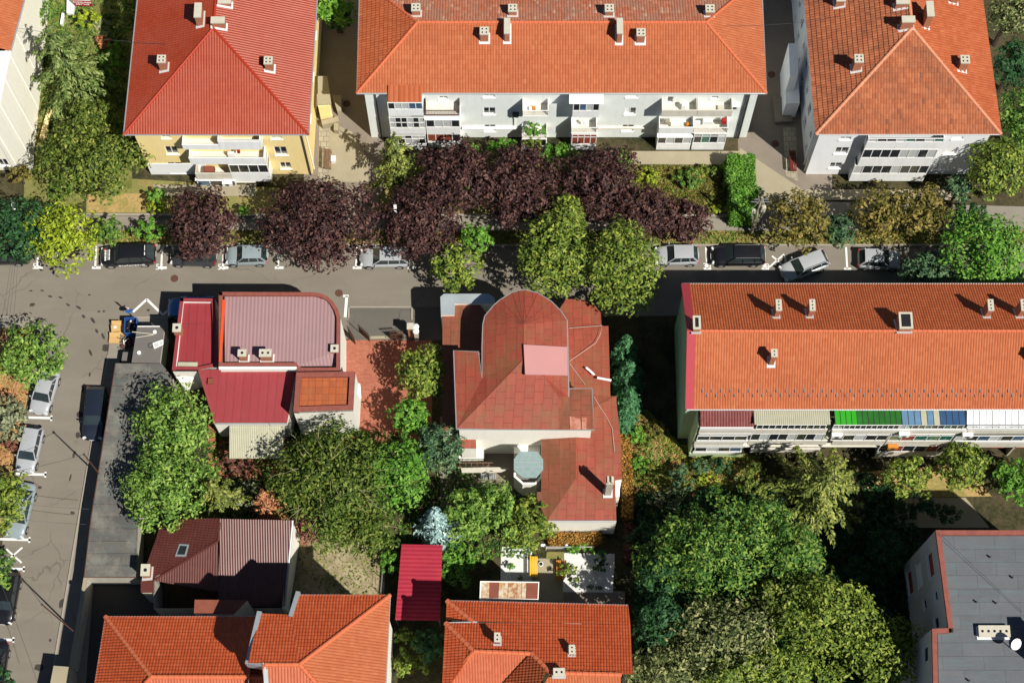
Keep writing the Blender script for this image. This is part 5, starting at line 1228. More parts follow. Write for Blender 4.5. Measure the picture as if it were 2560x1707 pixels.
def crown_pts(r, dens, leaf, seed, lump=.3, low=-.45, clump=.26, squash=1.0):
    """clumps spread over an uneven ellipsoid, leaves gathered round each clump"""
    rx, ry, rz = r; rm = (rx * ry * rz) ** (1 / 3)
    ncl = int(max(14, 84 * (rm / 3.0) ** 1.6)); i = np.arange(ncl) + .5
    z = 1 - (1 - low) * i / ncl; ph = i * 2.399963 + seed
    d = np.stack([np.sqrt(np.maximum(0, 1 - z * z)) * np.cos(ph), np.sqrt(np.maximum(0, 1 - z * z)) * np.sin(ph), z], 1)
    d = unit(d + NR.normal(scale=.16, size=d.shape))
    lum = np.array([noise.noise(Vector((x * 1.6 + seed * 3.1, y * 1.6 - seed, zz * 1.6))) for x, y, zz in d])
    rad = (.82 + lump * lum + NR.uniform(-.15, .10, ncl))
    cc = d * rad[:, None] * np.array([rx, ry, rz])
    inner = cc[NR.integers(0, ncl, ncl // 2)] * NR.uniform(.3, .75, (ncl // 2, 1)); cc = np.concatenate([cc, inner])
    rc = np.concatenate([clump * rm * NR.uniform(.7, 1.35, ncl), clump * rm * NR.uniform(.9, 1.4, len(inner))])
    area = 2 * math.pi * rm * rm * 1.3
    nl = int(min(22000, area * dens / (leaf * leaf * .32))); w_ = rc ** 2; w_ /= w_.sum()
    k = NR.choice(len(cc), nl, p=w_)
    q = unit(NR.normal(size=(nl, 3))); q[:, 2] = np.where(q[:, 2] < -.3, -q[:, 2], q[:, 2])
    pos = cc[k] + q * rc[k][:, None] * NR.uniform(.55, 1.08, (nl, 1)) * np.array([1, 1, .8])
    nrm = q * .8 + unit(pos) * .5 + np.array([0, 0, .45]) + NR.normal(scale=.45, size=(nl, 3))
    return pos, nrm
def trunk_mesh(name, h, r, lean=(0, 0), limbs=5, spread=1.5, mat=None):
    m = MB(); pts = [Vector((lean[0] * t, lean[1] * t, h * t)) for t in (0, .3, .6, 1.0)]
    m.tube(pts, [r, r * .8, r * .62, r * .3], 8)
    for i in range(limbs):
        a = i * 2.4 + h; z0 = h * (.45 + .1 * (i % 3)); d = Vector((math.cos(a), math.sin(a), .7))
        p0 = Vector((lean[0] * z0 / h, lean[1] * z0 / h, z0)); m.tube([p0, p0 + d * spread * .5, p0 + d * spread + Vector((0, 0, .25 * spread))], [r * .45, r * .3, r * .12], 6)
    return m
LM = {
 'olive': leafmat('olive_leaves', (.026,.050,.007), (.08,.125,.018), (.22,.235,.045)),
 'green': leafmat('green_leaves', (.015,.05,.008), (.055,.14,.02), (.20,.27,.05)),
 'fresh': leafmat('fresh_green_leaves', (.03, .10, .012), (.08, .21, .022), (.17, .30, .045)),
 'linden': leafmat('linden_leaves', (.035, .095, .012), (.11, .21, .03), (.24, .33, .075)),
 'lime': leafmat('yellow_green_leaves', (.07,.115,.008), (.19,.255,.014), (.34,.38,.035)),
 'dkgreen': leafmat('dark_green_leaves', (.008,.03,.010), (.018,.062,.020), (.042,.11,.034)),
 'blueg': leafmat('blue_green_leaves', (.015,.045,.018), (.042,.10,.045), (.13,.19,.09)),
 'plum': leafmat('purple_plum_leaves', (.013,.005,.006), (.036,.015,.015), (.105,.050,.040), .12),
 'autumn': leafmat('turning_leaves', (.04,.045,.009), (.115,.105,.02), (.27,.20,.055)),
 'gold': leafmat('yellowing_leaves', (.035,.065,.008), (.105,.165,.022), (.26,.29,.05)),
 'pale': leafmat('pale_dusty_leaves', (.026,.042,.012), (.085,.115,.035), (.29,.28,.12)),
 'brown': leafmat('dry_brown_needles', (.16, .055, .022), (.34, .14, .06), (.48, .24, .13), .1),
 'rusty': leafmat('purple_brown_leaves', (.035, .014, .012), (.10, .038, .028), (.24, .10, .06), .1),
 'orange': leafmat('orange_hedge_leaves', (.08, .05, .012), (.22, .12, .02), (.40, .19, .045), .15),
 'spruce': leafmat('spruce_needles', (.028,.055,.010), (.085,.13,.028), (.18,.21,.07), .1),
 'spruceY': leafmat('yellow_spruce_needles', (.035,.055,.009), (.10,.13,.022), (.24,.25,.06), .1),
 'blue': leafmat('blue_spruce_needles', (.06, .12, .11), (.17, .27, .26), (.36, .47, .46), .08),
 'thuja': leafmat('thuja_sprays', (.010, .045, .018), (.028, .105, .038), (.07, .18, .07), .1),
 'willow': leafmat('weeping_leaves', (.022,.046,.005), (.062,.108,.013), (.16,.19,.035), .25),
 'grey': leafmat('grey_green_leaves', (.05, .065, .035), (.13, .15, .08), (.27, .28, .17), .2),
}
TREES = []
def tree(kind_name, label, cat, px, rpx, htop, lm, ry=None, group=None, leaf=.33, dens=1.5, lump=.3, rz=None, low=-.45, clump=.205, asp=.5, branches=0):
    zc = max(htop * .66, .4); c = P(px, zc); mp = ppm(px, zc)
    rx = rpx * mp * 1.06; r_y = (ry or rpx) * mp * 1.06; rzz = rz or min(htop - zc, 1.25 * max(rx, r_y)); rzz = max(rzz, .3)
    r_y = max(r_y * 1.05 - rzz * .12, .25)
    root = thing(kind_name, label, cat, (c.x, c.y, 0), group)
    pos, nrm = crown_pts((rx * .93, r_y * .93, rzz), dens, leaf, len(TREES) * 1.37 + 1, lump, low, clump)
    pos = pos + np.array([0, 0, zc]); pos[:, 2] = np.maximum(pos[:, 2], .06)
    sz = leaf * NR.uniform(.45, 1.5, len(pos))
    cr = leaf_mesh('crown' if htop > 2.6 else 'foliage', pos, nrm, sz, asp, LM[lm]); cr.parent = root
    m = trunk_mesh('trunk', zc, max(.05, .035 * htop), (0, 0), 5 if htop > 2.6 else 3, rx * .6)
    t = m.build('trunk' if htop > 2.6 else 'stem', M['bark']); t.parent = root
    if branches:
        m = MB()
        for i in range(branches):
            a = NR.uniform(0, 6.28); q = NR.uniform(.15, .8); p0 = Vector((math.cos(a) * q * rx, math.sin(a) * q * r_y, zc + rzz * math.sqrt(1 - q * q) * .86))
            d = Vector((math.cos(a + NR.uniform(-.7, .7)), math.sin(a + NR.uniform(-.7, .7)), -.15)) * NR.uniform(.8, 1.8)
            m.tube([p0, p0 + d * .5 + Vector((0, 0, .22)), p0 + d], [.020, .014, .008], 5)
        b = m.build('branch', M['twig']); b.parent = root
    TREES.append(root); return root
M['twig'] = plain('pale_twig', (.34, .30, .16), .9, .2)
def conifer(label, base_px, h, r, lm, group=None, name='spruce_tree', whorls=13, per=9, droop=.30, spray=.34, cat='tree', tip=.06, dens=1.0, top_px=None):
    b = P(base_px, 0); root = thing(name, label, cat, (b.x, b.y, 0), group); lean = Vector((0, 0, 0))
    C_, N_, A_, S_z = [], [], [], []
    m = MB(); tm = MB(); tm.tube([(0, 0, 0), (0, 0, h * .5), (0, 0, h)], [.03 * h * .5 + .06, .02 * h * .5 + .04, .02], 7)
    for wv in range(whorls):
        t = (wv + .3) / whorls; z = h * (.06 + .92 * t); L = r * (1 - t) ** .85 + tip * r
        k = max(4, int(per * (1 - .55 * t)))
        for j in range(k):
            a = 2 * math.pi * (j + .5 * (wv % 2)) / k + NR.uniform(-.25, .25); Lb = L * NR.uniform(.72, 1.12)
            d = np.array([math.cos(a), math.sin(a), 0.0]); side = np.array([-d[1], d[0], 0.0])
            ns = max(4, int(Lb / .16 * dens)); s = np.linspace(.08, 1, ns)
            zc = z - droop * Lb * (s ** 1.5) + .10 * Lb * np.maximum(0, s - .75)
            ctr = d[None] * (s * Lb)[:, None]; ctr[:, 2] = zc
            for sd_ in (-1, 0, 1):
                wd_ = (.30 * Lb * (1 - s * .8) + .05) * NR.uniform(.5, 1.1, ns) * .5
                cpos = ctr + side[None] * (sd_ * wd_)[:, None] + NR.normal(scale=.04, size=(ns, 3)); cpos[:, 2] -= np.abs(sd_) * wd_ * .45
                ax = d[None] * .8 + side[None] * sd_ * .9 + np.array([0, 0, -.25]) + NR.normal(scale=.2, size=(ns, 3))
                C_.append(cpos); A_.append(ax); N_.append(np.tile([0, 0, 1.0], (ns, 1)) + d[None] * .35 + side[None] * sd_ * .4 + NR.normal(scale=.3, size=(ns, 3)))
                S_z.append(spray * NR.uniform(.75, 1.3, ns) * (1.1 if sd_ else .9))
            if wv % 2 == 0: m.tube([(0, 0, z), tuple(d * Lb * .6 + np.array([0, 0, z - droop * Lb * .45]))], [.03, .012], 5)
    o = leaf_mesh('crown', np.concatenate(C_), np.concatenate(N_), np.concatenate(S_z), .38, LM[lm], .10, np.concatenate(A_)); o.parent = root
    o = tm.build('trunk', M['bark']); o.parent = root; o = m.build('branch', M['bark']); o.parent = root
    TREES.append(root); return root
def hedge(label, px, h, lm, leaf=.2, name='hedge', dens=1.5, group=None, cat='hedge'):
    pts = [P(p, h * .9) for p in px]; xs, ys = [p.x for p in pts], [p.y for p in pts]; cx, cy = sum(xs) / len(xs), sum(ys) / len(ys)
    root = thing(name, label, cat, (cx, cy, 0), group); a, b = Vector(pts[0]), Vector(pts[1]); L, W_ = (b - a).length, (Vector(pts[2]) - b).length
    eu = (b - a).normalized(); ev = Vector((-eu.y, eu.x, 0)); n = int((L * W_ + 2 * (L + W_) * h) * dens / (leaf * leaf * .32))
    f = NR.integers(0, 5, n * 2); u, v, zz = NR.uniform(-.5, .5, n * 2), NR.uniform(-.5, .5, n * 2), NR.uniform(0, 1, n * 2)
    u = np.where(f == 1, .5, np.where(f == 2, -.5, u)); v = np.where(f == 3, .5, np.where(f == 4, -.5, v)); zz = np.where(f == 0, 1, zz)
    ar = np.where(f == 0, L * W_, np.where(f < 3, W_ * h, L * h)); keep = NR.uniform(0, ar.max(), n * 2) < ar
    u, v, zz, f = u[keep], v[keep], zz[keep], f[keep]
    lum = np.array([noise.noise(Vector((q * L * 1.3, s * W_ * 1.3, t * 2 + cx))) for q, s, t in zip(u, v, zz)])
    k = 1 + .14 * lum; nx = np.where(f == 1, 1, np.where(f == 2, -1, 0)); ny = np.where(f == 3, 1, np.where(f == 4, -1, 0)); nz = np.where(f == 0, 1, .25)
    E, V = np.array(eu), np.array(ev); up = np.array([0, 0, 1.0])
    pos = E * (u * L * k)[:, None] + V * (v * W_ * k)[:, None] + up * (zz * h * (1 + .10 * lum))[:, None] + NR.normal(scale=.07, size=(len(u), 3))
    nrm = E * nx[:, None] + V * ny[:, None] + up * nz[:, None] + NR.normal(scale=.5, size=(len(u), 3))
    o = leaf_mesh('foliage', pos, nrm, leaf * NR.uniform(.6, 1.4, len(pos)), .6, LM[lm]); o.parent = root
    m = MB()
    for i in range(max(2, int(L / .8))):
        t = (i + .5) / max(2, int(L / .8)) - .5; m.tube([eu * (t * L), eu * (t * L) + Vector((0, 0, h * .8))], [.05, .02], 6)
    o = m.build('stem', M['bark']); o.parent = root
    m = MB(); m.box((0, 0, .02), L * .8, W_ * .72, h * .82, math.atan2(eu.y, eu.x)); 
    return root
# purple plums along the road
G = 'purple leaved plum trees along the road'
for lab, px, r, ry, h in (('small purple plum tree left of the others, over the dark grey car', (505, 562), 95, 98, 6.4), ('broad round purple plum tree overhanging the parked silver estate', (800, 562), 160, 118, 7.6),
        ('purple plum tree beside the street lamp, above the half hidden silver car', (1050, 552), 102, 100, 7.0), ('purple plum tree in front of the glazed ground floor with rust curtains', (1140, 440), 108, 92, 7.2),
        ('purple plum tree between the vine balcony and the green road trees', (1300, 462), 112, 100, 7.2), ('purple plum tree spreading left of the yellowing flower bed', (1500, 458), 112, 92, 7.0),
        ('low purple plum tree right of the tall green road trees', (1605, 528), 98, 72, 5.8), ('smallest purple plum tree, over the roof of the silver hatchback', (1712, 552), 66, 58, 5.0)):
    tree('plum_tree', lab, 'tree', px, r, h, 'plum', ry * 1.14, G, .33, 2.3, .2, low=-.6, asp=.5)
T = lambda *a, **k: tree('broadleaf_tree', a[0], 'tree', *a[1:], **k)
B = lambda *a, **k: tree('shrub', a[0], 'shrub', *a[1:], leaf=k.pop('leaf', .22), **k)
# road trees
G = 'green trees on the road side'
T('low yellowing tree between road and villa porch', (1140, 668), 66, 6.5, 'gold', 68, G); T('tall round green tree touching the villa apse', (1385, 640), 100, 9.0, 'gold', 124, G, leaf=.34, lump=.16, dens=1.8); T('tall round tree between the villa and the green gable', (1558, 668), 98, 9.5, 'gold', 132, G, leaf=.34, lump=.14, dens=1.9)
T('slim green tree poking up behind the two tall road trees', (1415, 545), 48, 8.0, 'gold', 58, G); T('feathery fresh green sapling beside the black shadow', (1190, 600), 44, 4.5, 'fresh', 50, G)
T('lime yellow tree at the corner of the road', (150, 590), 100, 7.0, 'lime', 98); T('dark bluish green tree around the street lamp', (42, 575), 92, 7.4, 'dkgreen', 98)
T('large olive green tree filling the garden of the cream block', (225, 400), 142, 7.6, 'olive', 118); T('olive tree crown between the big spruce and the yellow block', (232, 305), 62, 6.0, 'olive', 62)
B('small round green shrub at the back of the pavement', (272, 577), 42, 3.6, 'green', 40); B('loose light green shrub by the parked black van-like car', (372, 577), 44, 3.0, 'fresh', 34); B('brown leaved shrub by the cream wall', (48, 437), 40, 2.8, 'autumn', 26)
B('bright green shrub at the corner of the yellow block', (392, 490), 30, 2.4, 'fresh', 22); B('yellow shrub in front of the yellow block', (392, 518), 34, 2.0, 'lime', 20); B('small grass green shrub behind the left plum tree', (606, 528), 16, 1.6, 'fresh', 16)
T('dark green tree beside the sign in the top garden', (345, 45), 48, 6.0, 'olive', 62); B('lime green shrub below the red sign', (218, 46), 40, 1.8, 'lime', 28); B('green shrub in the top garden near the orange roof', (90, 30), 52, 3.0, 'green', 40); B('fresh green shrub along the shaded side of the yellow block', (285, 150), 26, 2.2, 'fresh', 60); B('low green shrub below the spruce', (262, 205), 40, 2.0, 'green', 44)
B('small dry brown shrub at the edge of the paved patch', (258, 105), 20, 1.2, 'brown', 22)
T('bright green tree beyond the yellow block', (838, 25), 58, 6.0, 'fresh', 48); T('dark shaded tree below the bright one in the narrow gap', (850, 50), 38, 3.6, 'dkgreen', 34)
G = 'fresh green vines and shrubs below the pale block'
for lab, px, r, ry, h in (('leafy green shrub under the blank stretch of the pale wall', (1175, 374), 27, 20, 2.8), ('leafy green shrub left of the vine covered balcony', (1256, 366), 42, 20, 3.2), ('leafy green shrub below the rust curtained balcony', (1402, 388), 55, 34, 3.4), ('thin leafy shrub at the edge of the terrace', (1560, 396), 26, 30, 2.4)): B(lab, px, r, h, 'fresh', ry, G, leaf=.3, lump=.45)
B('vine hanging over the open balcony', (1335, 325), 34, 5.0, 'fresh', 20, rz=.6); B('vine trailing on the lowest open balcony', (1335, 362), 32, 3.2, 'gold', 18, rz=.5)
B('round green shrub in the yellow flower bed', (1722, 448), 44, 1.8, 'green', 32); B('yellow shrub at the left of the flower bed', (1622, 440), 34, 1.2, 'lime', 22); B('yellowing shrub along the terrace edge', (1775, 425), 40, 1.2, 'gold', 20); B('yellow flowering shrub behind the pavement', (1795, 525), 30, 1.2, 'lime', 14); B('ochre shrub beside the clipped hedge', (1830, 470), 26, 1.0, 'autumn', 26)
hedge('clipped bright green hedge block nearest the pale block', [(1817, 452), (1884, 452), (1884, 392), (1817, 392)], 2.4, 'fresh', .2); hedge('clipped bright green hedge block nearest the utility pole', [(1828, 545), (1894, 545), (1890, 468), (1826, 468)], 2.2, 'fresh', .2)
G = 'turning olive brown trees by the white block'
T('olive brown tree right of the utility pole', (2002, 552), 80, 6.8, 'autumn', 84, G); T('small olive brown tree before the glazed bay of the white block', (2200, 540), 72, 6.6, 'autumn', 84, G); T('olive brown tree at the right corner of the white block', (2300, 535), 84, 7.0, 'autumn', 78, G)
T('blue green tree squeezed between two olive brown ones', (2103, 575), 40, 5.2, 'blueg', 52); T('small blue green tree at the right end of the white wall', (2395, 475), 36, 5.0, 'blueg', 44)
T('large fresh green tree at the right edge above the long roof', (2470, 625), 125, 9.0, 'fresh', 112, lump=.42); T('low grey green tree over the cars in shade', (2320, 690), 78, 6.4, 'blueg', 60); T('yellow green tree beside the white block', (2490, 425), 82, 8.2, 'gold', 92); T('dark tree at the right edge behind the yellow green one', (2555, 300), 62, 7.6, 'green', 90); T('pale green tree in the top right corner', (2525, 35), 66, 8.4, 'pale', 66); T('shaded tree in the gap at the far right', (2530, 165), 52, 6.6, 'dkgreen', 78); B('shaded shrub between the right hand trees', (2425, 545), 52, 3.4, 'dkgreen', 46)
# left street
G = 'street trees on the left'
T('dense green street tree over a silver car', (82, 890), 92, 6.0, 'linden', 84, G, lump=.4); T('grey green dusty street tree below the dense one', (22, 1045), 46, 4.4, 'grey', 66, G); T('yellow green street tree covering the blue silver car', (18, 1250), 60, 5.2, 'gold', 88, G); T('small street tree by the painted cross', (-8, 1420), 42, 4.8, 'green', 62, G); T('street tree at the bottom left corner', (-15, 1700), 52, 4.6, 'dkgreen', 40, G); B('dark shrub on the garden corner', (30, 1110), 26, 1.4, 'rusty', 24)
# centre left gardens
T('tall bright linden north half, beside the maroon roof', (432, 1062), 102, 8.6, 'linden', 108, leaf=.32); T('bright linden behind the skylight roof', (418, 1215), 118, 8.4, 'linden', 122, leaf=.32)
conifer('yellow green pine between linden and dead conifer', (562, 1272), 8.6, 2.8, 'spruceY', name='pine_tree', whorls=9, droop=.2, spray=.36)
tree('weeping_tree', 'huge weeping tree with pale twigs in the middle garden', 'tree', (828, 1195), 158, 9.4, 'willow', 155, None, .30, 1.5, .35, branches=34)
T('green tree leaning on the right of the weeping tree', (1000, 1185), 78, 8.4, 'fresh', 95, leaf=.32); tree('weeping_tree', 'smaller weeping tree below the big one by the dirt yard', 'tree', (905, 1330), 100, 6.6, 'willow', 72, None, .30, 1.4, .35, branches=10)
T('broad leaved tree beside the red brick drive', (1055, 930), 66, 6.2, 'gold', 78, lump=.4, leaf=.32); T('fresh green tree at the end of the brick drive', (1025, 1045), 58, 5.4, 'fresh', 58); T('dark olive tree in front of the villa courtyard', (1100, 1120), 62, 6.6, 'blueg', 72); B('green shrub by the crimson carport', (985, 1405), 44, 2.6, 'fresh', 38); B('small shrub at the edge of the dirt yard', (940, 1345), 30, 1.6, 'green', 22)
conifer('dead orange brown conifer by the dark brown roof', (684, 1292), 8.0, 1.9, 'brown', name='dead_conifer', whorls=11, droop=.45, spray=.3, dens=.8); conifer('smaller dead purplish conifer beside the orange brown one', (765, 1330), 6.0, 1.6, 'rusty', name='dead_conifer', whorls=9, droop=.45, spray=.3, dens=.8)
B('dark red leaved shrub under the fibre canopy', (590, 1160), 50, 2.6, 'rusty', 34); B('bare grey brown shrub left of the dead conifer', (612, 1238), 32, 2.2, 'grey', 50)
conifer('pale blue spruce beside the crimson carport', (1097, 1340), 9.0, 1.9, 'blue', whorls=13, droop=.25, spray=.36)
G = 'mixed green trees before the villa'
T('green tree right of the blue spruce', (1165, 1285), 62, 6.0, 'linden', 82, G, lump=.45); T('green tree in the middle below the awning', (1235, 1275), 70, 6.2, 'linden', 80, G, lump=.45); T('leafy green tree at the south corner of the villa roof', (1318, 1305), 66, 6.0, 'gold', 74, G); B('broad leaved bush right of the carport', (1132, 1410), 66, 3.2, 'fresh', 56, leaf=.3); B('round bush on the white gravel', (1188, 1392), 44, 2.6, 'green', 36)
B('clipped ball bush on the white gravel', (1278, 1415), 11, 1.0, 'fresh', 10, leaf=.12); B('leafy yellow green bush by the orange bench', (1420, 1430), 32, 1.6, 'gold', 28); B('green flowering bush along the trellis', (1450, 1372), 42, 1.3, 'fresh', 18); B('dark bush in the shade of the gravel bed', (1505, 1405), 18, 1.6, 'dkgreen', 34)
for x, y in ((1438, 1463), (1476, 1465), (1497, 1468), (1488, 1420), (1230, 1435), (1300, 1445)): B('small dark spiky plant on the white gravel', (x, y), 10, .6, 'dkgreen', 8, 'spiky plants on the gravel', leaf=.16, dens=.6)
hedge('orange brown hedge under the south wall of the villa', [(1375, 1358), (1498, 1356), (1498, 1332), (1375, 1334)], 1.2, 'orange', .16); hedge('yellow brown hedge along the east side of the villa', [(1556, 1290), (1578, 1290), (1578, 1090), (1556, 1090)], 1.1, 'orange', .16); hedge('pinkish brown low hedge in the shade of the wood', [(1562, 1400), (1582, 1400), (1590, 1310), (1562, 1310)], 1.0, 'rusty', .16)
for lab, px, h, r in (('northernmost dark green thuja between villa and green gable', (1557, 905), 6.6, 1.25), ('second dark green thuja beside the villa', (1566, 962), 6.0, 1.35), ('third dark green thuja beside the villa', (1566, 1020), 5.4, 1.3), ('southernmost thuja by the garden path', (1556, 1062), 4.2, 1.2)):
    conifer(lab, px, h, r, 'thuja', 'dark thujas in a row', 'thuja_tree', 15, 9, .05, .34, tip=.12, dens=1.2)
# garden east of the villa
B('green leafy shrub by the garden path', (1585, 1085), 28, 1.4, 'fresh', 34); B('grassy pale green tuft in the garden', (1618, 1118), 30, 1.0, 'gold', 30, leaf=.4, asp=.2); B('flowering green shrub with orange specks', (1600, 1160), 32, 1.2, 'fresh', 26); B('dry yellow shrub on the garden corner', (1640, 1075), 36, 1.0, 'autumn', 34)
B('grey green round shrub by the path', (1702, 1195), 36, 2.2, 'blueg', 48); B('grey green bushy shrub before the green bay', (1752, 1165), 28, 1.8, 'blueg', 22); B('yellow green shrub in the dry bed', (1768, 1198), 34, 1.0, 'lime', 18); B('silvery agave like plant in the shade', (1665, 1250), 46, 1.6, 'grey', 30, leaf=.5, asp=.2); B('dark shrub against the long block', (1800, 1165), 34, 2.0, 'dkgreen', 26); B('olive shrub in the shade of the long block', (1885, 1205), 38, 3.0, 'olive', 56)
# wood, bottom right
G = 'tall trees of the bottom right wood'
T('large green tree at the left of the wood', (1780, 1370), 158, 11.0, 'green', 128, G, lump=.42); T('green tree crown above the pale ones', (1965, 1390), 96, 9.6, 'green', 96, G, lump=.42); T('pale dusty tree in the middle of the wood', (1790, 1600), 148, 10.5, 'pale', 128, G, lump=.42); T('pale tree at the bottom edge of the wood', (1690, 1665), 98, 8.6, 'pale', 88, G, lump=.42); T('yellow olive tree below the dark clearing', (2060, 1545), 150, 10.6, 'gold', 118, G, lump=.42); T('yellow olive tree beside the grey block', (2190, 1640), 118, 9.6, 'gold', 104, G, lump=.42); T('green tree between the pale and olive ones', (1950, 1500), 92, 9.0, 'olive', 70, G, lump=.42); T('olive tree at the bottom of the wood', (1960, 1680), 118, 9.4, 'gold', 72, G, lump=.42)
T('green tree filling the left edge of the wood', (1655, 1420), 84, 8.0, 'green', 78, G, lump=.42); T('shaded green tree under the big spruce', (1905, 1300), 74, 7.2, 'green', 60, G); T('yellow olive tree in the bottom centre of the wood', (1850, 1690), 110, 9.8, 'gold', 66, G, lump=.4); T('pale tree leaning over the orange house corner', (1610, 1690), 66, 7.0, 'pale', 60, G)
conifer('large yellow green spruce with drooping boughs in the wood', (2030, 1262), 13.0, 5.0, 'spruceY', whorls=11, per=7, droop=.40, spray=.42)
T('dark tree shading the east end of the orange house', (1652, 1550), 66, 10.4, 'dkgreen', 74, G, lump=.4); T('dark tree shading the gravel bed', (1648, 1450), 60, 9.2, 'dkgreen', 66, G, lump=.4)  # both stand in shade; the dark leaf colour carries that shade
G = 'trees below the balconies of the long block'
T('yellow green tree below the green balcony canopy', (2265, 1192), 66, 5.6, 'gold', 58, G); T('yellow green tree below the white balcony canopy', (2405, 1165), 72, 6.4, 'gold', 70, G); T('green tree at the right edge below the long block', (2548, 1200), 74, 6.0, 'fresh', 66, G); T('dark tree at the left foot of the big spruce', (1880, 1290), 52, 5.0, 'dkgreen', 46, G)
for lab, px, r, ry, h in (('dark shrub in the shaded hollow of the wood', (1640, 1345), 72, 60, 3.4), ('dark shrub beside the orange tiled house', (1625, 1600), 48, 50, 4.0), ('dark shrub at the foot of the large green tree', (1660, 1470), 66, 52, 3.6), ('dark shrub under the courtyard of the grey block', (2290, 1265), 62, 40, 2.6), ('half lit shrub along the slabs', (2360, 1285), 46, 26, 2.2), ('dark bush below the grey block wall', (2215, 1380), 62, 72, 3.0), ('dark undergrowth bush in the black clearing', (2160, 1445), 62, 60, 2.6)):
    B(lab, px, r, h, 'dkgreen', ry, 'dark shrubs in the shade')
conifer('big green spruce by the cream block, boughs spread like a star', (198, 238), 13.2, 4.9, 'spruce', whorls=10, per=7, droop=.34, spray=.40); conifer('yellow green spruce before the pale block', (1000, 456), 9.8, 2.9, 'spruceY', whorls=9, per=7, droop=.40, spray=.38)
# vines at the bottom between the orange houses
B('vine on the trellis below the carport', (1010, 1590), 34, 2.2, 'gold', 24, leaf=.3); B('larger vine lower on the trellis', (1030, 1655), 52, 2.4, 'gold', 44, leaf=.3); T('dark shaded tree under the carport end', (1075, 1610), 46, 4.0, 'dkgreen', 54)

# ground cover nobody could count: grass tufts, fallen leaves, low weeds
def cover(name, label, px, n, lm, leaf, z=.04, asp=.35, cat='ground cover'):
    pts = [P(p, 0) for p in px]; xs, ys = [p.x for p in pts], [p.y for p in pts]; out = []
    def inside(x, y):
        c = False
        for i in range(len(pts)):
            a, b = pts[i], pts[i - 1]
            if (a.y > y) != (b.y > y) and x < (b.x - a.x) * (y - a.y) / (b.y - a.y) + a.x: c = not c
        return c
    g = random.Random(n)
    while len(out) < n:
        x, y = g.uniform(min(xs), max(xs)), g.uniform(min(ys), max(ys))
        if inside(x, y) and noise.noise(Vector((x * .55, y * .55, n))) > g.uniform(-.75, .35): out.append((x, y, z + g.random() * leaf * .5))
    c = np.array(out); nr = NR.normal(scale=.55, size=c.shape) + np.array([0, 0, .8])
    o = leaf_mesh(name, c, nr, leaf * NR.uniform(.5, 1.5, n), asp, LM[lm]); o['kind'] = 'stuff'; props(o, label, cat)
cover('verge_weeds', 'low weeds and dry grass along the road verge', cv(S_, [(0, 578), (2500, 578), (2500, 611), (0, 611)]), 5200, 'gold', .26)
cover('verge_litter', 'dry fallen leaves on the road verge', cv(S_, [(0, 578), (2500, 578), (2500, 611), (0, 611)]), 3000, 'brown', .18)
cover('flower_bed', 'yellowing low plants of the flower bed before the pale block', cv(S_, [(1590, 415), (1815, 415), (1820, 540), (1600, 540)]), 5200, 'autumn', .24)
cover('lawn_weeds', 'green low plants of the flower bed before the pale block', cv(S_, [(1100, 405), (1815, 415), (1820, 540), (1100, 540)]), 4200, 'gold', .26)
cover('garden_weeds', 'low plants of the garden east of the villa', cv(S_, [(1560, 1025), (1620, 1030), (1700, 1115), (1900, 1145), (1890, 1240), (1560, 1300)]), 6200, 'gold', .26)
cover('garden_litter', 'dry leaves of the garden east of the villa', cv(S_, [(1560, 1025), (1620, 1030), (1700, 1115), (1900, 1145), (1890, 1240), (1560, 1300)]), 3200, 'brown', .2)
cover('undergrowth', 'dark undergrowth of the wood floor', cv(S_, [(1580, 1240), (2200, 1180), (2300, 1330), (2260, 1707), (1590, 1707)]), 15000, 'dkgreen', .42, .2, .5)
cover('side_grass', 'grass and weeds of the shaded side garden', cv(S_, [(95, -20), (325, -20), (310, 420), (120, 520)]), 7500, 'green', .3)
cover('dry_grass', 'dry grass tufts of the left street garden', cv(S_, [(-10, 825), (90, 825), (60, 1040), (10, 1260), (-10, 1260)]), 2600, 'brown', .2)
cover('yard_weeds', 'weeds of the dirt yard', cv(S_, [(735, 1330), (960, 1335), (955, 1495), (735, 1495)]), 900, 'gold', .22)
cover('middle_undergrowth', 'undergrowth of the middle gardens', cv(S_, [(440, 1060), (1000, 1080), (1330, 1250), (1330, 1400), (740, 1330), (440, 1300)]), 9000, 'green', .36)
# ------------------------------------------------------------------ parked cars
M['tyre'] = plain('tyre_rubber', (.018, .018, .02), .85, .2, 8); M['rim'] = plain('alloy_rim', (.55, .56, .58), .3, .1, 6, .5, .7)
M['carglass'] = glassmat('car_glass', (.022, .032, .034), .06, .8); M['lampclear'] = plain('headlamp_lens', (.6, .62, .64), .15, .1, 8, .6); M['lampred'] = plain('tail_lamp_lens', (.5, .015, .02), .2, .1, 8, .6)
M['plate'] = plain('number_plate', (.75, .75, .72), .5, .05); M['trim'] = plain('black_trim', (.02, .02, .022), .5, .1)
STY = {   # roofline stations as fractions of the length from the nose; deck = height of the boot lid
 'hatch': dict(wb=.27, rf=.43, rr=.86, rb=.975, deck=.62, hood=.60, wheels=(.175, .80), H=1.50, belt=.93),
 'estate': dict(wb=.26, rf=.41, rr=.89, rb=.985, deck=.60, hood=.60, wheels=(.18, .78), H=1.48, belt=.93),
 'suv': dict(wb=.25, rf=.39, rr=.86, rb=.985, deck=.60, hood=.62, wheels=(.18, .79), H=1.66, belt=1.02),
 'sedan': dict(wb=.26, rf=.41, rr=.70, rb=.86, deck=.68, hood=.61, wheels=(.18, .79), H=1.46, belt=.93)}
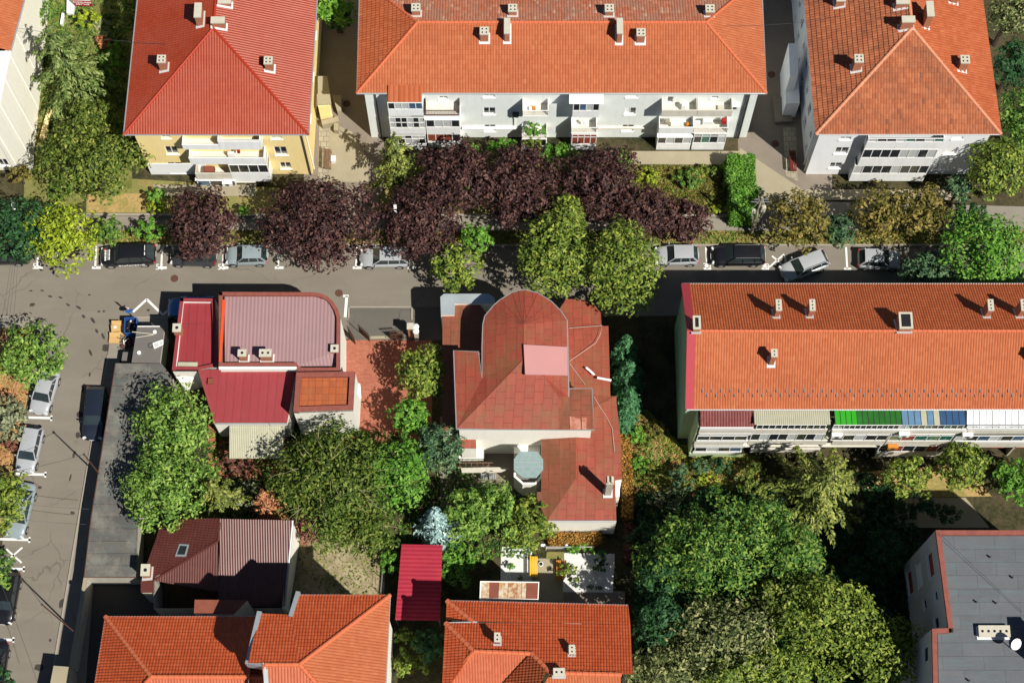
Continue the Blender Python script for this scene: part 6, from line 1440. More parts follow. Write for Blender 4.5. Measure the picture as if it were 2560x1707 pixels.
def car(label, f_px, r_px, style, paint, W=1.78, rails=False, name='parked_car', tint='carglass', extra=None, Lfix=None):
    st = STY[style]; f, r = P(f_px, .75), P(r_px, .75); d = f - r; L = Lfix or d.length; rz = math.atan2(d.y, d.x); c = (f + r) / 2
    if Lfix: c = f - d.normalized() * L / 2
    root = thing(name, label, 'car', (c.x, c.y, .012), 'parked cars', rz)
    H, belt = st['H'], st['belt']
    def X(t): return L * (.5 - t)                       # nose at +x
    xs = [0, .012, .04, .10, .18, st['wb'] - .01, .35, .5, .65, .78, .88, .95, .985, 1.0]
    wf = [.62, .74, .86, .94, .975, .99, 1, 1, 1, .995, .975, .93, .86, .76]
    def ztop(t):
        if t < st['wb']: return H * (st['hood'] - .20 * max(0, (.10 - t) / .10) ** 1.6 - .07 * (1 - t / st['wb']) ) if True else 0
        if t > st['rb'] - .02: return H * (st['deck'] - .12 * max(0, (t - .96) / .04))
        return belt
    rings = []
    for t, k in zip(xs, wf):
        hw = W / 2 * k; zt = min(ztop(t), belt) if st['wb'] <= t else ztop(t); zt = max(zt, .52); zb = .22 + (.12 if t in (0, 1.0) else .04 if t in (.012, .985) else 0)
        half = [(hw * .80, zb), (hw * .97, zb + .12), (hw, zb + (zt - zb) * .45), (hw * .985, zb + (zt - zb) * .74), (hw * .93, zt - .045), (hw * .84, zt), (hw * .45, zt + .025), (0, zt + .035)]
        ring = half + [(-y, z) for y, z in half[-2::-1]]
        rings.append([(X(t), y, z) for y, z in ring])
    m = MB(); n = len(rings[0]); vs = [p for q in rings for p in q]; fs = []
    for i in range(len(rings) - 1):
        for j in range(n - 1): fs.append([i * n + j, i * n + j + 1, (i + 1) * n + j + 1, (i + 1) * n + j])
        fs.append([i * n + n - 1, i * n, (i + 1) * n, (i + 1) * n + n - 1])
    fs.append(list(range(n))[::-1]); fs.append([(len(rings) - 1) * n + j for j in range(n)]); m.add(vs, fs)
    def bl(mb, nm, mt, sm=False, par=None):
        o = mb.build(nm, mt, None, sm); o.parent = par or root; return o
    body = bl(m, 'body', M[paint], True)
    # greenhouse corners
    hb, hr = W * .43, W * .345; zb = belt + .005
    A = [(X(st['wb']), hb), (X(st['rf']), hr), (X(st['rr']), hr * .98), (X(st['rb']), hb * .94)]; ZB = [zb - .02, H - .02, H - .045, (H * st['deck'] if style == 'sedan' else belt) + .0]
    LT = [Vector((x, y, z)) for (x, y), z in zip(A, ZB)]; RT = [Vector((p.x, -p.y, p.z)) for p in LT]
    def quad(nm, pts, mt):
        m = MB(); m.poly(pts); o = bl(m, nm, M[mt]); return o
    mid = lambda a, b, t: a.lerp(b, t)
    def panel(a, b, c_, d_):
        return [a, b, c_, d_]
    ctr = lambda a, b: (a + b) / 2 + Vector((.05 if a.x > 0 else -.05, 0, .015))
    quad('windscreen', [RT[0], LT[0], LT[1], RT[1]], tint); quad('rear_window', [LT[3], RT[3], RT[2], LT[2]], tint)
    bf = LT[0] + Vector((-.04, .01, -.01)); 
    for S in (1, -1):
        q = [Vector((p.x, p.y * S, p.z)) for p in LT]; pts = [q[0], q[1], q[2], q[3]]
        base = [Vector((q[0].x, q[0].y * 1.035, zb - .03)), Vector((q[3].x, q[3].y * 1.035, zb - .03))]
        pts = [base[0], base[1], q[2], q[1]]
        if S < 0: pts = pts[::-1]
        # glass between sill and roof, slightly inside the pillars
        m = MB(); m.poly(pts[::-1] if S > 0 else pts[::-1]); bl(m, 'side_window', M[tint])
        o3 = Vector((0, .008 * S, .004))
        for a, b, w_ in ((base[0], q[1], .05), (q[1].lerp(q[2], .34), base[0].lerp(base[1], .42), .04), (q[1].lerp(q[2], .78), base[0].lerp(base[1], .74), .04), (q[2], base[1], .075)): 
            m = MB(); m.tube([a + o3, b + o3], w_, 5); bl(m, 'pillar', M[paint])
        m = MB(); p = Vector((X(st['wb'] + .055), W / 2 * 1.0 * S, belt + .04)); m.box((p.x, p.y + .07 * S, p.z - .05), .10, .2, .13, 0, 0, .8); bl(m, 'mirror', M[paint])
    # roof skin, a little proud and crowned
    m = MB(); nx, ny = 8, 6; vs = []; fs = []
    for i in range(nx + 1):
        t = i / nx; a = LT[1].lerp(LT[2], t); hwid = a.y * 1.03
        for j in range(ny + 1):
            s = j / ny * 2 - 1; vs.append((a.x + (.03 if i == 0 else -.03 if i == nx else 0), hwid * s, a.z + .02 + .055 * (1 - s * s) * (1 - .5 * (2 * t - 1) ** 2)))
    for i in range(nx):
        for j in range(ny): k = i * (ny + 1) + j; fs.append([k, k + ny + 1, k + ny + 2, k + 1][::-1])
    m.add(vs, fs); b0 = len(vs); m.slab([(LT[1].x + .03, LT[1].y * 1.03, H - .004), (LT[2].x - .03, LT[2].y * 1.03, H - .03), (RT[2].x - .03, RT[2].y * 1.03, H - .03), (RT[1].x + .03, RT[1].y * 1.03, H - .004)], .05)
    bl(m, 'roof_panel', M[paint], False)
    if rails:
        for S in (1, -1):
            m = MB(); m.tube([(LT[1].x - .1, LT[1].y * .98 * S, H + .05), (0, LT[1].y * .98 * S, H + .085), (LT[2].x + .05, LT[2].y * .98 * S, H + .04)], .022, 6); bl(m, 'roof_rail', M['metal'])
    for t in st['wheels']:
        for S in (1, -1):
            m = MB(); y0 = W / 2 * .985; rr = .325 if style != 'suv' else .36
            m.tube([(X(t), S * (y0 - .2), rr), (X(t), S * (y0 + .012), rr)], rr, 18); wh = bl(m, 'wheel', M['tyre'])
            m = MB(); m.tube([(X(t), S * (y0 - .02), rr), (X(t), S * (y0 + .02), rr)], rr * .66, 14); rm = bl(m, 'rim', M['rim'], False, wh)
            m = MB(); m.tube([(X(t), S * (y0 - .1), rr + .02), (X(t), S * (y0 + .002), rr + .02)], rr * 1.16, 16); bl(m, 'wheel_arch', M['trim'])
    for S in (1, -1):
        m = MB(); m.box((X(.035), S * W * .36, .58), .2, .34, .13, -S * .45, 0, .8); bl(m, 'headlight', M['lampclear'])
        m = MB(); m.box((X(.975), S * W * .385, .70 if style != 'sedan' else .66), .16, .22, .26 if style in ('estate', 'hatch', 'suv') else .14, S * .35, 0, .85); bl(m, 'tail_light', M['lampred'])
    m = MB(); m.box((X(.005), 0, .36), .06, W * .5, .18); bl(m, 'grille', M['trim']); m = MB(); m.box((X(-.004), 0, .44), .02, .5, .11); bl(m, 'number_plate', M['plate'])
    m = MB(); m.box((X(1.004), 0, .62), .02, .5, .11); bl(m, 'number_plate', M['plate'])
    if extra: extra(root, X, W, H, belt, bl)
    return root
M['p_black'] = carpaint('black_car_paint', (.008, .008, .010)); M['p_grey'] = carpaint('dark_grey_car_paint', (.035, .037, .042)); M['p_blueg'] = carpaint('pale_blue_silver_paint', (.27, .33, .35), .15, .3)
M['p_silver'] = carpaint('silver_car_paint', (.40, .42, .44), .15, .3); M['p_navy'] = carpaint('navy_car_paint', (.012, .017, .03)); M['p_blue'] = carpaint('blue_car_paint', (.045, .16, .42), .2); M['p_white'] = carpaint('white_car_paint', (.7, .7, .7))
M['decal'] = plain('white_lettering', (.75, .75, .72), .6, .1, 9); M['decaly'] = plain('yellow_decal', (.6, .5, .2), .6, .1)
def advert(root, X, W, H, belt, bl):
    m = MB(); zz = H * .6
    def bonnet(t, y0, y1, w_, lift=.02): 
        z = H * (.62 - .20 * max(0, (.10 - t) / .10) ** 1.6 - .07 * (1 - t / .25)) + .045 + lift
        m.slab([(X(t) - w_, y0, z + .012), (X(t) + w_, y0, z - .012), (X(t) + w_, y1, z - .012), (X(t) - w_, y1, z + .012)], .006)
    for y0, y1 in ((-.42, -.25), (-.20, -.02), (.02, .12), (.17, .36), (.40, .55)): bonnet(.105, y0, y1, .075)
    bonnet(.142, -.45, .50, .02); 
    for y0, y1 in ((-.45, -.2), (-.16, .15), (.2, .5)): bonnet(.175, y0, y1, .055)
    bl(m, 'bonnet_lettering', M['decal'])
    m = MB(); q = Vector((X(.092), .47, 0)); z = H * .5 + .06; m.tube([(q.x, -.46, H * .575), (q.x, -.46, H * .588)], .1, 12); bl(m, 'bonnet_emblem', M['lampred'])
    for S in (1, -1):
        m = MB(); x = .33
        for k, w_ in enumerate((.05, .03, .045, .03, .05, .03, .045, .04, .035, .05)):
            m.box((X(x + w_ / 2), S * (W / 2 + .004), .50 + .04 * (k % 2)), w_ * 4.3, .014, .2 - .03 * (k % 3)); x += w_ + .008
        bl(m, 'door_lettering', M['decal'])
    m = MB(); m.box((X(.84), W * .18, H + .03), .07, .28, .02); m.box((X(.84), -W * .1, H + .045), .05, .5, .02); bl(m, 'roof_decal', M['decal'])
car('black car with white lettering on bonnet and doors, by the light green shrub', b1(690, 222), b1(1070, 205), 'suv', 'p_black', 1.84, extra=advert)
car('dark grey car half hidden under the small purple plum tree', b1(1172, 213), b1(1490, 220), 'hatch', 'p_grey')
car('pale blue silver hatchback between two purple plum trees', b1(1552, 216), b1(1842, 212), 'hatch', 'p_blueg', 1.70)
car('silver estate car under the purple plum trees, only its side showing', b2(715, 228), b2(1062, 225), 'estate', 'p_silver', 1.76)
car('silver hatchback beside the tall round road tree', b3(985, 215), b3(1284, 210), 'hatch', 'p_silver', 1.74)
car('black estate car with roof rails between two white bay lines', b3(1370, 215), b3(1742, 212), 'estate', 'p_black', 1.80, True)
car('silver estate with roof bars parked askew across the painted cross', b4(262, 345), b4(568, 225), 'estate', 'p_silver', 1.78, True)
car('white car greyed for the deep tree shade, with red tail lights', b4(1075, 245), b4(785, 235), 'hatch', 'p_silver', 1.74)  # white car in darker silver paint, tree shade put into its colour
car('car under the low grey green tree, almost wholly hidden', b4(1180, 250), b4(1400, 255), 'hatch', 'p_grey', 1.7)
car('blue car in the shadow beside the maroon roof', b1(1152, 572), b1(1475, 566), 'hatch', 'p_blue', 1.74)
car('black car at the left edge under the dark green tree', b1(-180, 210), b1(205, 205), 'sedan', 'p_black', 1.76)
car('dark navy car parked against the garage row', b1(632, 1480), b1(668, 1118), 'estate', 'p_navy', 1.82)
car('silver car half under the dense street tree', b1(258, 1300), b1(352, 1000), 'sedan', 'p_silver', 1.76)
car('silver blue estate between two street trees', c1(158, 160), b1(240, 1390), 'estate', 'p_silver', 1.74)
car('pale silver car covered by the yellow green street tree', c1(88, 596), c1(182, 232), 'sedan', 'p_blueg', 1.74)
car('black car below the painted cross on the left street', c1(8, 1172), c1(72, 825), 'estate', 'p_black', 1.8)
car('black car at the bottom left edge', c1(-60, 1640), c1(-8, 1290), 'sedan', 'p_black', 1.78)
# ------------------------------------------------------------------ street furniture and small things
def lettering(txt, size, mat, loc, rot, parent, name='lettering', ext=.01, align='CENTER'):
    cu = bpy.data.curves.new(name, 'FONT'); cu.body = txt; cu.size = size; cu.extrude = ext; cu.align_x = align; cu.align_y = 'CENTER'; cu.space_character = 1.02
    ob = bpy.data.objects.new(name, cu); COL.objects.link(ob); dg = bpy.context.evaluated_depsgraph_get()
    me = bpy.data.meshes.new_from_object(ob.evaluated_get(dg)); me.name = name; bpy.data.objects.remove(ob); me.materials.clear(); me.materials.append(M[mat])
    o = bpy.data.objects.new(name, me); COL.objects.link(o); o.parent = parent; o.location = loc; o.rotation_euler = rot; return o
M['signred'] = plain('red_sign_panel', (.36, .012, .02), .5, .08); M['signblue'] = plain('blue_sign_panel', (.02, .14, .50), .5, .08); M['card'] = plain('cardboard', (.52, .33, .13), .85, .15, 2); M['bin'] = plain('blue_plastic', (.03, .09, .30), .5, .15)
# red clinic sign on two posts
b = P((212, 22), 0); sg = thing('sign_board', 'red sign board with white lettering in the top garden', 'sign', (b.x, b.y, 0))
def rel(o): o.parent = sg
m = MB(); m.box((0, 0, .5), 1.65, .08, .95, -.05); o = m.build('panel', M['signred']); rel(o); m = MB(); m.box((0, 0, 1.47), 1.62, .08, .5, -.05); o = m.build('top_panel', M['white']); rel(o)
m = MB()
for x in (-.8, .8): m.tube([(x, .06, 0), (x, .06, 2.0)], .04, 6)
o = m.build('post', M['metal']); rel(o)
lettering('RADIOLOGIE', .27, 'white', (0, -.055, 1.18), (R(90), 0, -.05), sg); lettering('DENTARĂ', .27, 'white', (0, -.055, .82), (R(90), 0, -.05), sg)
for o in kids(sg): pass
# slabs and low white walls in that garden
for px, lab in ((cv(a1, [(460, 0), (520, 0), (500, 95), (458, 90)]), 'whitewashed low wall left of the red sign'), (cv(a1, [(425, 90), (440, 92), (428, 168), (412, 165)]), 'short white kerb wall above the spruce')):
    m = MB(); m.slab([P(p, .5) for p in px], .5); c = P(px[0], 0); props(m.build('low_wall', M['white'], None, loc=c), lab, 'wall')
m = MB(); m.slab([P(p, .03) for p in cv(a1, [(640, 170), (700, 120), (760, 160), (740, 250), (680, 240)])], .03); o = m.build('paved_patch', M['conc']); o['kind'] = 'structure'
ground('garden_bed', cv(a1, [(600, 1340), (1010, 1330), (1000, 1490), (600, 1480)]), M['dry'], .008)
# street lamps and poles
def lamp(label, top_px, base_px, head=(.5, .16), arm=1.0, az=0.0):
    b = P(base_px, 0); h = max(5.0, z_at((b.x, b.y), top_px[1])); t = thing('street_lamp', label, 'street lamp', (b.x, b.y, 0), None)
    m = MB(); m.tube([(0, 0, 0), (0, 0, h * .6), (0, 0, h)], [.09, .07, .05], 8); o = m.build('pole', M['metal']); o.parent = t
    m = MB(); m.tube([(0, 0, h - .05), (math.cos(az) * arm * .6, math.sin(az) * arm * .6, h + .15), (math.cos(az) * arm, math.sin(az) * arm, h + .18)], .035, 6); o = m.build('arm', M['metal']); o.parent = t
    m = MB(); m.box((math.cos(az) * (arm + .25), math.sin(az) * (arm + .25), h + .1), .75, .28, .13, az, 0, .75); o = m.build('lamp_head', M['white']); o.parent = t
    return t
lamp('street lamp with white head sticking out of the dark green tree', a1(118, 1375), a1(175, 1525), az=-1.2, arm=.6); lamp('street lamp between the purple plum trees', a2(950, 1385), (995, 555), az=-1.5, arm=.7)
b = P((1877, 585), 0); h = 7.8; t = thing('utility_pole', 'grey utility pole with tangled cables beside the clipped hedge', 'utility pole', (b.x, b.y, 0))
m = MB(); m.tube([(0, 0, 0), (0, 0, h)], [.16, .10], 8); m.build('pole', M['conc']).parent = t
m = MB(); m.tube([(-.8, 0, h - .9), (.8, 0, h - .9)], .05, 6); m.tube([(-.6, 0, h - .4), (.6, 0, h - .4)], .05, 6); m.build('crossarm', M['metal']).parent = t
m = MB(); m.box((.35, -.15, h - 2.4), .35, .3, .8); m.box((-.4, -.1, h - 2.9), .28, .24, .5); m.build('junction_box', M['capc']).parent = t
m = MB()
for k in range(6):
    a = k * 1.1; m.tube([(math.cos(a) * .15, math.sin(a) * .15, h - .6), (math.cos(a) * .55, math.sin(a) * .5, h - 2.2), (math.cos(a + .6) * .4, math.sin(a + .6) * .4, h - 4.0), (math.cos(a) * .2, math.sin(a) * .2, h - 5.5)], .03, 5)
m.build('cable_loop', M['capc']).parent = t
b2_, b3_ = P(c1(660, 168), 2.7), P(c1(492, 1222), 2.7)
tops = []
for lab, px_b, px_t in (('thin pole on the garage wall opposite the silver blue estate', c1(660, 168), c1(553, 42)), ('thin pole at the lower garage wall', c1(490, 1220), c1(368, 1043))):
    b = P(px_b, 2.75); h = z_at((b.x, b.y), px_t[1]); t = thing('pole', lab, 'pole', (b.x, b.y, 0), 'poles on the garage wall')
    m = MB(); m.tube([(0, 0, 0), (0, 0, h)], [.07, .05], 8); m.build('shaft', M['rust']).parent = t
    m = MB(); m.tube([(0, 0, h - .02), (0, 0, h + .12)], .09, 8); m.build('cap', M['pipe']).parent = t; tops.append(Vector((b.x, b.y, h)))
def wire(lab, a, b, sag=.5, r=.014, name='overhead_cable'):
    a, b = Vector(a), Vector(b); pts = [a.lerp(b, i / 10) - Vector((0, 0, sag * 4 * (i / 10) * (1 - i / 10))) for i in range(11)]
    m = MB(); m.tube(pts, r, 5); props(m.build(name, M['pipe'], None, loc=a), lab, 'cable', 'overhead cables')
wire('cable from the upper garage pole towards the silver blue estate', tops[0], P((-60, 1195), 6.0)); wire('cable across the left street below the upper pole', P((222, 1272), 3.0), P((-60, 1245), 6.0)); wire('second cable across the left street above the cross', P((215, 1310), 3.0), P((-60, 1285), 6.0))
wire('cable running up left from the lower garage pole', tops[1], P((-10, 1360), 6.2)); wire('long double cable crossing the left street lower down', P((100, 1725), 6), P((-5, 1440), 6.2))
wire('thin cable over the garden of the cream block', P(a1(1155, 305), 11.0), P(a1(-60, 165), 12.0)); wire('thin cable between the pale block and white block', P(a3(1475, 180), 11.0), P(a4(700, 110), 11.0))
wire('cable sloping across the grey flat roof', P(c4(1290, 555), 12.9), P(c4(1880, 1110), 12.6), .05)
for k, (xa, xb) in enumerate(((52, -10), (64, 2), (76, 12), (90, 24))):
    wire(('leftmost of the four parallel cables over the left junction', 'second of the four parallel cables over the left junction', 'third of the four parallel cables over the left junction', 'rightmost of the four parallel cables over the left junction')[k], P((xa * .45 + 4, 650), 7.0), P((xb, 870), 7.0), .3, .012)
# road sign post by the bins
b = P(q1(600, 470), 0); t = thing('road_sign', 'post with a red and a blue road sign beside the rubbish bin', 'road sign', (b.x, b.y, 0))
m = MB(); m.tube([(0, 0, 0), (0, 0, 2.6)], .035, 8); m.build('post', M['metal']).parent = t
def disc(z, r, mat, off, az, nm):
    n = Vector((math.cos(az), math.sin(az), 0)); m = MB(); m.tube([n * off + Vector((0, 0, z)), n * (off + .02) + Vector((0, 0, z))], r, 16); o = m.build(nm, M[mat]); o.parent = t; return o
disc(2.3, .36, 'signred', .05, -2.2, 'red_sign'); disc(2.3, .22, 'white', .072, -2.2, 'white_disc'); disc(1.6, .34, 'signblue', .05, -1.2, 'blue_sign'); disc(2.3, .36, 'metal', .03, -2.2, 'sign_back')
# rubbish corner
b = P(q1(585, 650), .6); t = thing('dumpster', 'open blue rubbish container full of dark bags', 'dumpster', (b.x, b.y, .12))
def hollow(cx, cy, sx, sy, h, mat, nm, par, rz=0.0, th=.05):
    m = MB()
    for x, y, a, bb in ((0, -sy / 2, sx, th), (0, sy / 2, sx, th), (-sx / 2, 0, th, sy - th * 1.01), (sx / 2, 0, th, sy - th * 1.01)):
        X, Y = x * math.cos(rz) - y * math.sin(rz), x * math.sin(rz) + y * math.cos(rz); m.box((cx + X, cy + Y, 0.05), a, bb, h, rz)
    m.box((cx, cy, .03), sx - th, sy - th, .06, rz); o = m.build(nm, mat); o.parent = par; return o
hollow(0, 0, 1.0, 1.35, 1.1, M['bin'], 'container', t, .03); m = MB()
for k in range(9): 
    a = k * 2.4; m.box((math.cos(a) * .26, math.sin(a) * .38, .55 + .05 * (k % 3)), .4, .4, .32, a, 0, .55)
m.build('rubbish', M['trim']).parent = t; m = MB()
for k in range(4): m.box((math.cos(k * 1.7) * .3, math.sin(k * 1.7) * .45, .86), .16, .1, .06, k)
m.build('litter', M['white']).parent = t
for k, (px, sx, sy, h, rz, lab) in enumerate(((q1(335, 670), .75, .6, .5, .15, 'cardboard box with a white label, nearest the road'), (q1(300, 845), .85, .6, .22, -.05, 'flat cardboard box at the kerb end of the rubbish pile'), (q1(440, 700), .5, .7, .3, -.5, 'crumpled cardboard box beside the blue container'), (q1(485, 745), .8, .4, .18, -.6, 'unfolded cardboard sheet leaning at the container foot'))):
    b = P(px, .3); t = thing('cardboard_box', lab, 'box', (b.x, b.y, .12), 'cardboard boxes by the container')
    m = MB(); m.box((0, 0, 0), sx, sy, h, rz, 0, 1.04); m.build('carton', M['card']).parent = t
    m = MB(); m.slab([(-sx / 2, sy / 2, h + .02), (sx / 2, sy / 2, h + .02), (sx / 2 + .1, sy / 2 + .28, h + .18), (-sx / 2, sy / 2 + .3, h + .15)], .02); m.build('flap', M['card']).parent = t
    if k == 0: m = MB(); m.box((-.05, .05, h + .001), .22, .2, .008, rz); m.build('sticker', M['white']).parent = t
b = P(q1(505, 900), .2); t = thing('junk_pile', 'heap of broken chair frames and scrap wood between kiosk and cardboard', 'junk', (b.x, b.y, .12))
for k in range(14):
    a = k * 2.1; m = MB(); L = .35 + .3 * ((k * 7) % 5) / 5; p = Vector((math.cos(a) * .3, math.sin(a * 1.3) * .6, .15 + .05 * (k % 5))); d = Vector((math.cos(a * 1.9), math.sin(a * 1.9), .5 * math.sin(k))) * L
    m.tube([p - d, p + d], .035, 5); m.build('stick', M[('wood', 'rust', 'white', 'wood', 'trim', 'metal')[k % 6]]).parent = t
m = MB(); m.box((.1, .1, .0), .7, .9, .18, .3); m.box((-.2, -.3, .18), .5, .5, .16, .9, 0, .8); m.build('debris', M['rust']).parent = t
m = MB(); m.box((.28, .12, .2), .12, .35, .22, .2); m.build('red_scrap', M['signred']).parent = t
for k, (pa, pb) in enumerate(((q1(590, 715), q1(950, 750)), (q1(650, 805), q1(940, 760)))):
    a, b_ = P(pa, 2.9), P(pb, 2.8); m = MB(); m.tube([a, b_], .04, 6); props(m.build('pole', M['capc'], None, loc=a), ('long pale pole lying from the container onto the kiosk roof', 'shorter pale pole lying on the kiosk roof')[k], 'pole')
ground('concrete_pad', cv(q1, [(215, 880), (420, 880), (400, 1170), (190, 1165)]), M['pave'], .15, kerb=.1)
m = MB(); m.slab(L3(q1, [(430, 1045), (555, 1045), (545, 1200), (420, 1195)], .7), .58); props(m.build('cellar_hatch', M['slate'], None, loc=P(q1(490, 1120), 0)), 'dark sunken hatch in shade beside the garage row end', 'hatch')
M['stain'] = asphalt('oil_stain', (.055, .048, .042))
def stain(px, rx, ry, rz): 
    c = P(px, .0145); m = MB(); pts = []
    for k in range(12):
        a = k * math.pi / 6; q = 1 + .3 * noise.noise(Vector((math.cos(a) * 2 + c.x, math.sin(a) * 2 + c.y, 0))); x, y = rx * q * math.cos(a), ry * q * math.sin(a)
        pts.append(Vector((c.x + x * math.cos(rz) - y * math.sin(rz), c.y + x * math.sin(rz) + y * math.cos(rz), .0145)))
    m.poly(pts); m.build('oil_stain', M['stain'], road)
for x, y, rx, ry, rz in ((345, 498, .2, .09, -.2), (415, 505, .2, .08, -.3), (468, 556, .2, .09, -.6), (540, 574, .28, .1, -.6), (575, 636, .2, .12, -.9), (638, 662, .32, .12, -.9), (665, 736, .22, .12, -1.0), (708, 770, .3, .11, -1.1), (622, 885, .3, .11, -1.1), (728, 850, .32, .35, 0),
        (212, 460, .16, .07, 0), (290, 458, .16, .07, -.1), (615, 487, .12, .08, 0), (680, 602, .12, .09, 0), (714, 600, .12, .09, 0), (548, 1310, .28, .26, 0), (535, 1450, .2, .28, 0), (570, 1140, .1, .28, -.1), (617, 1035, .09, .18, -.1), (222, 555, .26, .16, .3), (1020, 592, .14, .1, 0)): stain(b1(x, y), rx, ry, rz)
for x, y, rx, ry, rz in ((495, 40, .12, .3, -.2), (470, 195, .08, .32, -.2), (265, 262, .18, .12, 0), (260, 1462, .4, .26, 0), (410, 1035, .2, .4, -.2), (335, 1280, .1, .14, 0), (485, 430, .2, .12, -.3)): stain(c1(x, y), rx, ry, rz)
# driveway gate between pink and red houses
def gate_leaf(label, pa, pb, h):
    a, b_ = P(pa, 0), P(pb, 0); L = (b_ - a).length; t = thing('gate_leaf', label, 'gate', (a.x, a.y, .02), 'leaves of the iron drive gate', math.atan2((b_ - a).y, (b_ - a).x))
    m = MB(); m.box((L / 2, 0, .05), L, .05, .08); m.box((L / 2, 0, h * .9), L, .05, .07); m.build('rail', M['rust']).parent = t
    n = max(4, int(L / .16)); m = MB()
    for k in range(n + 1): x = L * k / n; m.tube([(x, 0, .13), (x, 0, h + .12 * math.sin(math.pi * k / n))], .022, 5)
    m.build('bars', M['rust']).parent = t; m = MB(); m.box((L / 2, 0, .14), L - .1, .025, h * .6); m.build('sheet', M['rust']).parent = t
al3 = C(840, 780, 320 / 1303)
gate_leaf('rusty gate leaf nearest the ivory wall, swung inwards', al3(130, 215), al3(200, 330), 2.0); gate_leaf('rusty gate leaf with a long triangular shadow', al3(240, 205), al3(345, 300), 2.0); gate_leaf('brown gate leaf beside the round white pillar caps', al3(560, 280), al3(690, 270), 2.0)
m = MB(); m.slab([P(p, .03) for p in cv(al3, [(350, 245), (640, 240), (640, 268), (350, 275)])], .02); o = m.build('drive_threshold', M['conc']); o['kind'] = 'structure'
for px, lab in ((al3(826, 240), 'pillar with round white cap, the upper of the pair'), (al3(826, 285), 'pillar with round white cap, the lower of the pair')):
    b = P(px, 0); t = thing('gate_pillar', lab, 'pillar', (b.x, b.y, 0), 'round capped pillars'); m = MB(); m.box((0, 0, 0), .34, .34, 2.2); m.build('shaft', M['w_old']).parent = t; m = MB(); m.tube([(0, 0, 2.2), (0, 0, 2.3), (0, 0, 2.42)], [.27, .26, .1], 14); m.build('cap', M['white']).parent = t
b = P(al3(770, 240), 0); t = thing('gate_post', 'square brown gate post between gate and white caps', 'post', (b.x, b.y, 0)); m = MB(); m.box((0, 0, 0), .45, .45, 2.3); m.build('shaft', M['brickc']).parent = t; m = MB(); m.box((0, 0, 2.3), .56, .56, .1); m.build('cap', M['w_old']).parent = t
# benches
def bench(label, px, L, rz, mat, back=True):
    b = P(px, 0); t = thing('bench', label, 'bench', (b.x, b.y, .02), None, rz)
    m = MB()
    for k in range(4): m.box((0, -.2 + k * .13, .43), L, .1, .04)
    m.build('seat', M[mat]).parent = t
    if back:
        m = MB()
        for k in range(3): m.box((0, .30 + k * .03, .55 + k * .13), L, .035, .1)
        m.build('backrest', M[mat]).parent = t
    for x in (-.4, .4): m = MB(); m.box((x * L, 0, 0), .07, .5, .425); m.build('leg', M['pipe']).parent = t
M['orangep'] = plain('orange_wood_paint', (.55, .2, .02), .6, .15)
bench('bright yellow slatted bench by the white gravel', q3(1115, 345), 1.7, R(90), 'yelpaint'); bench('orange slatted bench half hidden by the bush', q3(1388, 380), 1.6, R(-90), 'orangep'); bench('dark wooden bench beside the yellow block', a2(500, 1110), 1.9, R(90), 'wood'); M['benchred'] = plain('shade_dark_red_paint', (.14, .02, .015), .7, .2); bench('red bench in the shade of the white block', al2(272, 690), 2.0, R(90), 'benchred')  # red bench paint darkened to carry the shade it stands in
b = P(a2(532, 1095), .4); m = MB(); m.box((b.x, b.y, .02), .35, .45, .5); m.box((b.x, b.y, .52), .4, .5, .05); props(m.build('litter_bin', M['white'], None, loc=(b.x, b.y, 0)), 'small white bin at the end of the dark bench', 'bin')
# walls and paving by the yellow block entrance
for px, h, lab in ((cv(a2, [(448, 830), (565, 800), (570, 835), (455, 860)]), .9, 'low concrete wall below the entrance canopy'), (cv(a2, [(535, 845), (568, 850), (566, 900), (535, 895)]), .7, 'square concrete block by the entrance path'), (cv(a2, [(525, 655), (585, 655), (585, 760), (560, 770)]), .8, 'shaded concrete ramp wall in the alley')):
    m = MB(); m.slab([P(p, h) for p in px], h); props(m.build('low_wall', M['conc'], None, loc=P(px[0], 0)), lab, 'wall')
ground('paved_walk', cv(a2, [(435, 850), (505, 850), (500, 1230), (425, 1230)]), M['slabpave'], .05, kerb=.05)
ground('paved_walk', cv(al2, [(220, 490), (290, 490), (300, 790), (232, 760)]), M['slabpave'], .05, kerb=.05)
# wall mounted things: gas boxes and air conditioners
def wallbox(name, label, cat, W, f, x, y, sx, sz, dep, mat, group=None, fan=False, d0=.02):
    u, z = W.off(d0).uz(f(x, y)); p = W.pt(u, z - sz / 2, d0)
    t = thing(name, label, cat, (p.x, p.y, p.z), group); q = Vector((0, 0, 0)); m = MB(); m.obox(q, W.eu, W.n, -sx / 2, sx / 2, .02, dep, 0, sz); m.build('casing', M[mat]).parent = t
    if fan:
        m = MB(); c = W.n * (dep + .002) + Vector((0, 0, sz / 2)); m.tube([c, c + W.n * .015], sz * .36, 14); m.build('fan_grille', M['pipe']).parent = t
        m = MB(); m.obox(q, W.eu, W.n, -sx * .35, -sx * .28, 0, dep, -.06, -.002); m.obox(q, W.eu, W.n, sx * .28, sx * .35, 0, dep, -.06, -.002); m.build('bracket', M['metal']).parent = t
    else:
        m = MB(); m.obox(q, W.eu, W.n, -sx / 2 - .03, sx / 2 + .03, .02, dep + .04, sz + .002, sz + .05); m.build('lid', M[mat]).parent = t
wallbox('gas_box', 'yellow gas meter box at the foot of the white block', 'gas box', wS4, f4, 1790, 595, .55, .75, .35, 'yelpaint', 'yellow gas meter boxes')
wallbox('gas_box', 'yellow gas meter box at the foot of the yellow block', 'gas box', wS2, f2, 575, 630, .5, .75, .35, 'yelpaint', 'yellow gas meter boxes')
G = 'air conditioners on the facades'
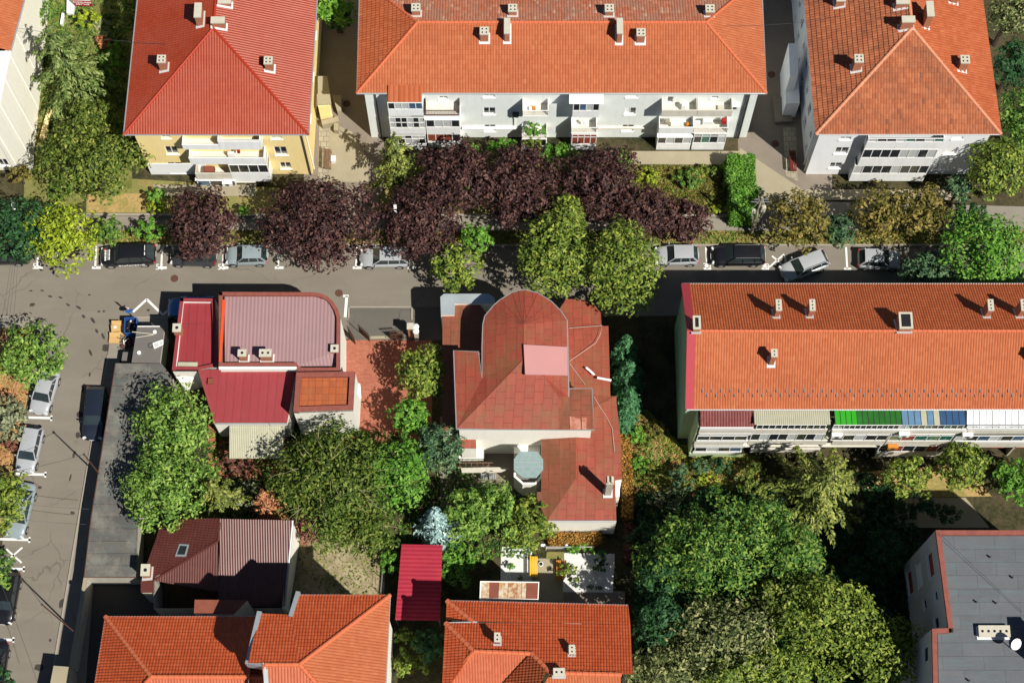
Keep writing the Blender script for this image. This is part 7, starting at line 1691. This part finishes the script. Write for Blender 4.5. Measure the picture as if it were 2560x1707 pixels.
for W_, f, x, y, lab, d0 in ((wS2, f2, 1775, 545, 'left of two air conditioners on the yellow wall', .02), (wS2, f2, 1885, 540, 'right of two air conditioners on the yellow wall', .02), (wS2, f2, 1215, 606, 'air conditioner on the lower white balcony of the yellow block', 1.2),
        (wS3, f3b, 2062, 190, 'air conditioner at the right end of the pale block', .02), (F5, f5b, 55, 405, 'white air conditioner below the green canopy', .02), (F5, f5b, 880, 395, 'white air conditioner below the blue canopy', .02), (F5, f5b, 1655, 403, 'white air conditioner at the start of the white canopy', .02),
        (F5, f5b, 1520, 560, 'lower white air conditioner on the long block', .02)):
    wallbox('air_conditioner', lab, 'air conditioner', W_, f, x, y, .82, .55, .34, 'white', G, True, d0)
wallbox('air_conditioner', 'rusty orange air conditioner on the long block', 'air conditioner', F5, f5b, 742, 545, .82, .5, .34, 'orangep', G, True)
wallbox('satellite_box', 'small dark box hung on the pale wall', 'box', wS3, f3a, 1830, 300, .5, .5, .3, 'pipe')
# satellite dish on the grey roof
b = P(c4(1775, 1330), 12.25); t = thing('satellite_dish', 'white satellite dish on a bent mast over the grey flat roof', 'satellite dish', (b.x, b.y, 12.25))
m = MB(); m.tube([(0, 0, 0), (0, 0, 1.5)], .04, 8); m.build('mast', M['metal']).parent = t
m = MB(); n_ = Vector((.35, -.55, .75)).normalized(); u_ = n_.cross(Vector((0, 0, 1))).normalized(); v_ = n_.cross(u_); vs = []; fs = []; c_ = Vector((0, 0, 1.6))
for i in range(5):
    for j in range(20): a = j * math.pi / 10; r_ = .44 * (i + .001) / 4; vs.append(c_ + u_ * math.cos(a) * r_ + v_ * math.sin(a) * r_ * 1.05 + n_ * (r_ * r_ * .6))
for i in range(4):
    for j in range(20): fs.append([i * 20 + j, i * 20 + (j + 1) % 20, (i + 1) * 20 + (j + 1) % 20, (i + 1) * 20 + j])
m.add(vs, fs); m.build('dish', M['white'], None, True).parent = t
m = MB(); m.tube([c_ - v_ * .4, c_ + n_ * .45], .02, 5); m.build('feed_arm', M['metal']).parent = t
# balcony clutter: things standing on the open balconies
def clutter(W, f, x, y, s, mat, name, lab, cat, d=.55, rz=0.0, lift=0.0):
    u, z = W.off(d).uz(f(x, y)); p = W.pt(u, z, d); m = MB(); m.box((p.x, p.y, p.z), s[0], s[1], s[2], rz, 0, .92); m.box((p.x, p.y, p.z + s[2]), s[0] * .8, s[1] * .8, .04, rz)
    props(m.build(name, M[mat], None, loc=p), lab, cat)
for a in ((wS2, f2, 1015, 490, (.95, .6, .45), 'rustA', 'chest', 'rust red chest on the dark balcony of the yellow block', 'chest'), (wS2, f2, 1345, 275, (.25, .25, .5), 'signred', 'jug', 'red jug on the second balcony of the yellow block', 'jug'), (wS2, f2, 1265, 320, (.6, .2, .7), 'white', 'drying_rack', 'white rack on the second balcony of the yellow block', 'rack'),
        (wS3, f3a, 2010, 255, (.35, .3, .3), 'white', 'bucket', 'white bucket on the upper open balcony', 'bucket'), (wS3, f3a, 2045, 250, (.3, .3, .35), 'orangep', 'plant_pot', 'orange pot on the upper open balcony', 'pot'), (wS3, f3a, 870, 290, (.9, .3, .35), 'white', 'washing', 'white washing on the rusty railed balcony', 'washing'),
        (wS3, f3b, 1480, 230, (.35, .35, .8), 'white', 'cabinet', 'white object in the middle of the top double balcony', 'cabinet'), (wS3, f3b, 1905, 240, (.6, .45, .3), 'capc', 'crate', 'grey crate on the top right balcony', 'crate'), (wS3, f3b, 1640, 420, (.5, .3, .6), 'white', 'shelf', 'white slats on the second right balcony', 'shelf'), (wS3, f3b, 1755, 400, (.9, .35, .55), 'white', 'cupboard', 'white cupboard on the second right balcony', 'cupboard'),
        (wS3, f3b, 1385, 415, (.7, .35, .2), 'white', 'box', 'flat white box on the second left balcony', 'box'), (wS3, f3b, 1300, 395, (.45, .4, .45), 'conc', 'box', 'grey box on the second left balcony', 'box'), (wS3, f3b, 1940, 390, (.4, .4, .5), 'signred', 'bag', 'red bag at the end of the second right balcony', 'bag'), (wS3, f3b, 1535, 425, (.35, .3, .3), 'orangep', 'toy', 'orange bundle on the second left balcony', 'bundle'),
        (wS3, f3b, 360, 400, (.2, .2, .4), 'white', 'canister', 'white canister on the middle balcony', 'canister')): clutter(*a)
wallbox('clothes_rail', 'white vertical rail on the pale wall', 'rail', wS3, f3a, 1817, 390, .07, 1.6, .1, 'white')
# garden bits
for k, px in enumerate((q3(1195, 120), q3(1215, 122), q3(1460, 120))):
    b = P(px, 0); t = thing('garden_lamp', 'white ball lamp by the trellis', 'garden lamp', (b.x, b.y, 0), 'white ball garden lamps'); m = MB(); m.tube([(0, 0, 0), (0, 0, .7)], .03, 6); m.build('post', M['metal']).parent = t
    m = MB(); m.tube([(0, 0, .7), (0, 0, .74), (0, 0, .82), (0, 0, .9), (0, 0, .94)], [.03, .1, .14, .1, .02], 10); m.build('globe', M['white']).parent = t
b = P(q3(1500, 150), 0); t = thing('trellis', 'thin white metal trellis round the flowering bush', 'trellis', (b.x, b.y, 0)); x0, x1 = P(q3(1240, 150), 0).x - b.x, P(q3(1755, 150), 0).x - b.x; m = MB()
for x in (x0, (x0 + x1) / 2, x1): m.tube([(x, 0, 0), (x, 0, 1.2)], .025, 6)
m.build('post', M['white']).parent = t; m = MB(); m.tube([(x0, 0, 1.15), (x1, 0, 1.15)], .02, 6); m.tube([(x0, 0, .6), (x1, 0, .6)], .02, 6); m.build('rail', M['white']).parent = t
b = P(q3(1185, 310), 0); t = thing('plant_pot', 'white rimmed round pot beside the yellow bench', 'pot', (b.x, b.y, .01)); m = MB(); m.tube([(0, 0, 0), (0, 0, .3)], [.16, .2], 12); m.build('pot', M['white']).parent = t; m = MB(); m.tube([(0, 0, .3), (0, 0, .31)], .15, 12); m.build('soil', M['trim']).parent = t
# yard fence and gate at the dirt yard
b = P(c2(850, 880), 0); e_ = P(c2(838, 980), 0); a_ = P(c2(855, 790), 0); t = thing('wire_fence', 'thin wire fence at the right side of the dirt yard', 'fence', (b.x, b.y, 0)); m = MB()
for q in (a_, b, e_): m.tube([(q.x - b.x, q.y - b.y, 0), (q.x - b.x, q.y - b.y, 1.5)], .03, 6)
m.build('post', M['metal']).parent = t; m = MB()
for z in (.5, 1.0, 1.45): m.tube([(a_.x - b.x, a_.y - b.y, z), (e_.x - b.x, e_.y - b.y, z)], .012, 5)
m.build('wire', M['metal']).parent = t
